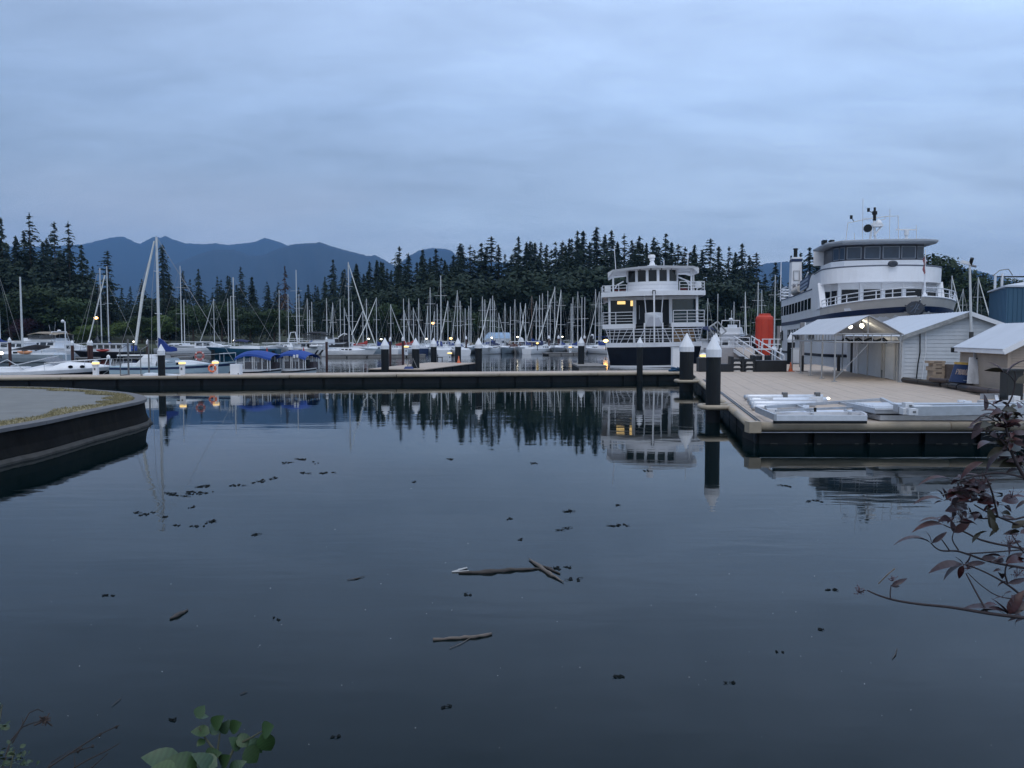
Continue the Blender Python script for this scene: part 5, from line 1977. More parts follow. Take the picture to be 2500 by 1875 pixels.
# ------------------------------------------------------------------ tent
pt = deck_pt(2037, 932) - C0
ta, ts = pt.dot(DN), pt.dot(DD)
tw, tl = a1 - .35 - ta, 12.4
TT = thing("canopy_tent", "open frame tent with a pale canvas roof and two lit lamps", "tent", LP(ta, ts), RZ)
eh, rh = 2.45, 3.40
TENTM = mat("tent_canvas", (.50, .53, .58), .8, var=.05, scale=1.2, bump=.01)
FRA = mat("grey_tent_frame", (.36, .37, .38), .5, metal=.3, var=.1)
for i in range(5):
    y = tl * i / 4
    for x in ((0, tw) if i in (0, 4) else (0,)):
        MB().tube([(x, y, .03), (x, y, eh)], .045, 8).build("leg", FRA, TT)
        MB().box((x, y, .02), (.24, .24, .03)).build("foot_plate", FRA, TT)
MB().tube([(tw, tl * .5, .03), (tw, tl * .5, eh)], .045, 8).build("leg", FRA, TT)
for z in (eh, eh - .42):
    b = MB()
    b.tube([(0, 0, z), (tw, 0, z)], .038, 6)
    b.tube([(0, 0, z), (0, tl, z)], .038, 6)
    b.tube([(tw, 0, z), (tw, tl, z)], .038, 6)
    b.tube([(0, tl, z), (tw, tl, z)], .038, 6)
    b.build("perimeter_rail", FRA, TT)
b = MB()
for i in range(1, 7):
    b.tube([(tw * i / 7, 0, eh - .42), (tw * i / 7, 0, eh)], .024, 5)
for i in range(1, 16):
    if i % 4:
        b.tube([(0, tl * i / 16, eh - .42), (0, tl * i / 16, eh)], .02, 5)
b.build("rail_strut", FRA, TT)
MB().tube([(tw / 2, 0, eh), (tw / 2, 0, rh - .04)], .03, 6).build("king_post", FRA, TT)
for y in (0, tl / 2, tl):
    MB().tube([(0, y, eh + .01), (tw / 2, y, rh - .05), (tw, y, eh + .01)], .03, 6).build("rafter", FRA, TT)
MB().tube([(0, .1, .1), (1.6, 0.05, 1.9)], .018, 5).build("brace", FRA, TT)
for sg in (0, 1):
    xe = -.12 if sg == 0 else tw + .12
    b = MB()
    rings = []
    for i in range(25):
        y = -.15 + (tl + .3) * i / 24
        sag = -.03 * (1 - cos(2 * pi * i * 4 / 24)) * .5
        rings.append([(tw / 2, y, rh), ((tw / 2 + xe) / 2, y, (rh + eh) / 2 + .02 + sag), (xe, y, eh - .02), (xe, y, eh - .05), ((tw / 2 + xe) / 2, y, (rh + eh) / 2 - .01 + sag), (tw / 2, y, rh - .03)])
    b.loft(rings)
    b.build("canvas_roof", TENTM, TT)
b = MB()
pts = [(tw * .2 + .25 * sin(i * 1.9), .5 + i * .05, eh - .35 + .10 * sin(i * 2.3)) for i in range(12)]
pts = [(tw * .15 + tw * .7 * i / 11, .6, eh - .30 + .09 * sin(i * 2.1)) for i in range(12)]
b.tube(pts, .05, 5)
b.tube([(p[0], p[1] + .1, p[2] - .06 + .04 * sin(i)) for i, p in enumerate(pts)], .035, 5)
b.build("cable_bundle", BLACK, TT)
for (u, v) in ((2076, 797), (2104, 795)):
    q = W(u, v, LP(ta + 1, ts + 2.5).y)
    lp = thing("hanging_lamp", "lit bulb under the tent roof, " + ("left one of two" if u < 2090 else "right one of two"), "lamp", q, 0, "lit bulbs under the tent")
    MB().lathe([(.03, -.12), (.10, -.06), (.12, 0), (.08, .08), (.04, .11)], n=12).build("bulb", COOLL, lp, smooth=True)
    MB().tube([(0, 0, .12), (0, 0, .32)], .03, 6).build("socket", BLACK, lp)
    ld_ = bpy.data.lights.new("bulb_light", 'POINT')
    ld_.energy = 14
    ld_.color = (1, .86, .62)
    ld_.shadow_soft_size = 0.0
    lo = bpy.data.objects.new("bulb_light", ld_)
    COL.objects.link(lo)
    lo.parent = lp
    lo.location = (0, -.15, -.14)

# ------------------------------------------------------------------ objects standing on the deck
def box_thing(name, label, cat, u, vb, w_px, h_px, dep, m, rz=RZ, part="body", extra=None, group=None):
    p = deck_pt(u, vb)
    k = PX(p.y)
    t = thing(name, label, cat, p + Vector((0, dep / 2, 0)), rz, group)
    MB().box((0, 0, h_px * k / 2), (w_px * k, dep, h_px * k)).build(part, m, t)
    return t, k, p


t, k, p = box_thing("power_cabinet", "white electrical cabinet beside the piling in front of the ferry", "cabinet", 1948, 887, 25, 36, .5, PAINT, part="cabinet_body")
MB().box((0, -.26, 18 * k), (22 * k, .02, 30 * k)).build("door", WHITE, t)
MB().box((0, 0, 36.6 * k), (27 * k, .58, .05)).build("lid", PAINT, t)
for u, vb, vt, lab in ((1958, 907, 868, "dark slim bollard on a flat plate left of the tent leg"), (2047, 906, 867, "dark slim bollard on a flat plate under the tent")):
    p = deck_pt(u, vb)
    k = PX(p.y)
    t = thing("bollard", lab, "bollard", p, 0, "dark bollards on the deck")
    MB().lathe([(.11, .02), (.11, (vb - vt) * k - .04), (.085, (vb - vt) * k)], n=12).build("post", mat("bollard_black", (.025, .022, .024), .5), t)
    MB().box((0, 0, .012), (.62, .5, .024)).build("base_plate", mat("plate_brown", (.08, .06, .05), .6), t)
p = deck_pt(2185, 925)
k = PX(p.y)
t = thing("rope_post", "dark post with a round knob and rope by the shed wall", "post", p, 0)
MB().lathe([(.075, 0), (.075, 36 * k)], n=10).build("post", BLACK, t)
MB().lathe([(.05, 36 * k), (.10, 38 * k), (.12, 41 * k), (.10, 45 * k), (.02, 48 * k)], n=12).build("knob", BLACK, t, smooth=True)
MB().lathe([(.085, 33 * k), (.095, 34.5 * k), (.085, 36 * k)], n=10).build("white_collar", PAINT, t)
MB().box((0, 0, .012), (.85, .4, .02)).build("base_plate", MATS["plate_brown"], t)
MB().tube([(.05, 0, 34 * k), (.35, .1, 26 * k), (.62, .15, 33 * k)], .018, 5).build("rope", mat("rope_tan", (.25, .19, .13), .9), t)
p = deck_pt(2160, 923)
t = thing("bucket", "dark green plastic tub against the shed wall", "bucket", p, 0)
k = PX(p.y)
MB().lathe([(7.0 * k, 0), (8.6 * k, 19 * k)], n=16).build("tub", mat("dark_green_plastic", (.012, .03, .028), .5), t)
MB().lathe([(8.7 * k, 18.4 * k), (9.0 * k, 19.6 * k)], n=16).build("rim", mat("dark_green_plastic", (.012, .03, .028), .5), t)
# black float blocks in a row
ky = deck_pt(1800, 908).y
kk = PX(ky)


def at_row(u, v=817):
    return (u - CU) * kk


FLB = mat("black_float_block", (.012, .015, .02), .5, var=.3, scale=3, bump=.004)
for (u0, u1, vt, lab, dep) in [(1707, 1726, 874, "upright black float block left of the nearest piling's shadow side", .8), (1760, 1788, 889.5, "low black float block at the left end of the row", 1.0), (1846, 1921, 881, "long black float block at the right end of the row", 1.2)]:
    t = thing("float_block", lab, "float block", ((u0 + u1) / 2 * 1.0 * kk - CU * kk, ky + dep / 2, DZ), 0, "black float blocks on the deck")
    h = (908.5 - vt) * kk
    w_ = (u1 - u0) * kk
    b = MB()
    b.box((0, 0, h / 2), (w_, dep, h))
    b.build("block_shell", FLB, t)
    nb = max(1, int(w_ / .9))
    for i in range(nb):
        MB().box((-w_ / 2 + w_ * (i + .5) / nb, -dep / 2 - .012, h / 2), (w_ / nb - .12, .03, h - .16)).build("moulded_panel", FLB, t)
t = thing("float_rack", "black stacked float rack with pale trapezoid slots", "float block", (at_row(1815), ky + .4, DZ), 0, "black float blocks on the deck")
w_ = 56 * kk
for vt, vb in ((877, 884), (889.5, 893.5), (900, 904)):
    MB().box((0, 0, (908.5 - (vt + vb) / 2) * kk), (w_, .7, (vb - vt) * kk)).build("cross_bar", FLB, t)
for u, vt in ((1788.5, 871), (1815, 871), (1842, 868)):
    MB().box(((u - 1815) * kk, 0, (908.5 - vt) / 2 * kk), (6.5 * kk, .74, (908.5 - vt) * kk)).build("upright", FLB, t)
MB().box((0, .2, .42), (w_ - .1, .3, .82)).build("back_web", FLB, t)
SLOT = mat("pale_slot_insert", (.58, .55, .52), .6)
for u in (1800.5, 1831):
    for v0, v1 in ((883.6, 888.6), (894, 899), (904.6, 908.3)):
        z1_, z0_ = (908.5 - v0) * kk, (908.5 - v1) * kk
        x = (u - 1815) * kk
        b = MB()
        b.add([(x - .17, -.37, z1_), (x + .17, -.37, z1_), (x + .24, -.37, z0_), (x - .24, -.37, z0_), (x - .17, -.1, z1_), (x + .17, -.1, z1_), (x + .24, -.1, z0_), (x - .24, -.1, z0_)],
              [(0, 3, 2, 1), (4, 5, 6, 7), (0, 1, 5, 4), (1, 2, 6, 5), (2, 3, 7, 6), (3, 0, 4, 7)])
        b.build("slot_insert", SLOT, t)
for u0, u1, vt, vb, lab in ((1845, 1861, 868, 882, "short black drum behind the float rack, nearer the gangway"), (1866, 1881, 867, 882, "short black drum in front of the red inflatable's foot")):
    p = W((u0 + u1) / 2, 880, 56.5)
    t = thing("black_drum", lab, "drum", (p.x, p.y, DZ), 0, "short black drums")
    r_ = (u1 - u0) / 2 * PX(56.5)
    h = W(0, vt, 56.5).z - DZ
    MB().lathe([(r_, 0), (r_, h - .06), (r_ * .9, h)], n=14).build("drum_shell", FLB, t)
    MB().lathe([(r_ * 1.04, h * .55), (r_ * 1.04, h * .62)], n=14).build("hoop", FLB, t)
# red inflatable drum
p = W(1866, 817, 66.5)
k = PX(66.5)
t = thing("red_drum", "tall red inflatable drum standing between the gangway and the ferry", "inflatable", (p.x, 66.5, DZ), 0)
zf = lambda v: EYE + (817 - v) * k - DZ
b = MB()
b.lathe([(13 * k, zf(905) if zf(905) > 0 else 0), (13.5 * k, zf(871)), (17 * k, zf(850)), (20.5 * k, zf(842)), (21.2 * k, zf(836)), (21.2 * k, zf(779)), (20 * k, zf(774)), (14 * k, zf(770)), (13.5 * k, zf(766)), (3 * k, zf(765.5))], n=28)
b.build("drum_skin", REDC, t, smooth=False)
b = MB()
for i in range(8):
    a = 2 * pi * i / 8 + .2
    b.tube([(21.3 * k * cos(a), 21.3 * k * sin(a), zf(838)), (21.3 * k * cos(a), 21.3 * k * sin(a), zf(780))], .014, 4)
b.build("seam", mat("red_seam", (.42, .03, .015), .6), t)
# gangway ramp with rails, and the boarding bridge towards the ferry
gx0, gx1 = W(1793, 849, 66).x, W(1832.5, 849, 66).x
gxc, gw = (gx0 + gx1) / 2, gx1 - gx0
t = thing("gangway", "beige ramp with white handrails rising behind the black float rack", "gangway", (gxc, 58, DZ), 0)
z1 = W(1810, 848.5, 66).z - DZ
MB().slab([(-gw / 2, 0, .05), (gw / 2, 0, .05), (gw / 2, 8, z1), (-gw / 2, 8, z1)], .07).build("ramp", mat("ramp_beige", (.42, .37, .33), .8, var=.08), t)
for sx in (-1, 1):
    x = sx * (gw / 2 + .05)
    b = MB()
    b.tube([(x, 0, .95), (x, 8, z1 + .9)], .045, 6)
    b.tube([(x, 0, .55), (x, 8, z1 + .5)], .032, 6)
    b.build("handrail", STEEL, t)
    for f in (0, .33, .66, 1):
        MB().tube([(x, 8 * f, z1 * f), (x, 8 * f, z1 * f + .95 - .05 * f)], .035, 6).build("rail_post", STEEL, t)
    MB().slab([(x - .03, 0, -.02), (x + .03, 0, -.02), (x + .03, 8, z1 - .1), (x - .03, 8, z1 - .1)], .25).build("side_plate", PAINT, t)
MB().box((-1.0, 8.8, z1 / 2 - .05), (gw + 2.2, 1.5, z1 + .02)).build("landing", mat("landing_grey", (.34, .33, .34), .7), t)
b = MB()
for z in (.12, .45, .80):
    b.tube([(-2.4, 8.3, z1 + z), (gw / 2, 8.3, z1 + z)], .035, 6)
for x in (-2.4, -1.6, -.75, -.3, gw / 2):
    b.tube([(x, 8.3, z1), (x, 8.3, z1 + .8)], .035, 6)
b.build("landing_rail", STEEL, t)
t = thing("boarding_bridge", "white railed bridge crossing in front of the red inflatable to the ferry", "gangway", (W(1848, 852, 63).x, 63, 0), 0)
k = PX(63)
zb_ = W(0, 852.5, 63).z
MB().box((26 * k, 0, zb_), (60 * k, 1.0, .10)).build("bridge_deck", PAINT, t)
for u in (0, 9, 24, 27, 46):
    MB().tube([(u * k, -.5, zb_), (u * k, -.5, zb_ + 24 * k)], .035, 6).build("rail_post", STEEL, t)
b = MB()
for z in (12 * k, 24.5 * k):
    b.tube([(7 * k, -.5, zb_ + z), (52 * k, -.5, zb_ + z)], .035, 6)
b.build("handrail", STEEL, t)
for u in (2, 40):
    MB().box((u * k, .3, (zb_ - .05) / 2 + DZ / 2), (.2, .2, zb_ - .1 - DZ)).build("support", FLB, t)
MB().beam((52 * k, -.4, zb_ + 10 * k), (46 * k, -.3, zb_ - 20 * k), .35, .12).build("side_flap", BLACK, t)
# fender piles beside the ferry
for u, vt, y, wd_, lab in ((1901, 796, 69, 6.5, "grey timber fender post nearer the ferry's stern"), (1959, 787, 61.5, 9, "broad grey timber fender post against the ferry's side")):
    p = W(u, vt, y)
    t = thing("fender_post", lab, "post", (p.x, y, 0), 0, "timber fender posts along the ferry")
    w_ = wd_ * PX(y)
    MB().box((0, 0, p.z / 2 - .2), (w_, .25, p.z + .4)).build("timber", mat("grey_timber", (.26, .25, .25), .8, var=.2, scale=3), t)
    MB().box((w_ * .62, -.05, p.z - .25), (w_ * .35, .2, .5)).build("white_head", PAINT, t)

# ------------------------------------------------------------------ clutter by the beige shed
def pipe_pts(u0, v0, u1, v1, z):
    return [G(u0, v0, z), G(u1, v1, z)]


PIPEM = mat("black_rubber_pipe", (.014, .014, .018), .5, var=.3, scale=4)
BRP = mat("brown_rubber_pipe", (.05, .035, .034), .6, var=.3, scale=4)
for (u0, v0, u1, v1, z, r_, m_, lab) in [(2206, 927, 2299, 938, .74, .13, PIPEM, "black rubber fender pipe, left end of the row by the sheds"), (2304, 938.5, 2341, 944.5, .74, .13, PIPEM, "short black rubber fender pipe in the middle of the row"), (2343, 946, 2425, 957, .74, .13, PIPEM, "black rubber fender pipe under the white board"),
                                         (2272, 926.5, 2372, 935.5, .92, .10, BRP, "brown pipe lying on top of the black fender pipes"), (2366, 948, 2490, 965, .80, .12, BRP, "brown pipe lying at the foot of the beige shed")]:
    a, b_ = pipe_pts(u0, v0, u1, v1, z)
    d = (b_ - a).normalized()
    t = thing("fender_pipe", lab, "pipe", a, 0, "rubber fender pipes by the sheds")
    e = b_ - a
    n_ = 14
    ring_o, ring_i = [], []
    sd = Vector((-d.y, d.x, 0))
    up = Vector((0, 0, 1))
    def rg(c, rad):
        return [tuple(c + sd * rad * cos(2 * pi * i / n_) + up * rad * sin(2 * pi * i / n_)) for i in range(n_)]
    MB().loft([rg(d * .14, r_ * .62), rg(Vector((0, 0, 0)), r_ * .62), rg(Vector((0, 0, 0)), r_), rg(e, r_), rg(e, r_ * .62), rg(e - d * .14, r_ * .62)]).build("pipe_wall", m_, t)
    MB().loft([rg(e * .45, r_ * 1.05), rg(e * .45 + d * .06, r_ * 1.05)]).build("strap", BLACK, t)
ws = LP(11.0, 14)
CARD = mat("brown_cardboard", (.36, .28, .21), .85, var=.15, scale=3)
tc_ = G(2294, 926, .86)
ksy = PX(tc_.y)
hh = 0
rs = random.Random(8)
t0_ = []
for i, (w_, h_, dx) in enumerate(((31, 15, 0), (29, 13, 1), (32, 10, -1), (28, 8, 2), (38, 6, -2))):
    t = thing("cardboard_box", f"{ordw(i + 1)} box from the bottom of the brown pile between the sheds", "box", (tc_.x + dx * ksy, tc_.y + .4, .72 + hh), .08 * (i % 3 - 1), "brown boxes piled between the sheds")
    MB().box((0, 0, h_ * ksy / 2), (w_ * ksy, .55, h_ * ksy - .006)).build("carton", CARD, t)
    MB().box((0, -.278, h_ * ksy * .55), (w_ * ksy * .5, .012, h_ * ksy * .28)).build("slot_shade", mat("box_shadow_slot", (.12, .09, .07), .9), t)  # flat dark plate on the face, a slot's shade put into its colour
    hh += h_ * ksy
p = W(2318, 905, tc_.y + .1)
b = MB()
b.box((0, 0, .42), (.45, .5, .9), .2)
o = b.build("brown_crate", mat("dark_crate", (.11, .085, .075), .85, var=.3), None)
o.location = (p.x, p.y + .2, .70)
tag(o, "dark brown crate behind the leaning blue signboard's left edge", "crate")
# blue signboard
ys_ = 35.6
A4 = [W(2331, 889, ys_ + .45), W(2412, 894, ys_ + .45), W(2399, 938, ys_), W(2317, 931, ys_)]
ax_ = (A4[1] - A4[0])
t = thing("signboard", "blue signboard with worn lettering, leaning behind the white board", "sign", A4[3], 0)
L4 = [p - A4[3] for p in A4]
SGB = mat("sign_blue", (.012, .035, .11), .55, var=.15, scale=3)
MB().slab([L4[3], L4[2], L4[1], L4[0]], .05).build("panel", SGB, t)
yd_ = [L4[0] + Vector((.0, 0, .0)), L4[1], L4[1] + Vector((.01, .03, .10)), L4[0] + Vector((.01, .03, .10))]
MB().slab(yd_, .05).build("yellow_strip", mat("sign_yellow", (.45, .30, .08), .6, var=.25, scale=6), t)


def on_sign(f, g, out_=.012):
    p = (L4[3].lerp(L4[2], f)).lerp(L4[0].lerp(L4[1], f), g)
    nrm = (L4[2] - L4[3]).cross(L4[0] - L4[3]).normalized()
    return p + nrm * out_


LETM = mat("sign_letters", (.34, .27, .24), .7, var=.3, scale=12)
FONT = {'P': [(0, 0, 0, 1), (0, 1, 1, 1), (1, 1, 1, .5), (1, .5, 0, .5)], 'A': [(0, 0, .5, 1), (.5, 1, 1, 0), (.2, .4, .8, .4)], 'D': [(0, 0, 0, 1), (0, 1, .8, .85), (.8, .85, .8, .15), (.8, .15, 0, 0)], 'O': [(0, 0, 0, 1), (0, 1, 1, 1), (1, 1, 1, 0), (1, 0, 0, 0)],
        'C': [(1, 1, 0, 1), (0, 1, 0, 0), (0, 0, 1, 0)], 'K': [(0, 0, 0, 1), (0, .5, 1, 1), (.2, .6, 1, 0)]}
for i, ch in enumerate("PADDOCK"):
    b = MB()
    f0 = .12 + i * .068
    for (xa, za, xb, zb2) in FONT[ch]:
        b.beam(on_sign(f0 + xa * .045, .42 + za * .30), on_sign(f0 + xb * .045, .42 + zb2 * .30), .022, .016)
    b.build("letter", LETM, t)
b = MB()
b.beam(on_sign(.40, .12), on_sign(.50, .12), .045, .02)
b.build("small_print", mat("sign_white_print", (.4, .46, .52), .7), t)
b = MB()
b.beam(L4[2] + Vector((.02, -.03, 0)), L4[1] + Vector((.05, .0, .08)), .05, .12)
b.build("edge_batten", mat("dark_red_batten", (.08, .03, .03), .8), t)
yw = 35.0
B4 = [W(2361.5, 936, yw), W(2396, 938, yw), W(2400, 874, yw + .25), W(2367, 872, yw + .25)]
t = thing("white_board", "tall scuffed white board standing in front of the blue signboard", "board", B4[0], 0)
M4 = [p - B4[0] for p in B4]
MB().slab(M4, .04).build("panel", mat("scuffed_white_board", (.62, .63, .66), .6, var=.1, scale=4, stain=.7, stain_col=(.22, .24, .26)), t)
MB().box((M4[3].x + .30, M4[3].y - .02, M4[3].z - .06), (.05, .03, .05)).build("nail", BLACK, t)
MB().box((M4[3].x + .28, M4[3].y + .1, M4[3].z + .1), (.10, .06, .3)).build("hanging_rag", mat("grey_rag", (.4, .4, .42), .9), t)
p = G(2447, 972, DZ)
b = MB()
b.box((0, 0, .55), (.55, .5, 1.1))
b.box((.05, -.05, 1.13), (.7, .6, .08))
o = b.build("dark_bin", mat("dark_bin_plastic", (.012, .016, .018), .5), None)
o.location = (W(2470, 920, 30.0).x, 30.0, DZ)
tag(o, "dark bin in front of the beige shed at the right edge, behind the leaves", "bin")

# ------------------------------------------------------------------ aluminium frames lying on the near deck
def A(u, v, z):
    return G(u, v, DZ + z)


ALG = mat("aluminium_dull", (.47, .50, .54), .45, metal=.55, var=.12, scale=5)
ALW = mat("aluminium_bright", (.74, .77, .82), .4, metal=.35, var=.08, scale=5, stain=.2, stain_col=(.4, .4, .42))
WRAP = mat("white_wrapping", (.68, .70, .73), .45, var=.12, scale=8)
for i, (u0, v0, u1, v1, z, r_) in enumerate([(1823, 969, 2008, 968.5, .16, .085), (1833, 978, 2017, 977, .16, .105), (1838, 986, 1990, 987, .14, .10), (1842, 993.5, 1975, 996, .12, .085)]):
    a, b_ = A(u0, v0, z), A(u1, v1, z)
    t = thing("aluminium_pipe", f"{ordw(i + 1)} shiny aluminium pipe from the back of the row lying on the near deck", "pipe", a, 0, "aluminium pipes on the near deck")
    e = b_ - a
    MB().tube([(.05, .25, -z + .1), (-.02, .08, -.02), (.10, 0, 0), e], r_, 12).build("pipe_wall", ALW, t, smooth=True)
    MB().tube([(-.035, .1, -.03), (.07, .0, 0)], r_ * 1.12, 12).build("elbow", ALG, t, smooth=True)
    if i in (0, 1):
        for f in ((.5, .93) if i == 0 else (.2, .86)):
            q = e * f
            MB().box((q.x, q.y, q.z + (.02 if i else .06)), (.16 if i == 0 else .42, .2, .2)).build("bracket", FRM if i == 0 else WRAP, t)
# frame with black-edged front beam
t = thing("gangway_truss", "open aluminium frame with a black-edged front beam, at the left of the near deck", "metal frame", A(1891, 1031, 0), 0)
o3 = A(1891, 1031, 0)


def rel(u, v, z):
    return A(u, v, z) - o3


q0, q1 = rel(1890, 1031.5, .05), rel(2117, 1031.5, .05)
MB().beam(q0 + Vector((0, .04, .12)), q1 + Vector((0, .04, .12)), .10, .15).build("front_beam", ALW, t)
MB().beam(q0 + Vector((0, .05, .005)), q1 + Vector((0, .05, .005)), .10, .075).build("black_edge", BLACK, t)
for nm, (u0, v0, u1, v1, z, w_, h_) in {"left_rail": (1846, 999, 1893, 1019, .20, .07, .17), "back_rail": (1868, 994, 2153, 975, .22, .06, .09), "middle_rail": (1893, 1003, 2204, 989, .26, .05, .06),
                                        "inner_rail": (1891, 1010, 2105, 1008, .16, .06, .08), "right_rail": (2084, 998, 2114, 1014, .16, .06, .10)}.items():
    MB().beam(rel(u0, v0, z), rel(u1, v1, z), w_, h_).build(nm, ALG if nm in ("middle_rail", "back_rail", "left_rail") else ALW, t)
for u0, v0, u1, v1, z in ((1942, 989, 1983, 1006, .19), (2046, 983, 2106, 997, .19), (2062, 1000, 2076, 1009, .17), (1972, 1003, 1984, 1012, .15)):
    MB().beam(rel(u0, v0, z), rel(u1, v1, z), .06, .08).build("cross_member", ALG, t)
for u, v in ((1989, 1000), (2104, 994.5)):
    p = rel(u, v, .26)
    MB().box((p.x, p.y - .03, p.z + .0), (.06, .06, .12)).build("black_clamp", BLACK, t)
MB().slab([rel(1898, 1012, .09), rel(2100, 1012, .09), rel(2082, 1000, .09), rel(1905, 1003, .09)], .03).build("light_panel", mat("alu_tread_panel", (.66, .70, .78), .4, metal=.3, var=.05), t)
p = rel(1885, 1004, .17)
MB().box((p.x, p.y, p.z), (.28, .2, .14), -.2).build("wrapped_end", WRAP, t)
MB().box((p.x - .22, p.y - .16, p.z - .07), (.05, .05, .1)).build("white_tab", PAINT, t)
# stack of long aluminium panels
t = thing("gangway_panel_stack", "stack of long aluminium gangway panels at the right of the near deck", "metal panels", A(2153, 1031, 0), 0)
o3 = A(2153, 1031, 0)
RX = rel(2560, 1029, .0).x
yk = rel(2153, 1029, 0).y
MB().box((RX / 2 + .05, yk + .95, .10), (RX, 1.9, .14)).build("lower_panel", ALG, t)
MB().box((RX / 2 + .45, yk + 1.0, .195), (RX - .6, 1.85, .03)).build("gap_shade", BLACK, t)  # black sheet put in for the shade between the two panels
MB().box((RX / 2 - .05, yk + 1.0, .29), (RX + .1, 1.95, .15)).build("middle_panel", ALG, t)
MB().box((RX / 2 - .05, yk + .03, .345), (RX + .1, .05, .05)).build("edge_angle", ALW, t)
for i in range(7):
    MB().box((.62, yk + .42 + i * .2, .38), (1.2, .12, .03)).build("slat", ALW, t)
z9 = .36
pa, pb_ = rel(2225, 1003, .42), rel(2560, 998, .42)
MB().beam(pa, pb_, .30, .24).build("top_beam", ALG, t)
MB().beam(pa + Vector((-.02, .85, .0)), pb_ + Vector((0, .85, 0)), .22, .2).build("top_beam", ALG, t)
MB().beam(rel(2152, 975, .32), rel(2205, 1001, .40), .10, .12).build("diagonal_rail", ALG, t)
for u, v, z, sx in ((2212, 989, .55, .22), (2206, 1003, .42, .22), (2221, 1004, .42, .24)):
    p = rel(u, v, z)
    MB().box((p.x, p.y - .1, p.z), (sx, .22, .16)).build("wrapped_end", WRAP, t)
    MB().box((p.x + .02, p.y - .215, p.z), (.08, .01, .05)).build("end_hole", FRM, t)
p = rel(2240, 995, .5)
MB().box((p.x + .1, p.y, p.z), (.5, .2, .12)).build("wrapped_end", WRAP, t)
for u, v in ((2348, 979), (2362, 981)):
    p = rel(u, v, .5)
    MB().box((p.x, p.y, p.z), (.2, .1, .06)).build("white_tab", PAINT, t)
# second far frame at right
t = thing("gangway_truss", "far aluminium frame behind the stacked panels, half hidden by the red leaves", "metal frame", A(2400, 985, 0), 0)
o3 = A(2400, 985, 0)
MB().beam(rel(2390, 985, .10), rel(2560, 984, .10), .2, .2).build("front_beam", ALG, t)
MB().beam(rel(2395, 968, .10), rel(2560, 967, .10), .12, .2).build("back_beam", ALG, t)
MB().beam(rel(2432, 968, .12), rel(2436, 985, .12), .10, .12).build("cross_member", ALW, t)
p = rel(2476, 980, .3)
MB().box((p.x, p.y, p.z), (.2, .3, .35)).build("wrapped_end", WRAP, t)
p = A(2022, 972, .04)
b = MB()
b.lathe([(.05, 0), (.07, .03), (.03, .06)], n=8)
o = b.build("deck_light", COOLL, None)
o.location = (p.x, p.y, DZ + .01)
tag(o, "tiny lit marker light on the deck behind the aluminium pipes", "lamp")


# ================================================================== MARINA BOATS
def hull_loft(L_, B_, fb, sheer_b, sheer_s, rake=.12, tran=.75, flare=1.0, ns=11, z0=-.25, full=.55):
    """boat hull, bow towards +x, waterline at z=0; returns rings"""
    rings = []
    for i in range(ns):
        t_ = i / (ns - 1)
        x = -L_ / 2 + L_ * t_
        if t_ < full:
            b = B_ / 2 * (tran + (1 - tran) * sin(pi / 2 * t_ / full))
        else:
            b = B_ / 2 * max(.012, 1 - ((t_ - full) / (1 - full)) ** 2.1)
        zs = fb + sheer_s * (1 - t_) ** 2 * .5 + sheer_b * t_ ** 2
        f = max(0, (t_ - full) / (1 - full))
        xb = -rake * L_ * f ** 2
        rings.append([(x, -b, zs), (x + xb * .4, -b * (.95 - .10 * f * flare), zs * .55), (x + xb * .8, -b * (.84 - .35 * f * flare), .06), (x + xb, -b * .45 * (1 - f * .6), z0),
                      (x + xb, b * .45 * (1 - f * .6), z0), (x + xb * .8, b * (.84 - .35 * f * flare), .06), (x + xb * .4, b * (.95 - .10 * f * flare), zs * .55), (x, b, zs)])
    return rings


def ring_strip(rings, za, zb, out_=.012):
    """thin band following the topsides between height fractions za..zb of the sheer, on both sides"""
    b = MB()
    for sg in (0, 7):
        lo, hi = [], []
        for r_ in rings:
            top, mid = Vector(r_[sg]), Vector(r_[1 if sg == 0 else 6])
            s_ = Vector((0, -out_ if sg == 0 else out_, 0))
            # fraction measured downwards from the sheer
            lo.append(top.lerp(mid, (1 - za) / .45) + s_)
            hi.append(top.lerp(mid, (1 - zb) / .45) + s_)
        b.loft([lo, hi], closed=False, cap=False)
    return b


HM = {"white": WHITE, "navy": NAVY, "black": mat("black_hull", (.014, .014, .018), .4, var=.2), "teal": mat("teal_hull", (.012, .075, .13), .4, var=.2, scale=1), "lblue": mat("light_blue_hull", (.42, .56, .64), .4, var=.08, scale=1),
      "brown": BROWNW, "grey": mat("grey_hull", (.42, .44, .46), .5, var=.1), "pblue": mat("pale_grey_blue_hull", (.36, .42, .46), .45, var=.1)}
CV_ = {"blue": BLUEC, "black": DKCANV, "navy": NAVYC, "red": mat("red_canvas", (.30, .03, .025), .85, var=.2), "tan": mat("tan_canvas", (.26, .22, .17), .85, var=.2), "white": mat("white_canvas", (.6, .62, .64), .8, var=.1), None: None}


def place(u, v, bow, yaw, d=None):
    p = G(u, v, 0)
    if d:
        p = Vector((W(u, v, d).x, d, 0))
    rz = radians(yaw) if bow == 'R' else pi - radians(yaw)
    return p, rz


def axis_x(t, u):
    """local x on the boat's centre line that shows at column u"""
    p, rz = t.location, t.rotation_euler.z
    a = (u - CU) / FPX
    den_ = cos(rz) - a * sin(rz)
    return (a * p.y - p.x) / den_ if abs(den_) > .05 else 0.0


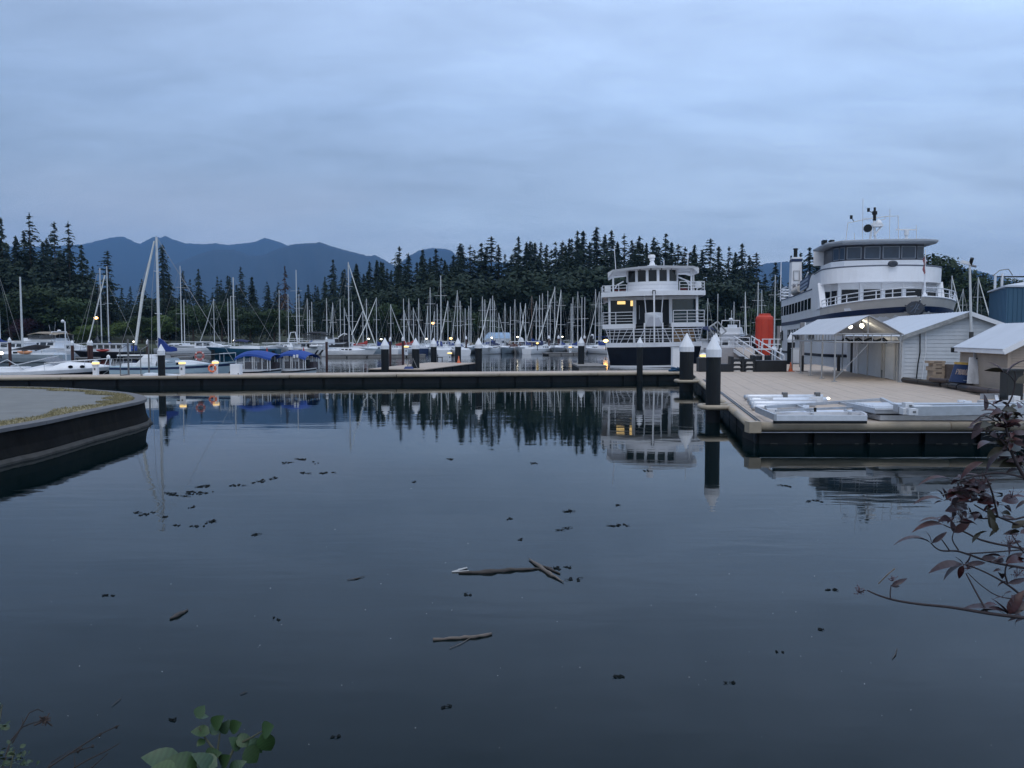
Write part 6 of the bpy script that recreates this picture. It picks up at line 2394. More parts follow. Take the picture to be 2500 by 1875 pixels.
def rig(t, ub, vt, L_, zb, jib=None, r_=.065, cover=None, boom=None, spread=1, bow_x=None, deck_z=.9, stay=True, m=MASTM):
    """mast, spreaders, stays, boom with sail cover and furled headsail"""
    x = max(-L_ * .42, min(L_ * .42, axis_x(t, ub)))
    rz = t.rotation_euler.z
    yy = t.location.y + x * sin(rz)
    zt = W(ub, vt, yy).z
    MB().tube([(x, 0, zb), (x, 0, zt)], r_, 8, r2=r_ * .72).build("mast", m, t)
    b = MB()
    for k in range(spread):
        z = zb + (zt - zb) * ((k + 1) / (spread + 1) + .06)
        w_ = .085 * (zt - zb)
        b.tube([(x, -w_, z), (x, w_, z)], .022, 4)
    if spread:
        b.build("spreader", m, t)
    bx = L_ / 2 - .15 if bow_x is None else bow_x
    if jib is not None:
        fx = jib if isinstance(jib, float) else bx
        MB().tube([(x + .05, 0, zt - .25), (x + (fx - x) * .55, 0, zt * .45 + .4), (fx, 0, deck_z + .35)], [r_ * .5, r_ * .95, r_ * .8], 7).build("furled_jib", JIBM, t)
    if stay:
        b = MB()
        if jib is None:
            b.tube([(x, 0, zt), (bx, 0, deck_z)], .014, 3)
        b.tube([(x, 0, zt), (-L_ / 2 + .1, 0, deck_z * .9)], .014, 3)
        for sg in (-1, 1):
            b.tube([(x, 0, zt * .97), (x - .15, sg * .085 * (zt - zb), zb + (zt - zb) * .56), (x - .2, sg * L_ * .13, deck_z * .9)], .012, 3)
        b.build("rigging", WIREM, t)
    if cover:
        bl = boom or L_ * .36
        z = zb + .45
        MB().loft([[(x - .0, .16 * cos(a) * 1.0, z + .28 + (.75 if False else .0) + .42 * sin(a)) for a in [2 * pi * k / 8 for k in range(8)]],
                   [(x - bl * .25, .17 * cos(a), z + .12 + .26 * sin(a)) for a in [2 * pi * k / 8 for k in range(8)]],
                   [(x - bl, .10 * cos(a), z + .02 + .15 * sin(a)) for a in [2 * pi * k / 8 for k in range(8)]]]).build("sail_cover", CV_[cover], t)
        MB().tube([(x, 0, z), (x - bl * 1.04, 0, z - .02)], .05, 6).build("boom", m, t)
    else:
        MB().tube([(x, 0, zb + .5), (x - L_ * .34, 0, zb + .48)], .055, 6).build("boom", m, t)
    return x


def sail_hull(t, L_, B_, fb, hull, stripe=None, cabin=True, lod=1, boot=True):
    rg = hull_loft(L_, B_, fb, fb * .35, fb * .12, rake=.14, tran=.62)
    MB().loft(rg).build("hull", HM[hull], t)
    if stripe:
        ring_strip(rg, .80, .93).build("sheer_stripe", HM[stripe], t)
    if boot and hull == "white":
        b = MB()
        for sg in (2, 5):
            b.loft([[Vector(r_[sg]) + Vector((0, .008 * (-1 if sg == 2 else 1), -.03)) for r_ in rg], [Vector(r_[sg]).lerp(Vector(r_[1 if sg == 2 else 6]), .12) + Vector((0, .01 * (-1 if sg == 2 else 1), 0)) for r_ in rg]], closed=False, cap=False)
        b.build("boot_stripe", HM["navy"], t)
    if cabin:
        c0_, c1_ = -L_ * .12, L_ * .26
        zc0 = fb * 1.0
        h = .42 if L_ < 10 else .5
        MB().loft([[(c0_, -B_ * .30, zc0), (c0_, B_ * .30, zc0), (c0_, B_ * .24, zc0 + h), (c0_, -B_ * .24, zc0 + h)], [(c0_ + (c1_ - c0_) * .6, -B_ * .27, zc0 + .05), (c0_ + (c1_ - c0_) * .6, B_ * .27, zc0 + .05), (c0_ + (c1_ - c0_) * .6, B_ * .21, zc0 + h * .95), (c0_ + (c1_ - c0_) * .6, -B_ * .21, zc0 + h * .95)],
                   [(c1_, -B_ * .14, zc0 + .12), (c1_, B_ * .14, zc0 + .12), (c1_, B_ * .12, zc0 + .22), (c1_, -B_ * .12, zc0 + .22)]]).build("cabin", PAINT, t)
        if lod:
            for i in range(3):
                for sg in (-1, 1):
                    xa = c0_ + .25 + i * L_ * .072
                    MB().box((xa, sg * B_ * .268, zc0 + h * .52), (L_ * .05, .04, h * .4)).build("cabin_window", GLASS, t)
            MB().box((-L_ * .27, 0, zc0 + .12), (L_ * .26, B_ * .62, .22)).build("cockpit_coaming", WHITE, t)
    if lod:
        b = MB()
        zr = fb * 1.35 + .55
        bx = L_ / 2
        b.tube([(bx - L_ * .12, -B_ * .22, zr - .05), (bx - .05, 0, zr), (bx - L_ * .12, B_ * .22, zr - .05)], .018, 4)
        for q in ((bx - L_ * .12, -B_ * .22), (bx - .05, 0), (bx - L_ * .12, B_ * .22)):
            b.tube([(q[0], q[1], fb * 1.2), (q[0], q[1], zr)], .016, 4)
        for sg in (-1, 1):
            b.tube([(bx - L_ * .12, sg * B_ * .22, zr - .05), (-L_ * .1, sg * B_ * .47, fb + .55), (-L_ * .46, sg * B_ * .34, fb + .55)], .010, 3)
            for f in (-.1, -.3, -.46):
                b.tube([(L_ * f, sg * B_ * (.47 if f > -.4 else .34), fb), (L_ * f, sg * B_ * (.47 if f > -.4 else .34), fb + .55)], .012, 3)
        b.build("pulpit_rail", ALU, t)
    return rg


def sailboat(label, u, v, L_, bow, yaw, hull="white", stripe=None, masts=(), fb=None, d=None, group=None, lod=1, B_=None, dodger=None, cabin=True):
    p, rz = place(u, v, bow, yaw, d)
    t = thing("sailboat", label, "sailboat", p, rz, group)
    fb = fb or .09 * L_ + .12
    B_ = B_ or L_ * .31
    sail_hull(t, L_, B_, fb, hull, stripe, lod=lod, cabin=cabin)
    for mk in masts:
        kw = dict(mk)
        rig(t, kw.pop("u"), kw.pop("v"), L_, fb + .25, deck_z=fb * 1.3, **kw)
    if dodger:
        b = MB()
        x0 = -L_ * .12
        b.loft([[(x0 + .7 - .1 * abs(cos(a)), B_ * .30 * cos(a), fb + .3 + .55 * sin(a)) for a in [pi * k / 8 for k in range(9)]], [(x0 - .4, B_ * .32 * cos(a), fb + .3 + .85 * sin(a)) for a in [pi * k / 8 for k in range(9)]]], closed=False, cap=False)
        b.build("spray_hood", CV_[dodger], t)
    return t


def motorboat(label, u, v, L_, bow, yaw, hull="white", stripe=None, d=None, fb=None, cab=(-.25, .22, 1.5), fly=None, canopy=None, arch=True, B_=None, band=None, name="motor_yacht", cat="motor yacht", rails=True, winm=None, group=None, win_n=4, sheer_=.45):
    """cab = (x0, x1, height) as fractions of length; fly = (x0, x1, height above the cabin); canopy = (colour, x0, x1, z0, z1)"""
    p, rz = place(u, v, bow, yaw, d)
    t = thing(name, label, cat, p, rz, group)
    fb = fb or .10 * L_ + .15
    B_ = B_ or L_ * .32
    rg = hull_loft(L_, B_, fb, fb * sheer_, 0, rake=.20, tran=.92, full=.5)
    MB().loft(rg).build("hull", HM[hull], t)
    if stripe:
        ring_strip(rg, .70, .86).build("hull_stripe", HM[stripe], t)
    z1 = fb
    if cab:
        xa, xb, h = cab[0] * L_, cab[1] * L_, cab[2]
        za = fb * .95

        def ringc(x, w_, zb, zt_, xo=0.0):
            return [(x, -B_ * w_, zb), (x, B_ * w_, zb), (x + xo, B_ * w_ * .88, zt_), (x + xo, -B_ * w_ * .88, zt_)]
        MB().loft([ringc(xa, .42, za, za + h), ringc(xa + (xb - xa) * .6, .42, za, za + h), ringc(xb, .36, za + .1, za + h * .96, -h * .55), ringc(xb + L_ * .16, .24, za + .3, za + .42, -.1)]).build("cabin", PAINT, t)
        n = win_n
        for i in range(n):
            f0, f1 = (i + .08) / n, (i + .90) / n
            for sg in (-1, 1):
                xs0, xs1 = xa + .15 + (xb - h * .45 - xa - .2) * f0, xa + .15 + (xb - h * .45 - xa - .2) * f1
                w0 = B_ * .42 * (.97 - .03 * (f0 > .6)) + .015
                zl, zh = za + h * .46, za + h * .86
                k0, k1 = 1 - .12 * .46, 1 - .12 * .86
                vs_ = [(xs0, sg * B_ * .42 * k0, zl), (xs1, sg * B_ * .42 * k0, zl), (xs1 - .05, sg * B_ * .42 * k1, zh), (xs0, sg * B_ * .42 * k1, zh)]
                vo = [(x, y + sg * .03, z) for x, y, z in vs_]
                MB().add(vo + vs_, [(0, 1, 2, 3), (7, 6, 5, 4), (0, 4, 5, 1), (1, 5, 6, 2), (2, 6, 7, 3), (3, 7, 4, 0)]).build("cabin_window", winm or GLASS, t)
        for sg in (-1, 0, 1):
            x0_, x1_ = xb + .02, xb - h * .5
            vs_ = [(xb - h * .20 + .06, sg * B_ * .22 - B_ * .10, za + h * .42), (xb - h * .20 + .06, sg * B_ * .22 + B_ * .10, za + h * .42), (xb - h * .48 + .06, sg * B_ * .20 + B_ * .09, za + h * .88), (xb - h * .48 + .06, sg * B_ * .20 - B_ * .09, za + h * .88)]
            vo = [(x + .03, y, z + .02) for x, y, z in vs_]
            MB().add(vo + vs_, [(0, 1, 2, 3), (7, 6, 5, 4), (0, 4, 5, 1), (1, 5, 6, 2), (2, 6, 7, 3), (3, 7, 4, 0)]).build("windscreen", winm or GLASS, t)
        z1 = za + h
        MB().box(((xa + xb - h * .4) / 2 - .2, 0, z1 + .03), (xb - xa - h * .2, B_ * .80, .08)).build("cabin_roof", WHITE, t)
    if fly:
        xa, xb, h = fly[0] * L_, fly[1] * L_, fly[2]
        MB().loft([[(xa, -B_ * .36, z1 + .06), (xa, B_ * .36, z1 + .06), (xa, B_ * .36, z1 + h), (xa, -B_ * .36, z1 + h)], [(xb, -B_ * .30, z1 + .06), (xb, B_ * .30, z1 + .06), (xb - h * .8, B_ * .28, z1 + h * 1.1), (xb - h * .8, -B_ * .28, z1 + h * 1.1)]]).build("flybridge", WHITE, t)
        b = MB()
        b.box((xb - h, 0, z1 + h * 1.25), (.06, B_ * .5, h * .5))
        b.build("fly_screen", GLASS, t)
        MB().box(((xa + xb) / 2 - .2, 0, z1 + h + .15), (.6, B_ * .3, .5)).build("fly_seat", PAINT, t)
    if canopy:
        c, x0, x1, z0_, z1_ = canopy
        x0, x1 = x0 * L_, x1 * L_
        b = MB()
        b.loft([[(x, B_ * .40 * cos(a), zz + (z1_ - z0_) * .28 * max(0, sin(a)) * k) for a in [pi * q / 8 for q in range(9)]] for x, zz, k in ((x0, z1_ - .28, .8), (x0 + (x1 - x0) * .3, z1_ - .05, 1), (x0 + (x1 - x0) * .7, z1_ - .02, 1), (x1, z1_ - .25, .8))], closed=False, cap=False)
        b.build("canopy_top", CV_[c], t)
        for x in (x0 + .15, (x0 + x1) / 2, x1 - .15):
            for sg in (-1, 1):
                MB().tube([(x, sg * B_ * .38, z0_), (x, sg * B_ * .38, z1_ - .2)], .022, 4).build("canopy_pole", ALU, t)
        for sg in (-1, 1):
            b = MB()
            b.add([(x0 + .1, sg * B_ * .39, z0_ + .05), (x1 - .1, sg * B_ * .39, z0_ + .05), (x1 - .1, sg * B_ * .39, z1_ - .22), (x0 + .1, sg * B_ * .39, z1_ - .22)], [(0, 1, 2, 3)])
            b.build("canopy_panel", mat("smoky_clear_vinyl", (.05, .055, .06), .2, var=.3, alpha=.75), t, fix=False)
    if arch:
        xq = (cab[0] + .05) * L_ if cab else -.3 * L_
        zq = z1 + (fly[2] if fly else 0) + .9
        MB().tube([(xq - .3, -B_ * .36, z1), (xq, -B_ * .32, zq), (xq, B_ * .32, zq), (xq - .3, B_ * .36, z1)], .06, 6).build("radar_arch", WHITE, t)
        MB().lathe([(.2, 0), (.26, .05), (.24, .2), (.12, .26)], (xq, 0, zq + .04), 12).build("radar_dome", WHITE, t, smooth=True)
        MB().tube([(xq, B_ * .2, zq), (xq - .2, B_ * .2, zq + 1.4)], .016, 4).build("whip_aerial", STEEL, t)
    if rails:
        b = MB()
        for sg in (-1, 1):
            pts = [(L_ * .47, sg * B_ * .05, fb * (1 + sheer_) + .5), (L_ * .30, sg * B_ * .30, fb * (1 + sheer_ * .64) + .5), (L_ * .02, sg * B_ * .46, fb * (1.12) + .45)]
            b.tube(pts, .018, 4)
            for q in pts:
                b.tube([(q[0], q[1], q[2] - .5), q], .015, 4)
        b.build("bow_rail", ALU, t)
    return t


# ------------------------------------------------------------------ left group
# express cruiser alongside the walkway
q = on_main(98, 4.1)
EC = motorboat("white express cruiser with a dark blue bottom stripe, nearest boat at the far left", 84, 0, 7.7, 'R', 16, d=q.y + .2, fb=.72, cab=None, arch=False, B_=2.6, win_n=2, sheer_=.38)
b = ring_strip(hull_loft(7.7, 2.6, .72, .72 * .38, 0, rake=.20, tran=.92, full=.5), .50, .74, .018)
b.build("dark_flash", DKBLUE, EC)
for x in (1.35, 2.05):
    MB().lathe([(.14, -.01), (.14, .03)], (0, 0, 0), 12).build("porthole", GLASS, EC)
    o = [c for c in EC.children if c.name.startswith("porthole")][-1]
for i, c in enumerate([c for c in EC.children if c.name.startswith("porthole")]):
    c.location = (1.55 + .62 * i, -.98 + .17 * i, 1.02 - .0 * i)
    c.rotation_euler = (pi / 2 + .3, 0, .2 + .1 * i)
    c.scale = (1, .7, 1)
b = MB()
b.loft([[(.6, -.85, 1.1), (1.3, 0, 1.3), (.6, .85, 1.1)], [(-.1, -.95, 1.5), (.3, 0, 1.72), (-.1, .95, 1.5)]], closed=False, cap=False)
b.build("raked_windscreen", mat("clear_grey_screen", (.16, .18, .22), .12, alpha=.7), EC)
b = MB()
b.tube([(.9, -.95, 1.7), (-1.7, -1.1, 1.1)], .03, 5)
b.tube([(-1.0, -1.05, .9), (-1.9, -1.0, 1.5), (-3.2, -.9, .85)], .03, 5)
b.build("arch_tube", ALU, EC)
MB().box((-2.3, 0, .86), (2.4, 1.9, .28)).build("aft_deck", WHITE, EC)
MB().loft([[(x, w_ * cos(a), zb_2 + h * sin(a)) for a in [pi * i / 8 for i in range(9)]] for x, w_, zb_2, h in ((-1.2, 1.15, .72, .18), (0, 1.2, .74, .42), (1.2, 1.1, .78, .52), (2.4, .75, .85, .38), (3.75, .06, .98, .05))]).build("foredeck", WHITE, EC, smooth=True)
# name on the aft quarter: too blurred to read, two rows of small dark characters
b = MB()
for i in range(8):
    if i == 4:
        continue
    b.box((-3.25 + i * .14, -1.235, .50), (.07, .012, .10))
for i in range(4):
    b.box((-3.0 + i * .10, -1.235, .36), (.06, .012, .05))
b.build("name_lettering", mat("grey_lettering", (.22, .24, .28), .6), EC)
b = MB()
b.tube([(3.3, -.25, 1.0), (3.5, -.2, 1.5)], .025, 5)
b.tube([(3.6, -.1, 1.0), (3.75, -.1, 1.5)], .025, 5)
b.lathe([(.02, 0), (.11, .08), (.11, .2), (.02, .28)], (3.55, -.15, 1.45), 10)
b.build("anchor_light", WHITE, EC)

SB1 = sailboat("pale grey sailboat with a long black boom cover, far left", 62, 884, 10.5, 'L', 8, hull="pblue", fb=.8, masts=[dict(u=56, v=676, r_=.12, spread=0, stay=False)])
k = PX(SB1.location.y)
q = axis_x(SB1, 24), axis_x(SB1, 122)
zc1 = W(60, 850, SB1.location.y).z
MB().loft([[(x, w_ * cos(a), z + h * sin(a)) for a in [2 * pi * i / 8 for i in range(8)]] for x, w_, z, h in ((q[0], .12, W(0, 858, SB1.location.y).z, .16), ((q[0] * .6 + q[1] * .4), .2, W(0, 851, SB1.location.y).z, .24), ((q[0] * .35 + q[1] * .65), .22, W(0, 849, SB1.location.y).z, .36), (q[1], .10, W(0, 846, SB1.location.y).z, .10))]).build("boom_cover", DKCANV, SB1)


def kayak(u0, u1, v, d, label, m, rz=0.0):
    a, b_ = W(u0, v, d), W(u1, v, d)
    ln = (b_ - a).length
    t = thing("kayak", label, "kayak", (a + b_) / 2, rz)
    prof = [(-.5, .01), (-.4, .5), (-.2, .85), (0, 1), (.2, .85), (.4, .5), (.5, .01)]
    MB().loft([[(x * ln, .30 * w_ * cos(a), .20 * w_ * sin(a) + .12 * (2 * abs(x)) ** 3) for a in [2 * pi * i / 10 for i in range(10)]] for x, w_ in prof]).build("kayak_hull", m, t, smooth=True)
    MB().lathe([(.26, 0), (.30, .04), (.22, .06)], (0, 0, .17), 12).build("cockpit_rim", BLACK, t)
    return t


kayak(41, 80, 860.5, SB1.location.y - 1.2, "orange kayak lying on the pale sailboat's deck", mat("pale_orange_hull", (.62, .27, .13), .5, var=.1))
sailboat("sailboat mostly out of frame, its mast at the very left edge", 2, 868, 11, 'L', 30, masts=[dict(u=2, v=663, r_=.10, spread=0, cover="blue", boom=2.5)])
motorboat("large white motor yacht with a flybridge and grey-green enclosure, behind the left sailboat", 95, 868, 14, 'L', 12, fb=1.1, cab=(-.30, .25, 1.0), fly=(-.25, .12, .45), canopy=("tan", -.32, .02, 2.3, 3.2), win_n=6)
motorboat("white cabin boat with dark side windows at the left edge, below the large yacht", 40, 871, 9, 'L', 6, fb=1.1, cab=(-.22, .2, .95), arch=False, win_n=3, d=104)
motorboat("white hard-top cruiser right of the large white yacht", 150, 866, 9, 'R', 25, fb=.9, cab=(-.2, .2, 1.0), fly=(-.2, .05, .3), win_n=3)
motorboat("small white fishing boat with open stern left of the black-hulled boat", 165, 871, 6.5, 'R', 30, fb=.75, cab=(-.05, .2, .9), arch=False, win_n=2)
p = W(160, 832, 80)
t = thing("globe_lamp", "tall white post with a round globe lamp at the left", "lamp post", (p.x, 80, .3), 0)
zt = W(158, 785, 80).z - .3
MB().tube([(0, 0, 0), (0, 0, zt)], .06, 8).build("post", PAINT, t)
MB().tube([(0, 0, zt - .05), (-.18, 0, zt)], .04, 6).build("arm", PAINT, t)
MB().lathe([(.02, -.16), (.12, -.12), (.16, 0), (.12, .12), (.02, .16)], (-.22, 0, zt + .02), 14).build("globe", mat("milky_globe", (.75, .76, .78), .3), t, smooth=True)

BK = sailboat("black-hulled ketch with two bare masts and a white wheelhouse", 262, 872.5, 9.6, 'L', 6, hull="black", fb=.68, masts=[dict(u=250, v=654, jib=None, r_=.085, spread=1), dict(u=267, v=650, r_=.085, spread=1, cover="blue", boom=2.6, stay=False)], cabin=False)
yk_ = BK.location.y
MB().box((-.5, 0, 1.26), (4.6, 1.9, 1.0)).build("wheelhouse", PAINT, BK)
for i in range(5):
    for sg in (-1, 1):
        MB().box((-2.3 + i * .88, sg * .96, 1.42), (.66, .04, .48)).build("wheelhouse_window", GLASS, BK)
MB().box((-.4, 0, 1.81), (5.2, 2.1, .08)).build("wheelhouse_roof", WHITE, BK)
MB().loft([[(1.6, -.8, 1.86), (1.6, .8, 1.86)], [(.9, -.7, 2.8), (.9, .7, 2.8)], [(-.6, -.6, 2.7), (-.6, .6, 2.7)]], closed=False, cap=False).build("sloped_screen", GLASS, BK)
MB().beam((axis_x(BK, 213), .1, .9), (axis_x(BK, 262), 0, W(262, 672, yk_).z), .12).build("furled_jib", JIBM, BK)
MB().tube([(axis_x(BK, 197), .1, .9), (axis_x(BK, 243), 0, W(243, 668, yk_).z)], .03, 4).build("forestay", WIREM, BK)
kayak(233, 268, 856, yk_ - 1.6, "red kayak lying along the black ketch's deck", mat("red_kayak_hull", (.42, .055, .045), .5, var=.15))
p = W(327.5, 850, yk_ - .8)
t = thing("blue_sign", "small blue notice board with pale lines behind the hoop frames", "sign", p, 0)
ks = PX(p.y)
MB().box((0, 0, 0), (15 * ks, .04, 12.5 * ks)).build("panel", mat("bright_blue_panel", (.02, .06, .30), .5), t)
for i, (x, z, wd) in enumerate(((0, 4.2, 12), (-1, .2, 9), (1, 1.2, 8), (.5, -3.5, 3))):
    MB().box((x * ks, -.026, z * ks), (wd * ks, .012, 1.3 * ks)).build("text_line", mat("pale_blue_print", (.14, .2, .42), .6), t)
MB().tube([(-.1, .03, -12.5 * ks - .5), (-.1, .03, 0)], .03, 5).build("post", PAINT, t)

# light blue sailboat right behind the walkway
q = on_main(410, 4.6)
LB = sailboat("light blue sailboat with a navy stripe, white cockpit tent and tall raked mast", 407, 0, 7.6, 'R', 6, hull="lblue", stripe="navy", d=q.y, fb=.95, masts=[dict(u=389.5, v=579, r_=.10, spread=2)], B_=2.5, cabin=True)
yb_ = LB.location.y
MB().tube([(axis_x(LB, 331), .1, W(0, 842, yb_).z), (axis_x(LB, 352), .05, W(0, 717, yb_).z), (axis_x(LB, 384), 0, W(0, 589, yb_).z)], [.085, .09, .05], 7).build("furled_jib", JIBM, LB)
b = MB()
xm = axis_x(LB, 391)
for x0_, h0, x1_, h1 in ():
    pass
zA, zB, zC, zD = (W(0, v_, yb_).z for v_ in (824, 846, 857, 850))
b.loft([[(xm - .05, -.14, zA), (xm - .05, .14, zA), (xm + .28, .10, zA - .25), (xm + .28, -.10, zA - .25)], [(xm - .05, -.2, zC), (xm - .05, .2, zC), (xm + .55, .18, zB), (xm + .55, -.18, zB)],
        [(xm + .7, -.2, zC - .05), (xm + .7, .2, zC - .05), (xm + .8, .14, zB + .0), (xm + .8, -.14, zB + .0)], [(axis_x(LB, 432), -.12, zC), (axis_x(LB, 432), .12, zC), (axis_x(LB, 432), .10, zD), (axis_x(LB, 432), -.10, zD)]])
b.build("sail_cover", BLUEC, LB)
xa, xb_ = axis_x(LB, 334), axis_x(LB, 390)
b = MB()
b.loft([[(x, .95 * cos(a) * k, .98 + hh_ * sin(a)) for a in [pi * i / 8 for i in range(9)]] for x, k, hh_ in ((xa, .8, .15), (xa + .5, .95, .72), (xb_ - .3, 1, .78), (xb_, .95, .45))], closed=False, cap=False)
b.build("cockpit_tent", CV_["white"], LB)
b = MB()
x0_, x1_ = axis_x(LB, 393), axis_x(LB, 446)
b.loft([[(x, .8 * cos(a) * k, .98 + hh_ * sin(a)) for a in [pi * i / 8 for i in range(9)]] for x, k, hh_ in ((x0_, 1, .5), (x0_ + 1, 1, .55), (x1_, .7, .2))], closed=False, cap=False)
b.build("cabin_cover", mat("grey_blue_cover", (.20, .26, .31), .8, var=.1), LB)
life_ring(Vector((W(487, 869, yb_ - .4).x, yb_ - .4, W(487, 869, yb_ - .4).z)), .24, "faded red life ring hung at the light blue sailboat's bow", .4, mat("faded_red_ring", (.38, .10, .09), .7))
sailboat("dark sailboat with two masts behind the light blue one", 440, 862, 11, 'L', 25, hull="grey", masts=[dict(u=445, v=649, r_=.085, spread=2), dict(u=452, v=731, r_=.07, stay=False, spread=0)])
MB()
t = sailboat("white sloop whose mast has a long furled jib leaning left, above the lit pedestals", 524, 858, 9, 'L', 35, masts=[dict(u=524.5, v=729, jib=True, r_=.07)])
motorboat("white cabin boat with a curved white top, left of the teal hull", 487, 863.5, 9.5, 'R', 10, fb=.85, cab=(-.05, .25, 1.05), arch=False, win_n=2)
motorboat("low grey-white cruiser left of the curved-top cabin boat", 447, 862, 8.5, 'R', 12, hull="grey", fb=.75, cab=(-.25, .1, .7), arch=False, win_n=3)
TL = sailboat("teal-blue hulled ketch with a navy canopy and white cabin", 592, 868, 10.8, 'L', 5, hull="teal", fb=.92, masts=[dict(u=573, v=677, r_=.11, spread=2), dict(u=566, v=723, r_=.07, stay=False, spread=0), dict(u=559, v=729, r_=.07, stay=False)], cabin=False)
MB().loft([[(x, -w_, .95), (x, w_, .95), (x, w_ * .85, .95 + h), (x, -w_ * .85, .95 + h)] for x, w_, h in ((axis_x(TL, 640), .8, .35), (axis_x(TL, 600), 1.0, .5), (axis_x(TL, 566), .6, .3))]).build("cabin", PAINT, TL)
for u in (588, 593.5, 599, 604, 620, 626):
    MB().box((axis_x(TL, u), -1.0, 1.19), (.26, .12, .2)).build("cabin_window", GLASS, TL)
b = MB()
b.loft([[(x, 1.0 * cos(a), z + .3 * sin(a)) for a in [pi * i / 8 for i in range(9)]] for x, z in ((axis_x(TL, 577), 1.95), (axis_x(TL, 590), 2.05), (axis_x(TL, 612), 1.85))], closed=False, cap=False)
b.build("canopy", NAVYC, TL)
for u in (579, 592, 610):
    MB().tube([(axis_x(TL, u), -.95, 1.0), (axis_x(TL, u), -.95, 1.95)], .03, 5).build("canopy_pole", ALU, TL)
motorboat("white open workboat with pale sides right of the teal hull", 645, 864, 6, 'R', 20, fb=1.0, cab=None, arch=False, rails=False)
sailboat("white sloop behind the blue canopies, its mast leaning slightly left", 690, 861, 8.5, 'R', 18, masts=[dict(u=684, v=708, r_=.065, spread=2)])
sailboat("white sloop with a straight mast above the right blue canopy", 705, 859, 8.5, 'R', 30, masts=[dict(u=705.5, v=718, r_=.06)])


# electric launches with blue canopies
def launch(u0, u1, label, d, yaw):
    p, rz = place((u0 + u1) / 2, 0, 'R', yaw, d)
    L_ = (u1 - u0) * PX(d) / cos(radians(yaw))
    t = thing("electric_launch", label, "launch", p, rz, "blue-canopied launches")
    rg = hull_loft(L_, 2.0, .62, .20, .05, rake=.06, tran=.75, full=.6)
    MB().loft(rg).build("hull", HM["pblue"], t)
    ring_strip(rg, .80, .92, .02).build("rub_stripe", DKBLUE, t)
    ring_strip(rg, .93, 1.0, .025).build("gunwale", WHITE, t)
    MB().box((-.05 * L_, 0, .70), (L_ * .66, 1.6, .10)).build("deck_coaming", WHITE, t)
    x0, x1 = -L_ * .45, L_ * .40
    b = MB()
    rings = []
    for i in range(9):
        f = i / 8
        x = x0 + (x1 - x0) * f
        zc_ = 1.72 + .28 * sin(pi * min(1, f * 1.02) ** .8) - .02
        rings.append([(x, 1.02 * c_, zc_ - .24 * (abs(c_) ** 3) - (.12 if q in (0, 8) else 0)) for q, c_ in enumerate((-1, -.97, -.7, -.35, 0, .35, .7, .97, 1))])
    b.loft(rings, closed=False, cap=False)
    b.build("blue_canopy", mat("royal_blue_canopy", (.010, .055, .27), .75, var=.12, scale=2, bump=.01), t)
    for f in (.03, .25, .48, .53, .75, .90, .97):
        for sg in (-1, 1):
            MB().tube([(x0 + (x1 - x0) * f, sg * .93, .68), (x0 + (x1 - x0) * f, sg * .93, 1.42 + .26 * sin(pi * min(1, f * 1.02) ** .8))], .028, 5).build("canopy_post", PAINT, t)
    for sg in (-1, 1):
        b = MB()
        b.add([(x0 + .05, sg * .94, .72), (x1 - .05, sg * .94, .72), (x1 - .05, sg * .93, 1.5), (x0 + .05, sg * .93, 1.5)], [(0, 1, 2, 3)])
        b.build("clear_curtain", mat("clear_vinyl_curtain", (.34, .36, .40), .15, var=.2, alpha=.22), t, fix=False)
    for x in (-.9, 0, .8):
        MB().box((x, .3, .95), (.5, .6, .5)).build("seat", mat("dark_seat", (.06, .05, .06), .8), t)
    MB().box((.75, -.5, 1.15), (.4, .35, .4)).build("dash", BLACK, t)
    return t


q = on_main(620, 4.9)
launch(567, 674, "pale launch with a blue canopy, left one of the pair behind the white cabinet", q.y, -9)
q = on_main(715, 5.2)
LN2 = launch(672, 762, "pale launch with a blue canopy, right one of the pair", q.y + .3, -14)
p = W(722, 870, q.y - .8)
t = thing("notice_card", "two small white cards hung under the right blue canopy", "notice", p, 0)
MB().box((-.10, 0, 0), (.13, .015, .2)).build("card", PAINT, t)
MB().box((.10, 0, .02), (.13, .015, .2)).build("card", PAINT, t)
for u, lab in ((652, "red furled parasol above the left blue canopy"), (741.5, "pale red furled flag above the right blue canopy")):
    p = W(u, 862, 78)
    b = MB()
    b.lathe([(.03, -.7), (.12, -.3), (.09, .2), (.02, .55)], n=8)
    o = b.build("furled_flag", mat("red_cloth", (.45, .06, .06), .9), None)
    o.location = p
    tag(o, lab, "flag")

# trawler and the black-canopied yacht
TR = motorboat("white trawler with a black flybridge canopy and a dinghy hung at its stern", 752, 866, 10.5, 'L', 12, fb=.85, cab=(-.30, .10, .95), fly=(-.36, -.1, .55), canopy=("black", -.34, .02, 2.2, 3.2), win_n=4, arch=False)
ytr = TR.location.y
MB().box((.2, 0, 1.80), (7.6, 2.9, .09)).build("boat_deck", WHITE, TR)
b = MB()
for z in (2.1, 2.4):
    b.tube([(4.0, -1.35, z), (-1.0, -1.4, z)], .025, 4)
for x in (4.0, 2.8, 1.6, .4, -.9):
    b.tube([(x, -1.38, 1.8), (x, -1.38, 2.4)], .025, 4)
b.build("deck_rail", STEEL, TR)
MB().tube([(3.2, 0, 1.8), (2.8, 0, 3.3), (2.0, 0, 3.4), (1.7, 0, 2.0)], .07, 6).build("davit", PAINT, TR)
dn = thing("dinghy", "white inflatable dinghy hung at the trawler's stern", "dinghy", W(772, 845, ytr - 1.9), .1)
MB().tube([(-.9, -.35, 0), (.6, -.35, .02), (.95, 0, .08), (.6, .35, .02), (-.9, .35, 0)], .2, 8).build("tube_ring", WHITE, dn, smooth=True)
MB().box((-.2, 0, -.05), (1.5, .6, .06)).build("floor", HM["grey"], dn)
MB().box((-1.1, 0, .05), (.3, .3, .6)).build("outboard", BLACK, dn)
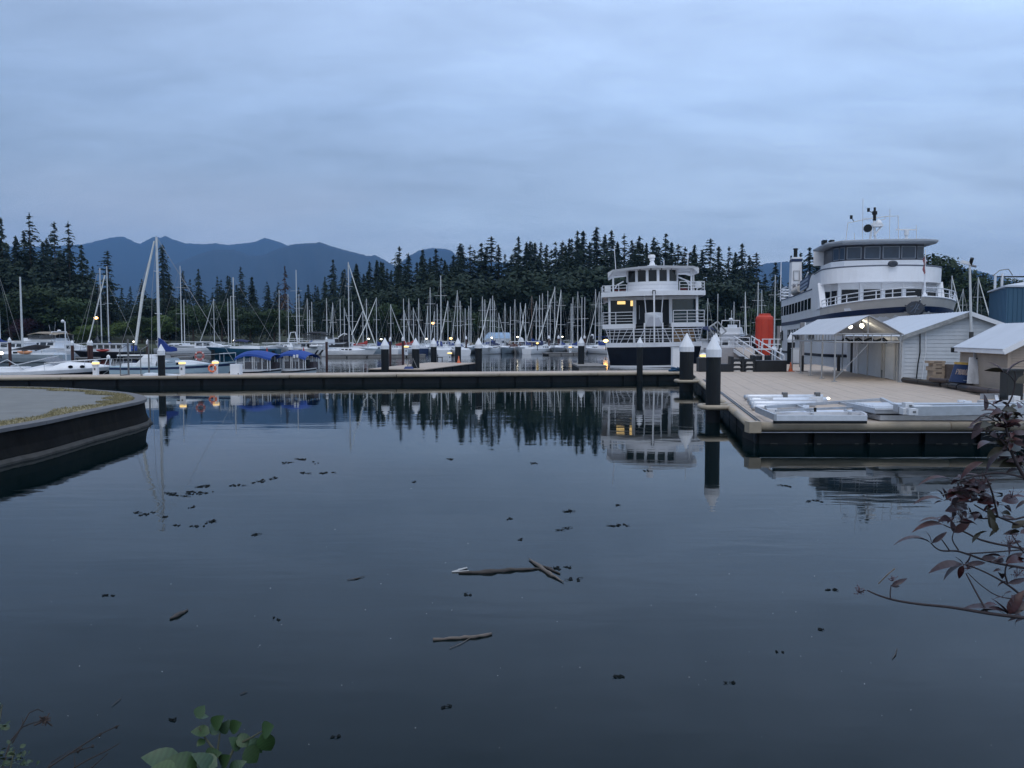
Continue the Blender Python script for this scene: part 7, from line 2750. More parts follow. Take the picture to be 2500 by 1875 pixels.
life_ring(Vector((W(728.5, 831, ytr - 1.5).x, ytr - 1.5, W(728.5, 831, ytr - 1.5).z)), .2, "white life ring on the trawler's upper rail", 0, WHITE)
t = thing("outboard_rack", "dark outboard motors tilted up at the end of the timber dock", "outboard motor", G(785, 868, .35), .3)
for dx in (-.4, .2):
    MB().loft([[(dx - .15, -.2, .7), (dx + .25, -.2, .7), (dx + .25, .2, .7), (dx - .15, .2, .7)], [(dx - .05, -.16, 1.3), (dx + .35, -.16, 1.25), (dx + .35, .16, 1.25), (dx - .05, .16, 1.3)]]).build("cowl", HM["grey"], t)
    MB().beam((dx, 0, .75), (dx - .45, -.1, .1), .14, .2).build("leg", BLACK, t)
BY = motorboat("black-hulled motor yacht with black canopies and a white cabin in mid marina", 858, 863, 12.5, 'R', 7, hull="black", fb=.75, cab=(-.44, .06, .98), win_n=4, arch=False, sheer_=.35)
for (x0, x1, z0_, z1_) in ((-.46, -.02, 1.72, 2.35), (-.16, .0, 2.2, 3.0)):
    MB().loft([[(x0 * 12.5, -1.7, z0_), (x0 * 12.5, 1.7, z0_), (x0 * 12.5 + .3, 1.4, z0_ + .5), (x0 * 12.5 + .3, -1.4, z0_ + .5)], [(x1 * 12.5, -1.6, z0_), (x1 * 12.5, 1.6, z0_), (x1 * 12.5, 1.3, z1_), (x1 * 12.5, -1.3, z1_)]]).build("black_canopy", DKCANV, BY)
MB().box((-3.3, 0, 2.42), (3.0, 2.2, .16)).build("canopy_top", WHITE, BY)
MB().loft([[(-6.0, -1.2, 1.6), (-6.0, 1.2, 1.6)], [(-5.2, -1.1, 2.15), (-5.2, 1.1, 2.15)]], closed=False, cap=False).build("stern_sprayhood", WHITE, BY)
MB().tube([(-2.0, -.5, 2.6), (-1.2, -.4, 3.15), (-.6, -.4, 3.05)], .09, 6).build("radar_arm", WHITE, BY)
ring_strip(hull_loft(12.5, 4.0, .75, .75 * .35, 0, rake=.20, tran=.92, full=.5), .66, .76, .015).build("grey_stripe", HM["grey"], BY)

# mid marina identified boats
motorboat("white cabin cruiser lying behind the middle pilings, bow to the left", 1090, 857, 9.8, 'L', 5, fb=.92, cab=(-.12, .14, .85), arch=False, win_n=2, stripe="grey")
motorboat("white canopied cruiser just left of the white cabin cruiser", 1043, 850, 8, 'R', 25, fb=.9, cab=(-.1, .2, .8), canopy=("black", -.35, .05, 1.1, 2.2), arch=False, win_n=3)
motorboat("navy-hulled speedboat with a white deck, bow cut by the rightmost middle piling", 1192, 861, 5.8, 'R', 12, hull="navy", fb=.75, cab=(-.2, .1, .5), arch=False, win_n=2)
motorboat("small white aft-cabin boat seen stern-on right of the navy speedboat", 1224, 859, 4.5, 'R', 55, fb=1.0, cab=(-.2, .15, 1.2), arch=False, win_n=2)
BW = motorboat("varnished brown wooden launch, left of the brown-and-white cruiser", 1247, 861, 4.6, 'L', 55, hull="brown", fb=.85, cab=None, arch=False, rails=False)
MB().loft([[(-1.2, -.7, .85), (-1.2, .7, .85), (-1.2, .5, 1.5), (-1.2, -.5, 1.5)], [(1.0, -.6, .95), (1.0, .6, .95), (.7, .4, 1.45), (.7, -.4, 1.45)]]).build("wood_cabin", BROWNW, BW)
BC = motorboat("brown-and-white classic wooden cruiser with a long white top", 1283, 860, 7.4, 'L', 24, fb=.8, cab=None, arch=False, rails=False)
MB().box((-.3, 0, 1.2), (4.6, 1.9, 1.1)).build("wood_cabin", BROWNW, BC)
MB().box((-.4, 0, 1.80), (5.6, 2.2, .10)).build("white_top", WHITE, BC)
for i in range(4):
    for sg in (-1, 1):
        MB().box((-2.1 + i * 1.1, sg * .96, 1.42), (.7, .04, .55)).build("cabin_window", GLASS, BC)
MB().lathe([(.5, 0), (.35, .5), (.05, .7)], (.8, 0, 1.85), 10).build("covered_dome", CV_["white"], BC)
SW = sailboat("white sailboat with an open sugar-scoop stern and dark furled sail, facing right", 1350, 858.5, 8.2, 'R', 40, fb=1.1, masts=[dict(u=1354, v=699.5, jib=-3.6, r_=.08, cover="black", boom=3.4, spread=2)], dodger="black")
sailboat("white sailboat with its stern towards us beside the open-stern sailboat", 1297, 859, 7.2, 'L', 50, fb=1.05, masts=[dict(u=1298, v=722, r_=.075, cover="blue", m=mat("wooden_mast", (.16, .10, .07), .5), boom=2.6, spread=2)])
EX = motorboat("white express cruiser with a dark side screen and blue top, left of the tour boat", 1462, 858, 8.4, 'R', 14, fb=1.15, cab=(-.2, .2, .8), arch=True, win_n=2, sheer_=.3)
MB().loft([[(-3.6, -1.2, 1.2), (-3.6, 1.2, 1.2), (-3.2, .9, 2.0), (-3.2, -.9, 2.0)], [(-1.6, -1.25, 1.25), (-1.6, 1.25, 1.25), (-2.3, 1.0, 2.75), (-2.3, -1.0, 2.75)], [(-.6, -1.25, 1.3), (-.6, 1.25, 1.3), (-2.0, 1.0, 2.75), (-2.0, -1.0, 2.75)]]).build("dark_side_screen", DKCANV, EX)
MB().box((.2, 0, 2.62), (2.6, 2.0, .10)).build("blue_top", BLUEC, EX)
# boathouse with the pale blue roof
p = G(1216, 848, 0)
kb = PX(p.y)
t = thing("boathouse", "grey boathouse with a pale blue arched roof in mid marina", "boathouse", (p.x, p.y + 3, 0), .12)
wB = 60 * kb
MB().box((0, 3, .95), (wB, 6, 2.3)).build("wall", HM["grey"], t)
b = MB()
zz0, zz1 = W(0, 831, p.y).z, W(0, 811.5, p.y).z
b.loft([[(-wB * .56, 0, zz0), (wB * .52, 0, zz0), (wB * .52, 6, zz0), (-wB * .56, 6, zz0)], [(-wB * .50, .5, zz0 + (zz1 - zz0) * .6), (wB * .52, .5, zz0 + (zz1 - zz0) * .6), (wB * .52, 5.5, zz0 + (zz1 - zz0) * .6), (-wB * .5, 5.5, zz0 + (zz1 - zz0) * .6)], [(-wB * .36, 2, zz1), (wB * .5, 2, zz1), (wB * .5, 4, zz1), (-wB * .36, 4, zz1)]])
b.build("roof", mat("pale_blue_roof", (.30, .44, .62), .6, var=.08), t)
MB().box((-.5, -.03, 1.1), (1.5, .05, 1.9)).build("door", mat("grey_plastic", (.12, .12, .13), .5), t)

# right of the tour boat
motorboat("white flybridge yacht with domes seen between the tour boat and the red drum", 1795, 866, 10.5, 'R', 62, fb=1.5, cab=(-.3, .15, 1.6), fly=(-.3, .0, .8), d=104, win_n=3)
motorboat("dark blue-topped white boat just right of the tour boat's hull", 1725, 866, 7.5, 'R', 60, fb=1.3, cab=(-.25, .15, 1.2), canopy=("navy", -.35, .1, 2.0, 3.6), d=100, arch=False, win_n=2)
motorboat("white runabout right of the flybridge yacht, under a dark cover", 1832, 866, 6.5, 'L', 40, fb=1.2, cab=(-.3, .1, 1.0), canopy=("black", -.3, .2, 1.7, 2.7), d=100, arch=False, win_n=2)
motorboat("white cabin boat behind the nearest piling's white cap", 1762, 866, 7, 'L', 50, fb=1.2, cab=(-.25, .15, 1.3), d=102, arch=False, win_n=2)
t = thing("tilted_frame", "tilted grey metal frame against the trees right of the tour boat", "metal frame", W(1752, 820, 84), 0)
kf = PX(84)
b = MB()
for a, c in (((-22, 20), (0, 34)), ((0, 34), (22, 12)), ((-22, 20), (-3, -4)), ((-10, 27), (10, 2)), ((22, 12), (6, -2))):
    b.beam((a[0] * kf, 0, a[1] * kf), (c[0] * kf, .3, c[1] * kf), .14, .12)
b.build("tube_frame", MASTM, t)
MB().tube([(0, .1, -1), (0, .1, W(0, 717, 84).z - t.location.z)], .05, 5).build("pole", MASTM, t)
MB().tube([(-6 * kf, 0, 0), (-6 * kf, 0, -2)], .07, 6).build("leg", MASTM, t)
MB().tube([(8 * kf, 0, 0), (8 * kf, 0, -2)], .07, 6).build("leg", MASTM, t)

# ------------------------------------------------------------------ the packed sailboats: one boat for every mast seen
# (mast column, mast-top row, jib-foot column or None, sail cover, depth)
BACK = [(726, 659, None, None, 150), (732, 718, None, None, 158), (752, 729, None, "tan", 140), (757, 757, None, None, 165), (763, 737, None, "blue", 150),
        (797, 728, None, None, 128), (814, 739, 789, None, 134), (832, 730, None, "navy", 146), (842, 751, 856, None, 158), (853, 640, 911, "black", 112), (862, 737, None, None, 150), (887, 756, 861, None, 140), (896, 729, None, "red", 132),
        (920, 726, 886, "blue", 126), (955, 743, 980, "blue", 134), (985, 729, None, None, 150), (988, 757, 1004, "red", 130), (999, 729, None, None, 144), (1010, 751, 1033, "red", 140), (1023, 729, None, None, 134), (1045, 747, 1031, None, 150), (1051, 702, None, None, 138),
        (1061, 760, 1047, None, 160), (1068, 742, None, "blue", 128), (1077, 673, None, "blue", 122), (1094, 734, 1078, "blue", 130), (1117, 709, 1098, "blue", 124), (1124, 735, None, None, 140), (1136, 753, None, None, 156), (1145, 747, None, "tan", 136), (1150, 727, None, None, 146),
        (1178, 724, None, None, 142), (1184, 731, None, None, 132), (1197, 729, 1174, "navy", 130), (1203, 722, None, "blue", 144), (1207, 734, None, "navy", 136), (1218, 764, 1233, None, 156), (1233, 740, None, "black", 134), (1246, 749, None, "tan", 148), (1257, 731, None, None, 140), (1270, 739, 1287, None, 146), (1283, 740, 1267, "blue", 136),
        (1309, 735, 1288, "navy", 142), (1317, 721, None, None, 150), (1324, 716, None, "navy", 132), (1337, 710, None, None, 160), (1343, 729, 1320, "black", 138), (1369, 707, 1351, "blue", 134), (1394, 741, None, "blue", 144), (1398, 725, None, None, 136), (1410, 712, None, "blue", 130), (1420, 726, None, None, 146), (1427, 725, None, None, 152),
        (1453, 706, None, None, 142), (1462, 712, 1441, "blue", 132), (1467, 701, None, None, 148),
        (1726, 728, None, None, 132), (1784, 757, None, None, 146), (1790, 737, None, None, 134), (1817, 712, 1808, None, 128), (1848, 689, None, None, 122), (1857, 708, None, None, 138), (1893, 671, None, None, 128),
        (2318, 673, 2330, None, 112), (2346, 705, 2352, None, 124), (2382, 677, 2398, "navy", 114)]
segs = [(0, 780, "behind the blue canopies"), (780, 970, "between the trawler and the broad middle piling"), (970, 1160, "among the middle white-capped pilings"), (1160, 1480, "between the middle pilings and the tour boat"), (1480, 1910, "between the tour boat and the ferry"), (1910, 2600, "right of the ferry's bow")]
cnt = {}
SPH = {}
for i, (u, vt, uj, cov, d) in enumerate(BACK):
    sg_ = [s_ for s_ in segs if s_[0] <= u < s_[1]][0]
    cnt[sg_[2]] = cnt.get(sg_[2], 0) + 1
    k = PX(d)
    L_ = R.uniform(8, 10.5)
    zt_ = W(u, vt, d).z
    if uj is not None:
        dx = (uj - u) * k
        reach = L_ * .42
        c_ = max(-.97, min(.97, dx / reach))
        ang = math.acos(c_)
        if i % 2:
            ang = -ang
    else:
        ang = R.choice((75, 82, 98, 105, -80, -98, 60)) * pi / 180
    lab = f"sailboat with the {ordw(cnt[sg_[2]])} mast from the left {sg_[2]}"
    t = thing("sailboat", lab, "sailboat", (W(u, vt, d).x, d, 0), ang, "masted sailboats packed in the marina")
    hc = ["white", "white", "white", "navy", "white", "pblue", "white", "grey"][i % 8]
    sail_hull(t, L_, 2.8, .78, hc, None, lod=0 if d > 140 else 1, boot=False)
    r_ = .048 + .00028 * (d - 100) + (.02 if vt < 690 else 0)
    rig(t, u, vt, L_, .95, jib=True if uj is not None else None, r_=r_ * 1.25, cover=cov, deck_z=1.15, spread=1 + (vt < 725), stay=(d < 145), boom=3.2)

# ------------------------------------------------------------------ shore lamps
for (u, v, d, m_, r_, lab) in [(234, 776, 186, AMBER, .55, "amber street lamp glowing left of the paired masts"), (1057.5, 789, 186, AMBER, .45, "orange street lamp glowing among the middle masts"), (1101, 826, 178, AMBER, .38, "orange lamp low between two middle pilings"), (1479, 856 - 24, 128, AMBER, .45, "warm lamp at the tour boat's left side"),
                               (900, 827, 178, COOLL, .26, "small white shore lamp, left one above the black-hulled yacht"), (930.5, 828, 178, COOLL, .26, "small white shore lamp just left of the broad middle piling"), (1041, 827, 178, COOLL, .22, "small white shore lamp left of the third middle piling"), (572, 831, 120, COOLL, .2, "white anchor light above the teal hull"),
                               (1201, 824.5, 150, COOLL, .22, "small white lamp on the boathouse's left end"), (1263.5, 822.5, 150, COOLL, .2, "small white lamp right of the boathouse"), (1312, 838, 125, WARM, .26, "pale yellow lamp on the white sailboat's stern"), (1373, 822, 150, COOLL, .18, "small white lamp left of the express cruiser"),
                               (2, 862, 84, COOLL, .3, "bright deck lamp at the very left edge"), (326, 834, 100, COOLL, .14, "tiny white lamp above the blue notice board"), (1717, 846, 90, WARM, .01, "")]:
    if not lab:
        continue
    p = W(u, v, d)
    t = thing("shore_lamp", lab, "lamp", (p.x, d, .6), 0)
    h = p.z - .6
    MB().tube([(0, 0, 0), (0, 0, h)], .07, 6).build("post", mat("dark_lamp_post", (.03, .03, .03), .6), t)
    MB().lathe([(r_ * .3, -r_ * .5), (r_ * .8, -r_ * .25), (r_ * .8, r_ * .2), (r_ * .2, r_ * .5)], (0, 0, h), 10).build("lamp_glass", m_, t)


# ================================================================== FLOATING DRIFTWOOD AND WEED
DRIFT = mat("wet_driftwood", (.045, .038, .034), .7, var=.5, scale=6, stretch=(1, 5, 5), bump=.01)
DRIFTL = mat("bleached_driftwood", (.13, .11, .095), .8, var=.35, scale=6, stretch=(1, 5, 5), bump=.01)
WEED = mat("dark_seaweed", (.008, .011, .012), .9, spec=.1, var=.5, scale=8)


def log(pts, rad, m, label, z=.008):
    rad = [r_ * .62 for r_ in rad]
    g = [G(u, v, 0) + Vector((0, 0, z)) for u, v in pts]
    b = MB()
    rs_ = random.Random(len(label))
    fine, rr = [], []
    for i in range(len(g) - 1):
        for k in range(4):
            f = k / 4
            p = g[i].lerp(g[i + 1], f)
            fine.append(p + Vector((0, rs_.uniform(-1, 1) * rad[i] * .5, rs_.uniform(-.2, .3) * rad[i])))
            rr.append((rad[i] * (1 - f) + rad[i + 1] * f) * rs_.uniform(.8, 1.15))
    fine.append(g[-1])
    rr.append(rad[-1])
    b.tube(fine, rr, 8)
    o = b.build("driftwood", m, None, smooth=True)
    return tag(o, label, "driftwood")


log([(1120, 1400), (1170, 1399), (1230, 1395), (1290, 1391), (1325, 1389)], [.02, .055, .05, .03, .012], DRIFT, "long dark driftwood log floating in mid water, foam at its left end")
log([(1292, 1367), (1312, 1382), (1340, 1402), (1376, 1423)], [.012, .04, .04, .008], DRIFTL, "bleached forked stick lying across the long log's right end", .014)
log([(1326, 1384), (1345, 1391), (1367, 1402)], [.02, .035, .015], DRIFT, "short dark stick tucked under the bleached stick")
log([(1057, 1563), (1110, 1560), (1160, 1557), (1200, 1549)], [.026, .024, .03, .022], DRIFTL, "single pale-backed driftwood stick, lowest of the floating wood")
log([(1098, 1584), (1125, 1573), (1152, 1557)], [.004, .005, .005], DRIFTL, "thin pale twig under the lowest driftwood stick")
log([(415, 1513), (435, 1503), (458, 1491)], [.015, .045, .015], DRIFT, "short thick dark chunk of driftwood floating at the left")
log([(847, 1417), (870, 1414), (890, 1408)], [.004, .012, .004], DRIFT, "thin dark twig floating left of the long log")
log([(2178, 1610), (2186, 1600), (2190, 1585)], [.004, .008, .004], DRIFT, "tiny crooked twig floating low at the right")
log([(273, 1725), (284, 1716), (296, 1706)], [.003, .005, .003], DRIFT, "small crooked twig floating low at the left")
log([(586, 1697), (596, 1693), (604, 1690)], [.004, .006, .004], DRIFT, "small pair of twigs above the green leaves")


def weed(u0, v0, u1, v1, n, label, spread=4, size=1.0, seed=0):
    rs_ = random.Random(seed + int(u0))
    b = MB()
    for i in range(n):
        f = rs_.random()
        f = f ** 1.0
        p = G(u0 + (u1 - u0) * f + rs_.gauss(0, 2), v0 + (v1 - v0) * f + rs_.gauss(0, spread * .35), 0)
        px = p.y / FPX * 1.25
        r_ = rs_.uniform(1.2, 4.0) * size
        a = rs_.uniform(0, 6.28)
        k = rs_.randint(5, 7)
        zt_ = rs_.uniform(.4, 1.6) * px * size
        ring = [(p.x + r_ * px * cos(a + 6.28 * j / k) * rs_.uniform(.5, 1.3), p.y + r_ * px * 2.2 * sin(a + 6.28 * j / k) * rs_.uniform(.4, 1.2), .004 + rs_.uniform(0, .3) * px) for j in range(k)]
        b.add(ring + [(p.x, p.y, .006 + zt_)], [(j, (j + 1) % k, k) for j in range(k)])
        if rs_.random() < .35:
            b.tube([(p.x, p.y, .008), (p.x + rs_.uniform(-7, 7) * px, p.y + rs_.uniform(-4, 4) * px, .012), (p.x + rs_.uniform(-12, 12) * px, p.y + rs_.uniform(-6, 6) * px, .008)], px * .45, 4)
    o = b.build("seaweed", WEED, None, fix=False)
    return tag(o, label, "seaweed", "floating seaweed clumps")


WD = [(405, 1205, 455, 1212, 16, "seaweed raft just right of the tall mast's reflection"), (450, 1203, 482, 1204, 14, "thickest seaweed clump of the left raft"), (485, 1204, 525, 1202, 8, "loose seaweed trailing right from the left raft"), (480, 1189, 523, 1186, 10, "seaweed string just above the left raft"),
      (564, 1187, 592, 1185, 9, "seaweed tuft at the left end of the rising string"), (612, 1180, 645, 1173, 8, "seaweed in the middle of the rising string"), (650, 1169, 676, 1166, 7, "seaweed at the upper right end of the rising string"), (688, 1131, 720, 1129, 7, "thin seaweed line left under the mountain reflection"), (722, 1123, 750, 1122, 9, "dark seaweed line under the mountain reflection, upper right"),
      (764, 1128, 780, 1134, 4, "small curled seaweed right of the upper lines"), (735, 1156, 753, 1154, 4, "two seaweed dots below the upper lines"), (777, 1157, 813, 1152, 8, "seaweed pair ending in a dark knot"), (327, 1253, 336, 1252, 4, "leftmost single seaweed tuft"), (340, 1257, 378, 1253, 11, "seaweed tuft with a trailing strand below the seawall reflection"),
      (398, 1263, 406, 1262, 3, "seaweed speck below the mast reflection"), (459, 1239, 472, 1237, 5, "oval seaweed clump under the left raft"), (423, 1280, 440, 1283, 5, "faint seaweed patch low left"), (465, 1286, 498, 1283, 9, "seaweed string low left"), (504, 1277, 526, 1272, 9, "dark seaweed knot low left, right of the string"), (608, 1307, 626, 1304, 9, "lone dark seaweed clump below the rising string"),
      (1095, 1122, 1106, 1121, 4, "seaweed speck under the tree reflections"), (1295, 1131, 1309, 1131, 7, "dark seaweed tuft under the middle tree reflections"), (1006, 1177, 1020, 1175, 3, "small seaweed scrap mid water left"), (1383, 1249, 1396, 1248, 9, "dark seaweed clump in the middle of the water"), (1230, 1267, 1253, 1267, 6, "seaweed pair left of the middle clump"),
      (1362, 1293, 1388, 1291, 5, "scattered seaweed specks under the middle clump"), (1483, 1284, 1530, 1281, 11, "seaweed string below the tour boat's reflection"), (1266, 1317, 1274, 1317, 6, "round dark seaweed blob above the long log"), (1500, 1234, 1516, 1232, 5, "faint seaweed strand under the tour boat's mast reflection"), (1388, 1414, 1397, 1414, 6, "left one of two dark tufts right of the log"), (1410, 1416, 1416, 1416, 6, "right one of two dark tufts beside the log"),
      (1345, 1388, 1395, 1386, 16, "weed caught behind the bleached stick"), (1908, 1186, 1928, 1186, 7, "seaweed under the ferry's reflection, right"), (1970, 1225, 2010, 1223, 7, "long thin seaweed strand right of the nearest piling's reflection"), (2010, 1441, 2040, 1441, 8, "seaweed clump left of the red branch tip"), (1492, 1652, 1522, 1652, 15, "big tangled seaweed clump low right of centre"),
      (1770, 1668, 1788, 1668, 5, "small reddish weed scrap low right"), (1068, 1735, 1105, 1722, 9, "thin weed tangle at the bottom centre"), (415, 1758, 428, 1757, 7, "dark weed knot just above the green leaves"), (255, 1453, 288, 1455, 7, "faint weed patch at the left"), (1570, 1150, 1585, 1149, 4, "tiny weed speck left of the nearest piling reflection"),
      (1890, 1593, 1915, 1592, 5, "thin weed strand low right"), (2000, 1538, 2015, 1537, 4, "small weed speck under the long red branch"), (665, 1510, 680, 1512, 4, "small weed speck right of the driftwood chunk"), (1135, 1452, 1155, 1451, 6, "pale-edged weed scrap under the long log"), (812, 1800, 828, 1798, 5, "weed speck at the bottom left of centre")]
for i, (a_, b_, c_, d_, n_, lab) in enumerate(WD):
    weed(a_, b_, c_, d_, n_, lab, 4 if n_ < 12 else 6, 1.0, i)
# foam flecks and drifting fluff: too many to count
b = MB()
rs = random.Random(12)
for i in range(75):
    u, v = rs.uniform(100, 2450), 1150 + 700 * rs.random() ** .8
    p = G(u, v, 0)
    r_ = p.y / FPX * rs.uniform(.4, 1.0)
    k = 5
    a = rs.uniform(0, 6)
    b.add([(p.x + r_ * 1.3 * cos(a + 6.28 * j / k), p.y + r_ * 2 * sin(a + 6.28 * j / k), .004) for j in range(k)], [tuple(range(k))])
for (u0, v0, u1, v1) in ((1105, 1397, 1140, 1388), (1118, 1392, 1135, 1389), (1103, 1397, 1145, 1396)):
    a_, c_ = G(u0, v0, 0), G(u1, v1, 0)
    b.tube([a_ + Vector((0, 0, .005)), c_ + Vector((0, 0, .01))], .012, 5)
o = b.build("foam_flecks", mat("pale_foam", (.45, .46, .46), .8), None, fix=False)
tag(o, "scattered pale foam flecks and fluff drifting on the water", "foam", kind='stuff')

# ================================================================== RED-LEAVED SHRUB AT THE RIGHT
STEM = mat("dark_stem", (.030, .022, .025), .8, var=.3, scale=20)


def leaf_mesh(name, m, curl=.25, wd=.26, fold=.25, tip=.3, n=6):
    """one leaf, base at the origin, along +x, unit length"""
    vs_, fs = [], []
    for i in range(n + 1):
        t_ = i / n
        w_ = wd * sin(pi * min(1, t_ ** .8 * .985 + .012)) ** .8 * (1 - .25 * t_) * (1 + .05 * sin(t_ * 19))
        z = curl * (t_ - t_ * t_ * (1 + tip)) * 1.0
        vs_ += [(t_, -w_, z + fold * w_), (t_, 0, z), (t_, w_, z + fold * w_)]
    for i in range(n):
        a = i * 3
        fs += [(a, a + 3, a + 4, a + 1), (a + 1, a + 4, a + 5, a + 2)]
    me = bpy.data.meshes.new(name)
    me.from_pydata(vs_, [], fs)
    me.polygons.foreach_set("use_smooth", [True] * len(me.polygons))
    me.materials.append(m)
    return me


def blade_mat(name, col, back):
    m = bpy.data.materials.new(name)
    m.use_nodes = True
    t = m.node_tree
    b = t.nodes['Principled BSDF']
    b.inputs['Roughness'].default_value = .42
    b.inputs['Specular IOR Level'].default_value = .4
    co = t.nodes.new("ShaderNodeTexCoord")
    nz = t.nodes.new("ShaderNodeTexNoise")
    nz.inputs['Scale'].default_value = 5
    nz.inputs['Detail'].default_value = 5
    t.links.new(co.outputs['Object'], nz.inputs['Vector'])
    wv = t.nodes.new("ShaderNodeTexWave")
    wv.inputs['Scale'].default_value = 2.2
    wv.inputs['Distortion'].default_value = 1.5
    t.links.new(co.outputs['Object'], wv.inputs['Vector'])
    oi = t.nodes.new("ShaderNodeObjectInfo")
    mx = t.nodes.new("ShaderNodeMixRGB")
    mx.inputs['Color1'].default_value = (*[c * .65 for c in col], 1)
    mx.inputs['Color2'].default_value = (*[c * 1.35 for c in col], 1)
    ad = t.nodes.new("ShaderNodeMath")
    ad.operation = 'MULTIPLY_ADD'
    ad.inputs[1].default_value = .5
    t.links.new(nz.outputs['Fac'], ad.inputs[0])
    mu = t.nodes.new("ShaderNodeMath")
    mu.operation = 'MULTIPLY'
    mu.inputs[1].default_value = .5
    t.links.new(oi.outputs['Random'], mu.inputs[0])
    t.links.new(mu.outputs[0], ad.inputs[2])
    t.links.new(ad.outputs[0], mx.inputs['Fac'])
    ve = t.nodes.new("ShaderNodeMixRGB")
    ve.blend_type = 'MULTIPLY'
    ve.inputs['Fac'].default_value = .25
    t.links.new(mx.outputs[0], ve.inputs['Color1'])
    t.links.new(wv.outputs['Color'], ve.inputs['Color2'])
    g = t.nodes.new("ShaderNodeNewGeometry")
    mb_ = t.nodes.new("ShaderNodeMixRGB")
    mb_.inputs['Color2'].default_value = (*back, 1)
    t.links.new(g.outputs['Backfacing'], mb_.inputs['Fac'])
    t.links.new(ve.outputs[0], mb_.inputs['Color1'])
    t.links.new(mb_.outputs[0], b.inputs['Base Color'])
    b.inputs['Subsurface Weight'].default_value = 0
    return m


LRED = blade_mat("dark_red_leaf", (.050, .014, .016), (.07, .040, .046))
LPUR = blade_mat("dusky_purple_leaf", (.046, .028, .035), (.085, .062, .07))
LOLV = blade_mat("olive_bronze_leaf", (.032, .030, .017), (.055, .048, .03))
LEAVES = [leaf_mesh("leaf", m, c, w_, f) for m, c, w_, f in ((LRED, .28, .21, .3), (LPUR, .35, .19, .2), (LOLV, .2, .23, .25), (LRED, .45, .15, .35), (LPUR, .15, .24, .3), (LPUR, .5, .14, .4), (LRED, .1, .26, .2))]
SH = thing("red_shrub", "red-leaved shrub with arching twigs and flower buds, close at the right edge", "shrub", (3.05, 2.35, 1.25), 0)
SO = Vector(SH.location)
YS_ = 4.2


def sp(u, v, y=YS_):
    return W(u, v, y) - SO


BR = [  # (points (u, v, y), base radius, tip radius)
    ([(2680, 1530, 4.0), (2500, 1508, 4.0), (2412, 1498, 4.02), (2323, 1482, 4.05), (2241, 1475, 4.1), (2180, 1465, 4.12), (2140, 1452, 4.14), (2117, 1441, 4.16)], .010, .0035),
    ([(2174, 1462, 4.12), (2173, 1445, 4.13), (2176, 1428, 4.14)], .004, .002),
    ([(2640, 1520, 4.2), (2500, 1459, 4.2), (2457, 1424, 4.2), (2395, 1391, 4.2), (2350, 1377, 4.2)], .008, .003),
    ([(2412, 1497, 4.02), (2385, 1450, 4.1), (2358, 1399, 4.15)], .006, .003),
    ([(2500, 1462, 4.2), (2440, 1460, 4.2), (2395, 1430, 4.2), (2362, 1398, 4.2)], .004, .002),
    ([(2660, 1410, 4.3), (2500, 1387, 4.3), (2416, 1372, 4.3), (2360, 1352, 4.3), (2334, 1344, 4.3), (2300, 1346, 4.3), (2284, 1338, 4.3), (2273, 1326, 4.3)], .008, .003),
    ([(2340, 1343, 4.3), (2323, 1318, 4.3), (2328, 1300, 4.3)], .004, .002),
    ([(2318, 1344, 4.3), (2303, 1322, 4.3), (2291, 1308, 4.3)], .004, .002),
    ([(2360, 1352, 4.3), (2440, 1347, 4.35), (2520, 1340, 4.4)], .004, .004),
    ([(2650, 1365, 4.4), (2500, 1340, 4.4), (2395, 1321, 4.4), (2354, 1297, 4.4), (2323, 1290, 4.4), (2303, 1281, 4.4)], .008, .003),
    ([(2640, 1330, 4.2), (2500, 1287, 4.2), (2436, 1262, 4.2), (2400, 1245, 4.2), (2378, 1232, 4.2)], .007, .003),
    ([(2436, 1262, 4.2), (2395, 1268, 4.2), (2372, 1256, 4.2), (2366, 1240, 4.2)], .004, .003),
    ([(2460, 1425, 4.2), (2452, 1398, 4.2), (2460, 1370, 4.2)], .005, .003),
    ([(2640, 1300, 4.0), (2540, 1230, 4.0), (2500, 1166, 4.0), (2465, 1098, 4.0), (2456, 1041, 4.0), (2446, 1005, 4.0)], .012, .004),
    ([(2465, 1098, 4.0), (2432, 1062, 4.0), (2400, 1048, 4.0), (2372, 1050, 4.0)], .005, .002),
    ([(2456, 1041, 4.0), (2425, 1025, 4.0), (2400, 1012, 4.0), (2378, 1030, 4.0)], .004, .002),
    ([(2446, 1005, 4.0), (2420, 985, 4.0), (2402, 980, 4.0)], .004, .002),
    ([(2446, 1005, 4.0), (2470, 975, 4.0), (2480, 930, 4.0), (2478, 905, 4.0)], .005, .0025),
    ([(2480, 935, 4.0), (2462, 912, 4.0), (2445, 906, 4.0)], .003, .002),
    ([(2400, 1155, 4.1), (2420, 1190, 4.1), (2436, 1262, 4.15)], .004, .005),
    ([(2500, 1166, 4.0), (2440, 1152, 4.0), (2390, 1160, 4.0), (2340, 1172, 4.0)], .006, .003),
    ([(2420, 1180, 4.1), (2380, 1195, 4.1), (2345, 1200, 4.1), (2305, 1222, 4.1)], .005, .002),
    ([(2500, 1262, 4.3), (2470, 1270, 4.3), (2436, 1262, 4.2)], .005, .005),
    ([(2500, 1350, 4.1), (2478, 1318, 4.1), (2470, 1305, 4.1)], .004, .002),
    ([(2500, 1110, 4.1), (2468, 1085, 4.1)], .006, .004)]
for pts, r0, r1 in BR:
    g = [sp(*p) for p in pts]
    # round the polyline
    for _ in range(2):
        q = [g[0]]
        for a, c in zip(g[:-1], g[1:]):
            q += [a * .75 + c * .25, a * .25 + c * .75]
        q.append(g[-1])
        g = q
    n_ = len(g)
    MB().tube(g, [r0 + (r1 - r0) * i / (n_ - 1) for i in range(n_)], 6).build("branch", STEM, SH, smooth=True)
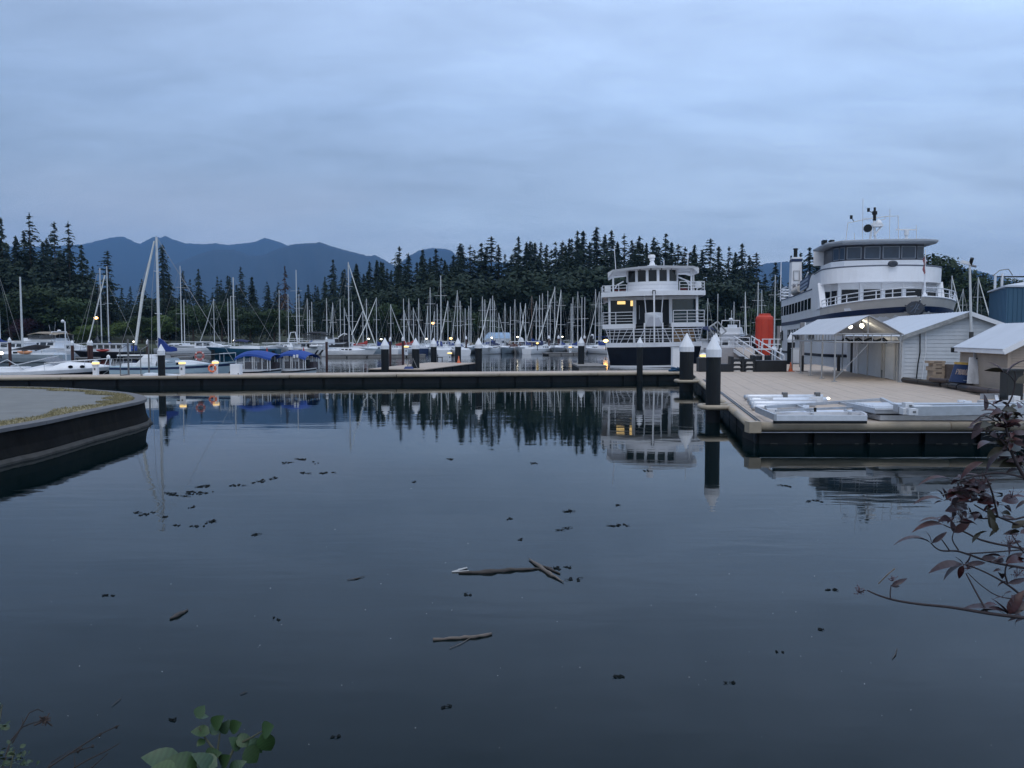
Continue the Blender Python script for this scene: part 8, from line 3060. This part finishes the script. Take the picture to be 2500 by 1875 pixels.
# main stem outside the frame ties the branches to the root
MB().tube([Vector((0, 0, 0)), sp(2660, 1540, 4.0), sp(2660, 1400, 4.25), sp(2640, 1300, 4.05)], [.03, .022, .018, .012], 7).build("main_stem", STEM, SH, smooth=True)

LR = random.Random(31)


def leaf_at(base, tip_dir, ln, k, roll):
    """place one leaf object: base point, direction, length"""
    o = link("leaf", LEAVES[k], None, SH)
    x = Vector(tip_dir).normalized()
    up = Vector((LR.uniform(-.4, .4), -.55 + LR.uniform(-.3, .3), 1))
    y = up.cross(x).normalized()
    z = x.cross(y)
    M = Matrix((x, y, z)).transposed().to_4x4() @ Matrix.Rotation(roll, 4, 'X')
    o.matrix_local = Matrix.Translation(base) @ M @ Matrix.Diagonal((ln, ln, ln, 1))
    return o


def px_leaf(u0, v0, u1, v1, y, k, dy=0.0, roll=0.0):
    a, b_ = sp(u0, v0, y), sp(u1, v1, y + dy)
    leaf_at(a, b_ - a, (b_ - a).length, k, roll)


# leaves one can point at in the photograph
for spec in [(2452, 912, 2415, 882, 4.0, 0, .02, .7), (2458, 910, 2512, 872, 4.0, 0, -.03, -.6), (2448, 908, 2402, 903, 4.0, 2, 0, 1.3), (2480, 935, 2545, 918, 3.9, 2, -.02, .4), (2405, 1002, 2403, 960, 4.0, 4, .01, .9),
             (2500, 990, 2478, 975, 4.0, 0, 0, .5), (2440, 1008, 2395, 1000, 4.0, 0, .02, .2), (2438, 1012, 2378, 1022, 4.0, 3, 0, .3), (2402, 1020, 2366, 1040, 4.0, 6, 0, .6), (2398, 1030, 2372, 1072, 4.0, 4, 0, .2), (2430, 1030, 2404, 1060, 4.0, 2, .02, .1), (2450, 1045, 2498, 1022, 4.0, 0, 0, .3),
             (2448, 1092, 2408, 1118, 4.0, 2, 0, .2), (2462, 1098, 2400, 1150, 4.05, 5, 0, .4), (2400, 1128, 2340, 1168, 4.0, 3, 0, .1), (2462, 1085, 2410, 1080, 4.0, 2, .05, .2), (2470, 1060, 2520, 1058, 4.0, 4, 0, .3),
             (2323, 1172, 2240, 1176, 4.0, 3, 0, .3), (2305, 1222, 2228, 1223, 4.1, 3, 0, .3), (2304, 1215, 2286, 1192, 4.1, 0, 0, .8), (2312, 1222, 2302, 1190, 4.1, 4, 0, 1.2), (2300, 1224, 2280, 1228, 4.1, 3, 0, .2),
             (2303, 1281, 2226, 1292, 4.4, 3, 0, .2), (2305, 1278, 2245, 1266, 4.4, 5, 0, .4), (2328, 1300, 2372, 1270, 4.4, 0, 0, .8), (2328, 1300, 2322, 1268, 4.4, 4, 0, 1), (2273, 1326, 2182, 1318, 4.3, 5, 0, .35), (2273, 1326, 2262, 1296, 4.3, 0, 0, .9), (2275, 1326, 2314, 1297, 4.3, 5, 0, .5),
             (2350, 1377, 2266, 1393, 4.2, 1, 0, .4), (2348, 1379, 2300, 1413, 4.2, 1, 0, .3), (2352, 1380, 2340, 1414, 4.2, 0, .02, .4), (2350, 1376, 2330, 1357, 4.2, 4, 0, .8), (2356, 1376, 2372, 1348, 4.2, 4, 0, 1.1), (2360, 1378, 2410, 1373, 4.2, 5, 0, .5), (2396, 1364, 2434, 1362, 4.3, 4, 0, .6),
             (2455, 1500, 2348, 1478, 4.05, 1, 0, .3), (2462, 1500, 2390, 1486, 4.05, 5, 0, .4), (2462, 1498, 2500, 1440, 4.05, 0, 0, .5), (2460, 1500, 2420, 1458, 4.05, 4, 0, .9), (2455, 1495, 2388, 1489, 4.05, 3, .02, .2), (2464, 1499, 2520, 1462, 4.05, 1, 0, .2),
             (2372, 1262, 2362, 1232, 4.2, 2, 0, .3), (2420, 1290, 2412, 1235, 4.15, 2, -.02, .1), (2440, 1290, 2414, 1310, 4.15, 2, 0, .4), (2432, 1300, 2418, 1262, 4.1, 2, 0, .0), (2395, 1300, 2372, 1325, 4.3, 2, 0, .2), (2410, 1297, 2370, 1316, 4.3, 2, .02, .9), (2450, 1262, 2440, 1245, 4.2, 0, 0, .5),
             (2458, 1322, 2464, 1360, 4.1, 4, 0, .3), (2455, 1372, 2500, 1348, 4.2, 1, 0, .3), (2458, 1420, 2434, 1430, 4.2, 5, 0, .3), (2460, 1424, 2510, 1412, 4.2, 5, 0, .6), (2470, 1290, 2510, 1270, 4.2, 2, 0, .4), (2510, 1220, 2462, 1210, 4.2, 3, 0, .2), (2512, 1222, 2478, 1240, 4.2, 1, 0, .4), (2176, 1430, 2217, 1411, 4.14, 5, 0, .4), (2176, 1430, 2198, 1432, 4.14, 1, 0, .8), (2117, 1441, 2086, 1452, 4.16, 4, 0, .9)]:
    px_leaf(*spec)
# fuller clusters
for (cu, cv, y, n_, rr, kk) in [(2352, 1185, 4.05, 15, 62, (1, 4, 2, 0, 5)), (2345, 1245, 4.15, 13, 55, (1, 4, 0, 5)), (2385, 1205, 4.1, 10, 60, (2, 1, 0, 4)), (2440, 1010, 4.0, 9, 55, (0, 2, 3, 6)), (2460, 1075, 4.0, 11, 55, (2, 0, 4, 2)), (2425, 1050, 4.0, 8, 45, (2, 4, 0)), (2495, 1120, 4.1, 10, 60, (2, 0, 1)), (2430, 1240, 4.2, 8, 50, (2, 0, 1)), (2460, 1370, 4.2, 7, 45, (1, 5, 0)), (2480, 1480, 4.1, 6, 60, (1, 0, 5)), (2490, 1010, 4.1, 8, 50, (0, 2, 6)), (2500, 1300, 4.2, 6, 50, (2, 0, 1))]:
    for i in range(int(n_ * 1.7)):
        a = LR.uniform(0, 6.28)
        u0, v0 = cu + LR.gauss(0, 18), cv + LR.gauss(0, 14)
        ln = LR.uniform(.55, 1.0) * rr
        px_leaf(u0, v0, u0 + cos(a) * ln, v0 + abs(sin(a)) * ln * .45 - ln * .12, y + LR.uniform(-.06, .06), LR.choice(kk), LR.uniform(-.08, .08), LR.uniform(-.9, .9))
# bud clusters: stalks and beads, uncountable
BUDM = mat("dusky_flower_buds", (.10, .055, .065), .7, var=.4, scale=30)
for (cu, cv, y, n_, rr, f) in [(2365, 1182, 4.1, 46, 34, 1), (2400, 1168, 4.05, 30, 26, 1), (2348, 1252, 4.18, 36, 30, 1), (2098, 1440, 4.16, 26, 13, 1), (2180, 1412, 4.14, 16, 12, 1), (2364, 1380, 4.2, 34, 18, 1), (2485, 1398, 4.2, 26, 14, 1), (2465, 1318, 4.15, 30, 20, 1), (2470, 1205, 4.1, 20, 20, 1), (2478, 1090, 4.05, 30, 28, 1)]:
    b = MB()
    c = sp(cu, cv + rr * .5, y)
    for i in range(n_):
        p = sp(cu + LR.gauss(0, rr * .5), cv + LR.gauss(0, rr * .38), y + LR.gauss(0, .02))
        mid = c.lerp(p, .5) + Vector((0, 0, -.004))
        b.tube([c, mid, p], .0009, 3, cap=False)
        r_ = LR.uniform(.0022, .0045)
        b.add([p + Vector(d) * r_ for d in ((1, 0, 0), (-1, 0, 0), (0, 1, 0), (0, -1, 0), (0, 0, 1), (0, 0, -1))], [(0, 2, 4), (2, 1, 4), (1, 3, 4), (3, 0, 4), (2, 0, 5), (1, 2, 5), (3, 1, 5), (0, 3, 5)])
    tag(b.build("flower_buds", BUDM, SH, fix=False), kind='stuff')
b = MB()
b.tube([sp(2145, 1425, 4.15), sp(2168, 1402, 4.1), sp(2185, 1388, 4.08)], .003, 5)
b.build("dead_twig", mat("pale_dead_twig", (.22, .17, .13), .8), SH)

# ================================================================== PLANTS AT THE BOTTOM EDGE
GLEAF = blade_mat("green_leaf", (.030, .068, .022), (.045, .075, .032))
GLEAF2 = blade_mat("blue_green_leaf", (.028, .062, .030), (.042, .07, .04))
GL = [leaf_mesh("leaf", GLEAF, .2, .42, .25), leaf_mesh("leaf", GLEAF2, .3, .36, .2), leaf_mesh("leaf", GLEAF, .1, .5, .15)]
NP = thing("leafy_sprig", "bright green leafy sprig at the bottom edge, left of centre", "plant", (-1.0, 2.15, 1.28), 0)
NO = Vector(NP.location)


def np_(u, v, y):
    return W(u, v, y) - NO


for pts, r_ in (([(545, 1990, 2.35), (548, 1875, 2.45), (570, 1830, 2.5), (580, 1805, 2.52)], .006), ([(548, 1875, 2.45), (530, 1840, 2.48), (537, 1790, 2.5)], .005), ([(575, 1820, 2.5), (615, 1800, 2.5), (640, 1785, 2.5)], .004), ([(545, 1990, 2.35), (480, 1880, 2.4), (400, 1850, 2.4)], .005), ([(530, 1840, 2.48), (500, 1800, 2.5), (485, 1775, 2.5)], .004)):
    MB().tube([np_(*p) for p in pts], r_, 6, r2=r_ * .5).build("stem", mat("green_stem", (.05, .055, .03), .7), NP)
MB().tube([Vector((0, 0, 0)), np_(545, 1990, 2.35)], .008, 6).build("stem", MATS["green_stem"], NP)
for (u0, v0, u1, v1, y, k, roll) in [(478, 1750, 500, 1722, 2.5, 2, .6), (478, 1752, 510, 1748, 2.5, 0, -.4), (540, 1790, 560, 1758, 2.5, 1, .7), (538, 1788, 510, 1768, 2.5, 1, -.6), (512, 1790, 465, 1785, 2.5, 0, .4), (500, 1805, 480, 1822, 2.5, 2, .3), (575, 1805, 620, 1815, 2.5, 0, .2), (578, 1805, 600, 1790, 2.52, 1, .6), (640, 1788, 668, 1772, 2.5, 2, .6), (640, 1790, 662, 1835, 2.5, 0, .5), (612, 1802, 640, 1840, 2.5, 1, .2),
                                     (585, 1830, 560, 1800, 2.5, 0, .8), (440, 1868, 345, 1845, 2.35, 1, .25), (480, 1878, 405, 1852, 2.35, 0, .2), (530, 1872, 470, 1850, 2.36, 1, .4), (520, 1880, 470, 1838, 2.36, 1, .5), (540, 1870, 560, 1845, 2.4, 0, .6), (430, 1890, 360, 1880, 2.3, 2, .3), (560, 1885, 600, 1858, 2.38, 1, .3), (500, 1850, 540, 1838, 2.4, 0, .5), (600, 1825, 628, 1862, 2.48, 2, .4), (560, 1780, 590, 1765, 2.52, 2, .7), (520, 1775, 545, 1748, 2.5, 0, .9)]:
    a, b_ = np_(u0, v0, y), np_(u1, v1, y + LR.uniform(-.03, .03))
    o = link("leaf", GL[k], None, NP)
    x = (b_ - a).normalized()
    up = Vector((LR.uniform(-.3, .3), -.8, 1))
    yv = up.cross(x).normalized()
    ln = (b_ - a).length
    o.matrix_local = Matrix.Translation(a) @ (Matrix((x, yv, x.cross(yv))).transposed().to_4x4() @ Matrix.Rotation(roll * .6, 4, 'X')) @ Matrix.Diagonal((ln, ln, ln, 1))
# twigs
TWM = mat("bare_twig", (.022, .018, .017), .9, var=.3)
TW = thing("bare_twigs", "bare dark twigs with small buds at the bottom left edge", "plant", (-1.55, 2.2, 1.28), 0)
TO = Vector(TW.location)
for pts, r_ in (([(60, 1990, 2.4), (110, 1880, 2.5), (170, 1840, 2.55), (240, 1795, 2.6), (292, 1770, 2.62)], .0042), ([(150, 1990, 2.4), (180, 1875, 2.5), (215, 1855, 2.52), (260, 1833, 2.55), (292, 1815, 2.56)], .0035), ([(190, 1900, 2.5), (225, 1873, 2.5), (265, 1838, 2.52)], .003), ([(100, 1900, 2.45), (125, 1862, 2.5), (172, 1832, 2.52)], .0025), ([(170, 1840, 2.55), (200, 1830, 2.56), (226, 1822, 2.57)], .0025), ([(183, 1880, 2.5), (182, 1845, 2.53)], .002)):
    MB().tube([W(*p) - TO for p in pts], r_, 5, r2=r_ * .35).build("twig", TWM, TW)
MB().tube([Vector((0, 0, 0)), W(60, 1990, 2.4) - TO], .006, 5).build("twig", TWM, TW)
MB().tube([Vector((0, 0, 0)), W(150, 1990, 2.4) - TO], .006, 5).build("twig", TWM, TW)
for u, v, y in ((197, 1828, 2.56), (244, 1794, 2.6), (226, 1822, 2.57), (284, 1775, 2.62), (190, 1835, 2.56)):
    o = MB().lathe([(.001, -.006), (.006, 0), (.001, .006)], n=6).build("bud", TWM, TW)
    o.location = W(u, v, y) - TO
# seed-head sprig and small-leaved bush at far left
SG = thing("seed_head_sprig", "dry sprig with a dark round seed head at the bottom left corner", "plant", (-1.9, 2.2, 1.28), 0)
GO = Vector(SG.location)
for pts, r_ in (([(0, 1900, 2.5), (25, 1810, 2.6), (55, 1775, 2.65), (75, 1767, 2.66), (100, 1760, 2.67)], .0035), ([(30, 1815, 2.6), (55, 1770, 2.64), (72, 1740, 2.68), (92, 1731, 2.7), (106, 1738, 2.7)], .003), ([(56, 1768, 2.64), (54, 1752, 2.66)], .002)):
    MB().tube([W(*p) - GO for p in pts], r_, 5, r2=r_ * .4).build("twig", TWM, SG)
MB().tube([Vector((0, 0, 0)), W(0, 1900, 2.5) - GO], .005, 5).build("twig", TWM, SG)
b = MB()
for i in range(40):
    c = Vector((LR.gauss(0, .007), LR.gauss(0, .007), LR.gauss(0, .006)))
    b.tube([c * .3, c * 1.6], .0022, 4)
o = b.build("seed_head", mat("brown_seed_head", (.045, .032, .028), .9, var=.4), SG)
o.location = W(110, 1759, 2.67) - GO
SB = thing("small_leaf_bush", "small dark green bush in the bottom left corner", "bush", (-1.75, 2.1, 1.28), 0)
BO = Vector(SB.location)
BL = [leaf_mesh("leaf", blade_mat("small_green_leaf", (.030, .055, .022), (.05, .07, .035)), .2, .42, .2, n=4)]
MB().tube([Vector((0, 0, 0)), W(20, 1900, 2.4) - BO, W(35, 1830, 2.45) - BO], .006, 5, r2=.002).build("stem", MATS["green_stem"], SB)
MB().tube([Vector((0, 0, 0)), W(-20, 1880, 2.4) - BO, W(5, 1720, 2.5) - BO], .006, 5, r2=.002).build("stem", MATS["green_stem"], SB)
for i in range(85):
    if i < 70:
        u, v = LR.gauss(22, 30), 1875 - abs(LR.gauss(0, 36))
        if v < 1810 + max(0, (u - 30)) * .7:
            v = 1835 + LR.uniform(0, 40)
    else:
        u, v = LR.uniform(-10, 14), LR.uniform(1716, 1735) if i < 76 else LR.uniform(1770, 1785)
    y = LR.uniform(2.35, 2.6)
    ln = LR.uniform(.012, .022)
    a = LR.uniform(0, 6.28)
    o = link("leaf", BL[0], None, SB)
    o.matrix_local = Matrix.Translation(W(u, v, y) - BO) @ (Matrix.Rotation(a, 4, 'Z') @ Matrix.Rotation(LR.uniform(-.9, .3), 4, 'Y') @ Matrix.Rotation(LR.uniform(.2, 1.1), 4, 'X')) @ Matrix.Diagonal((ln, ln, ln, 1))
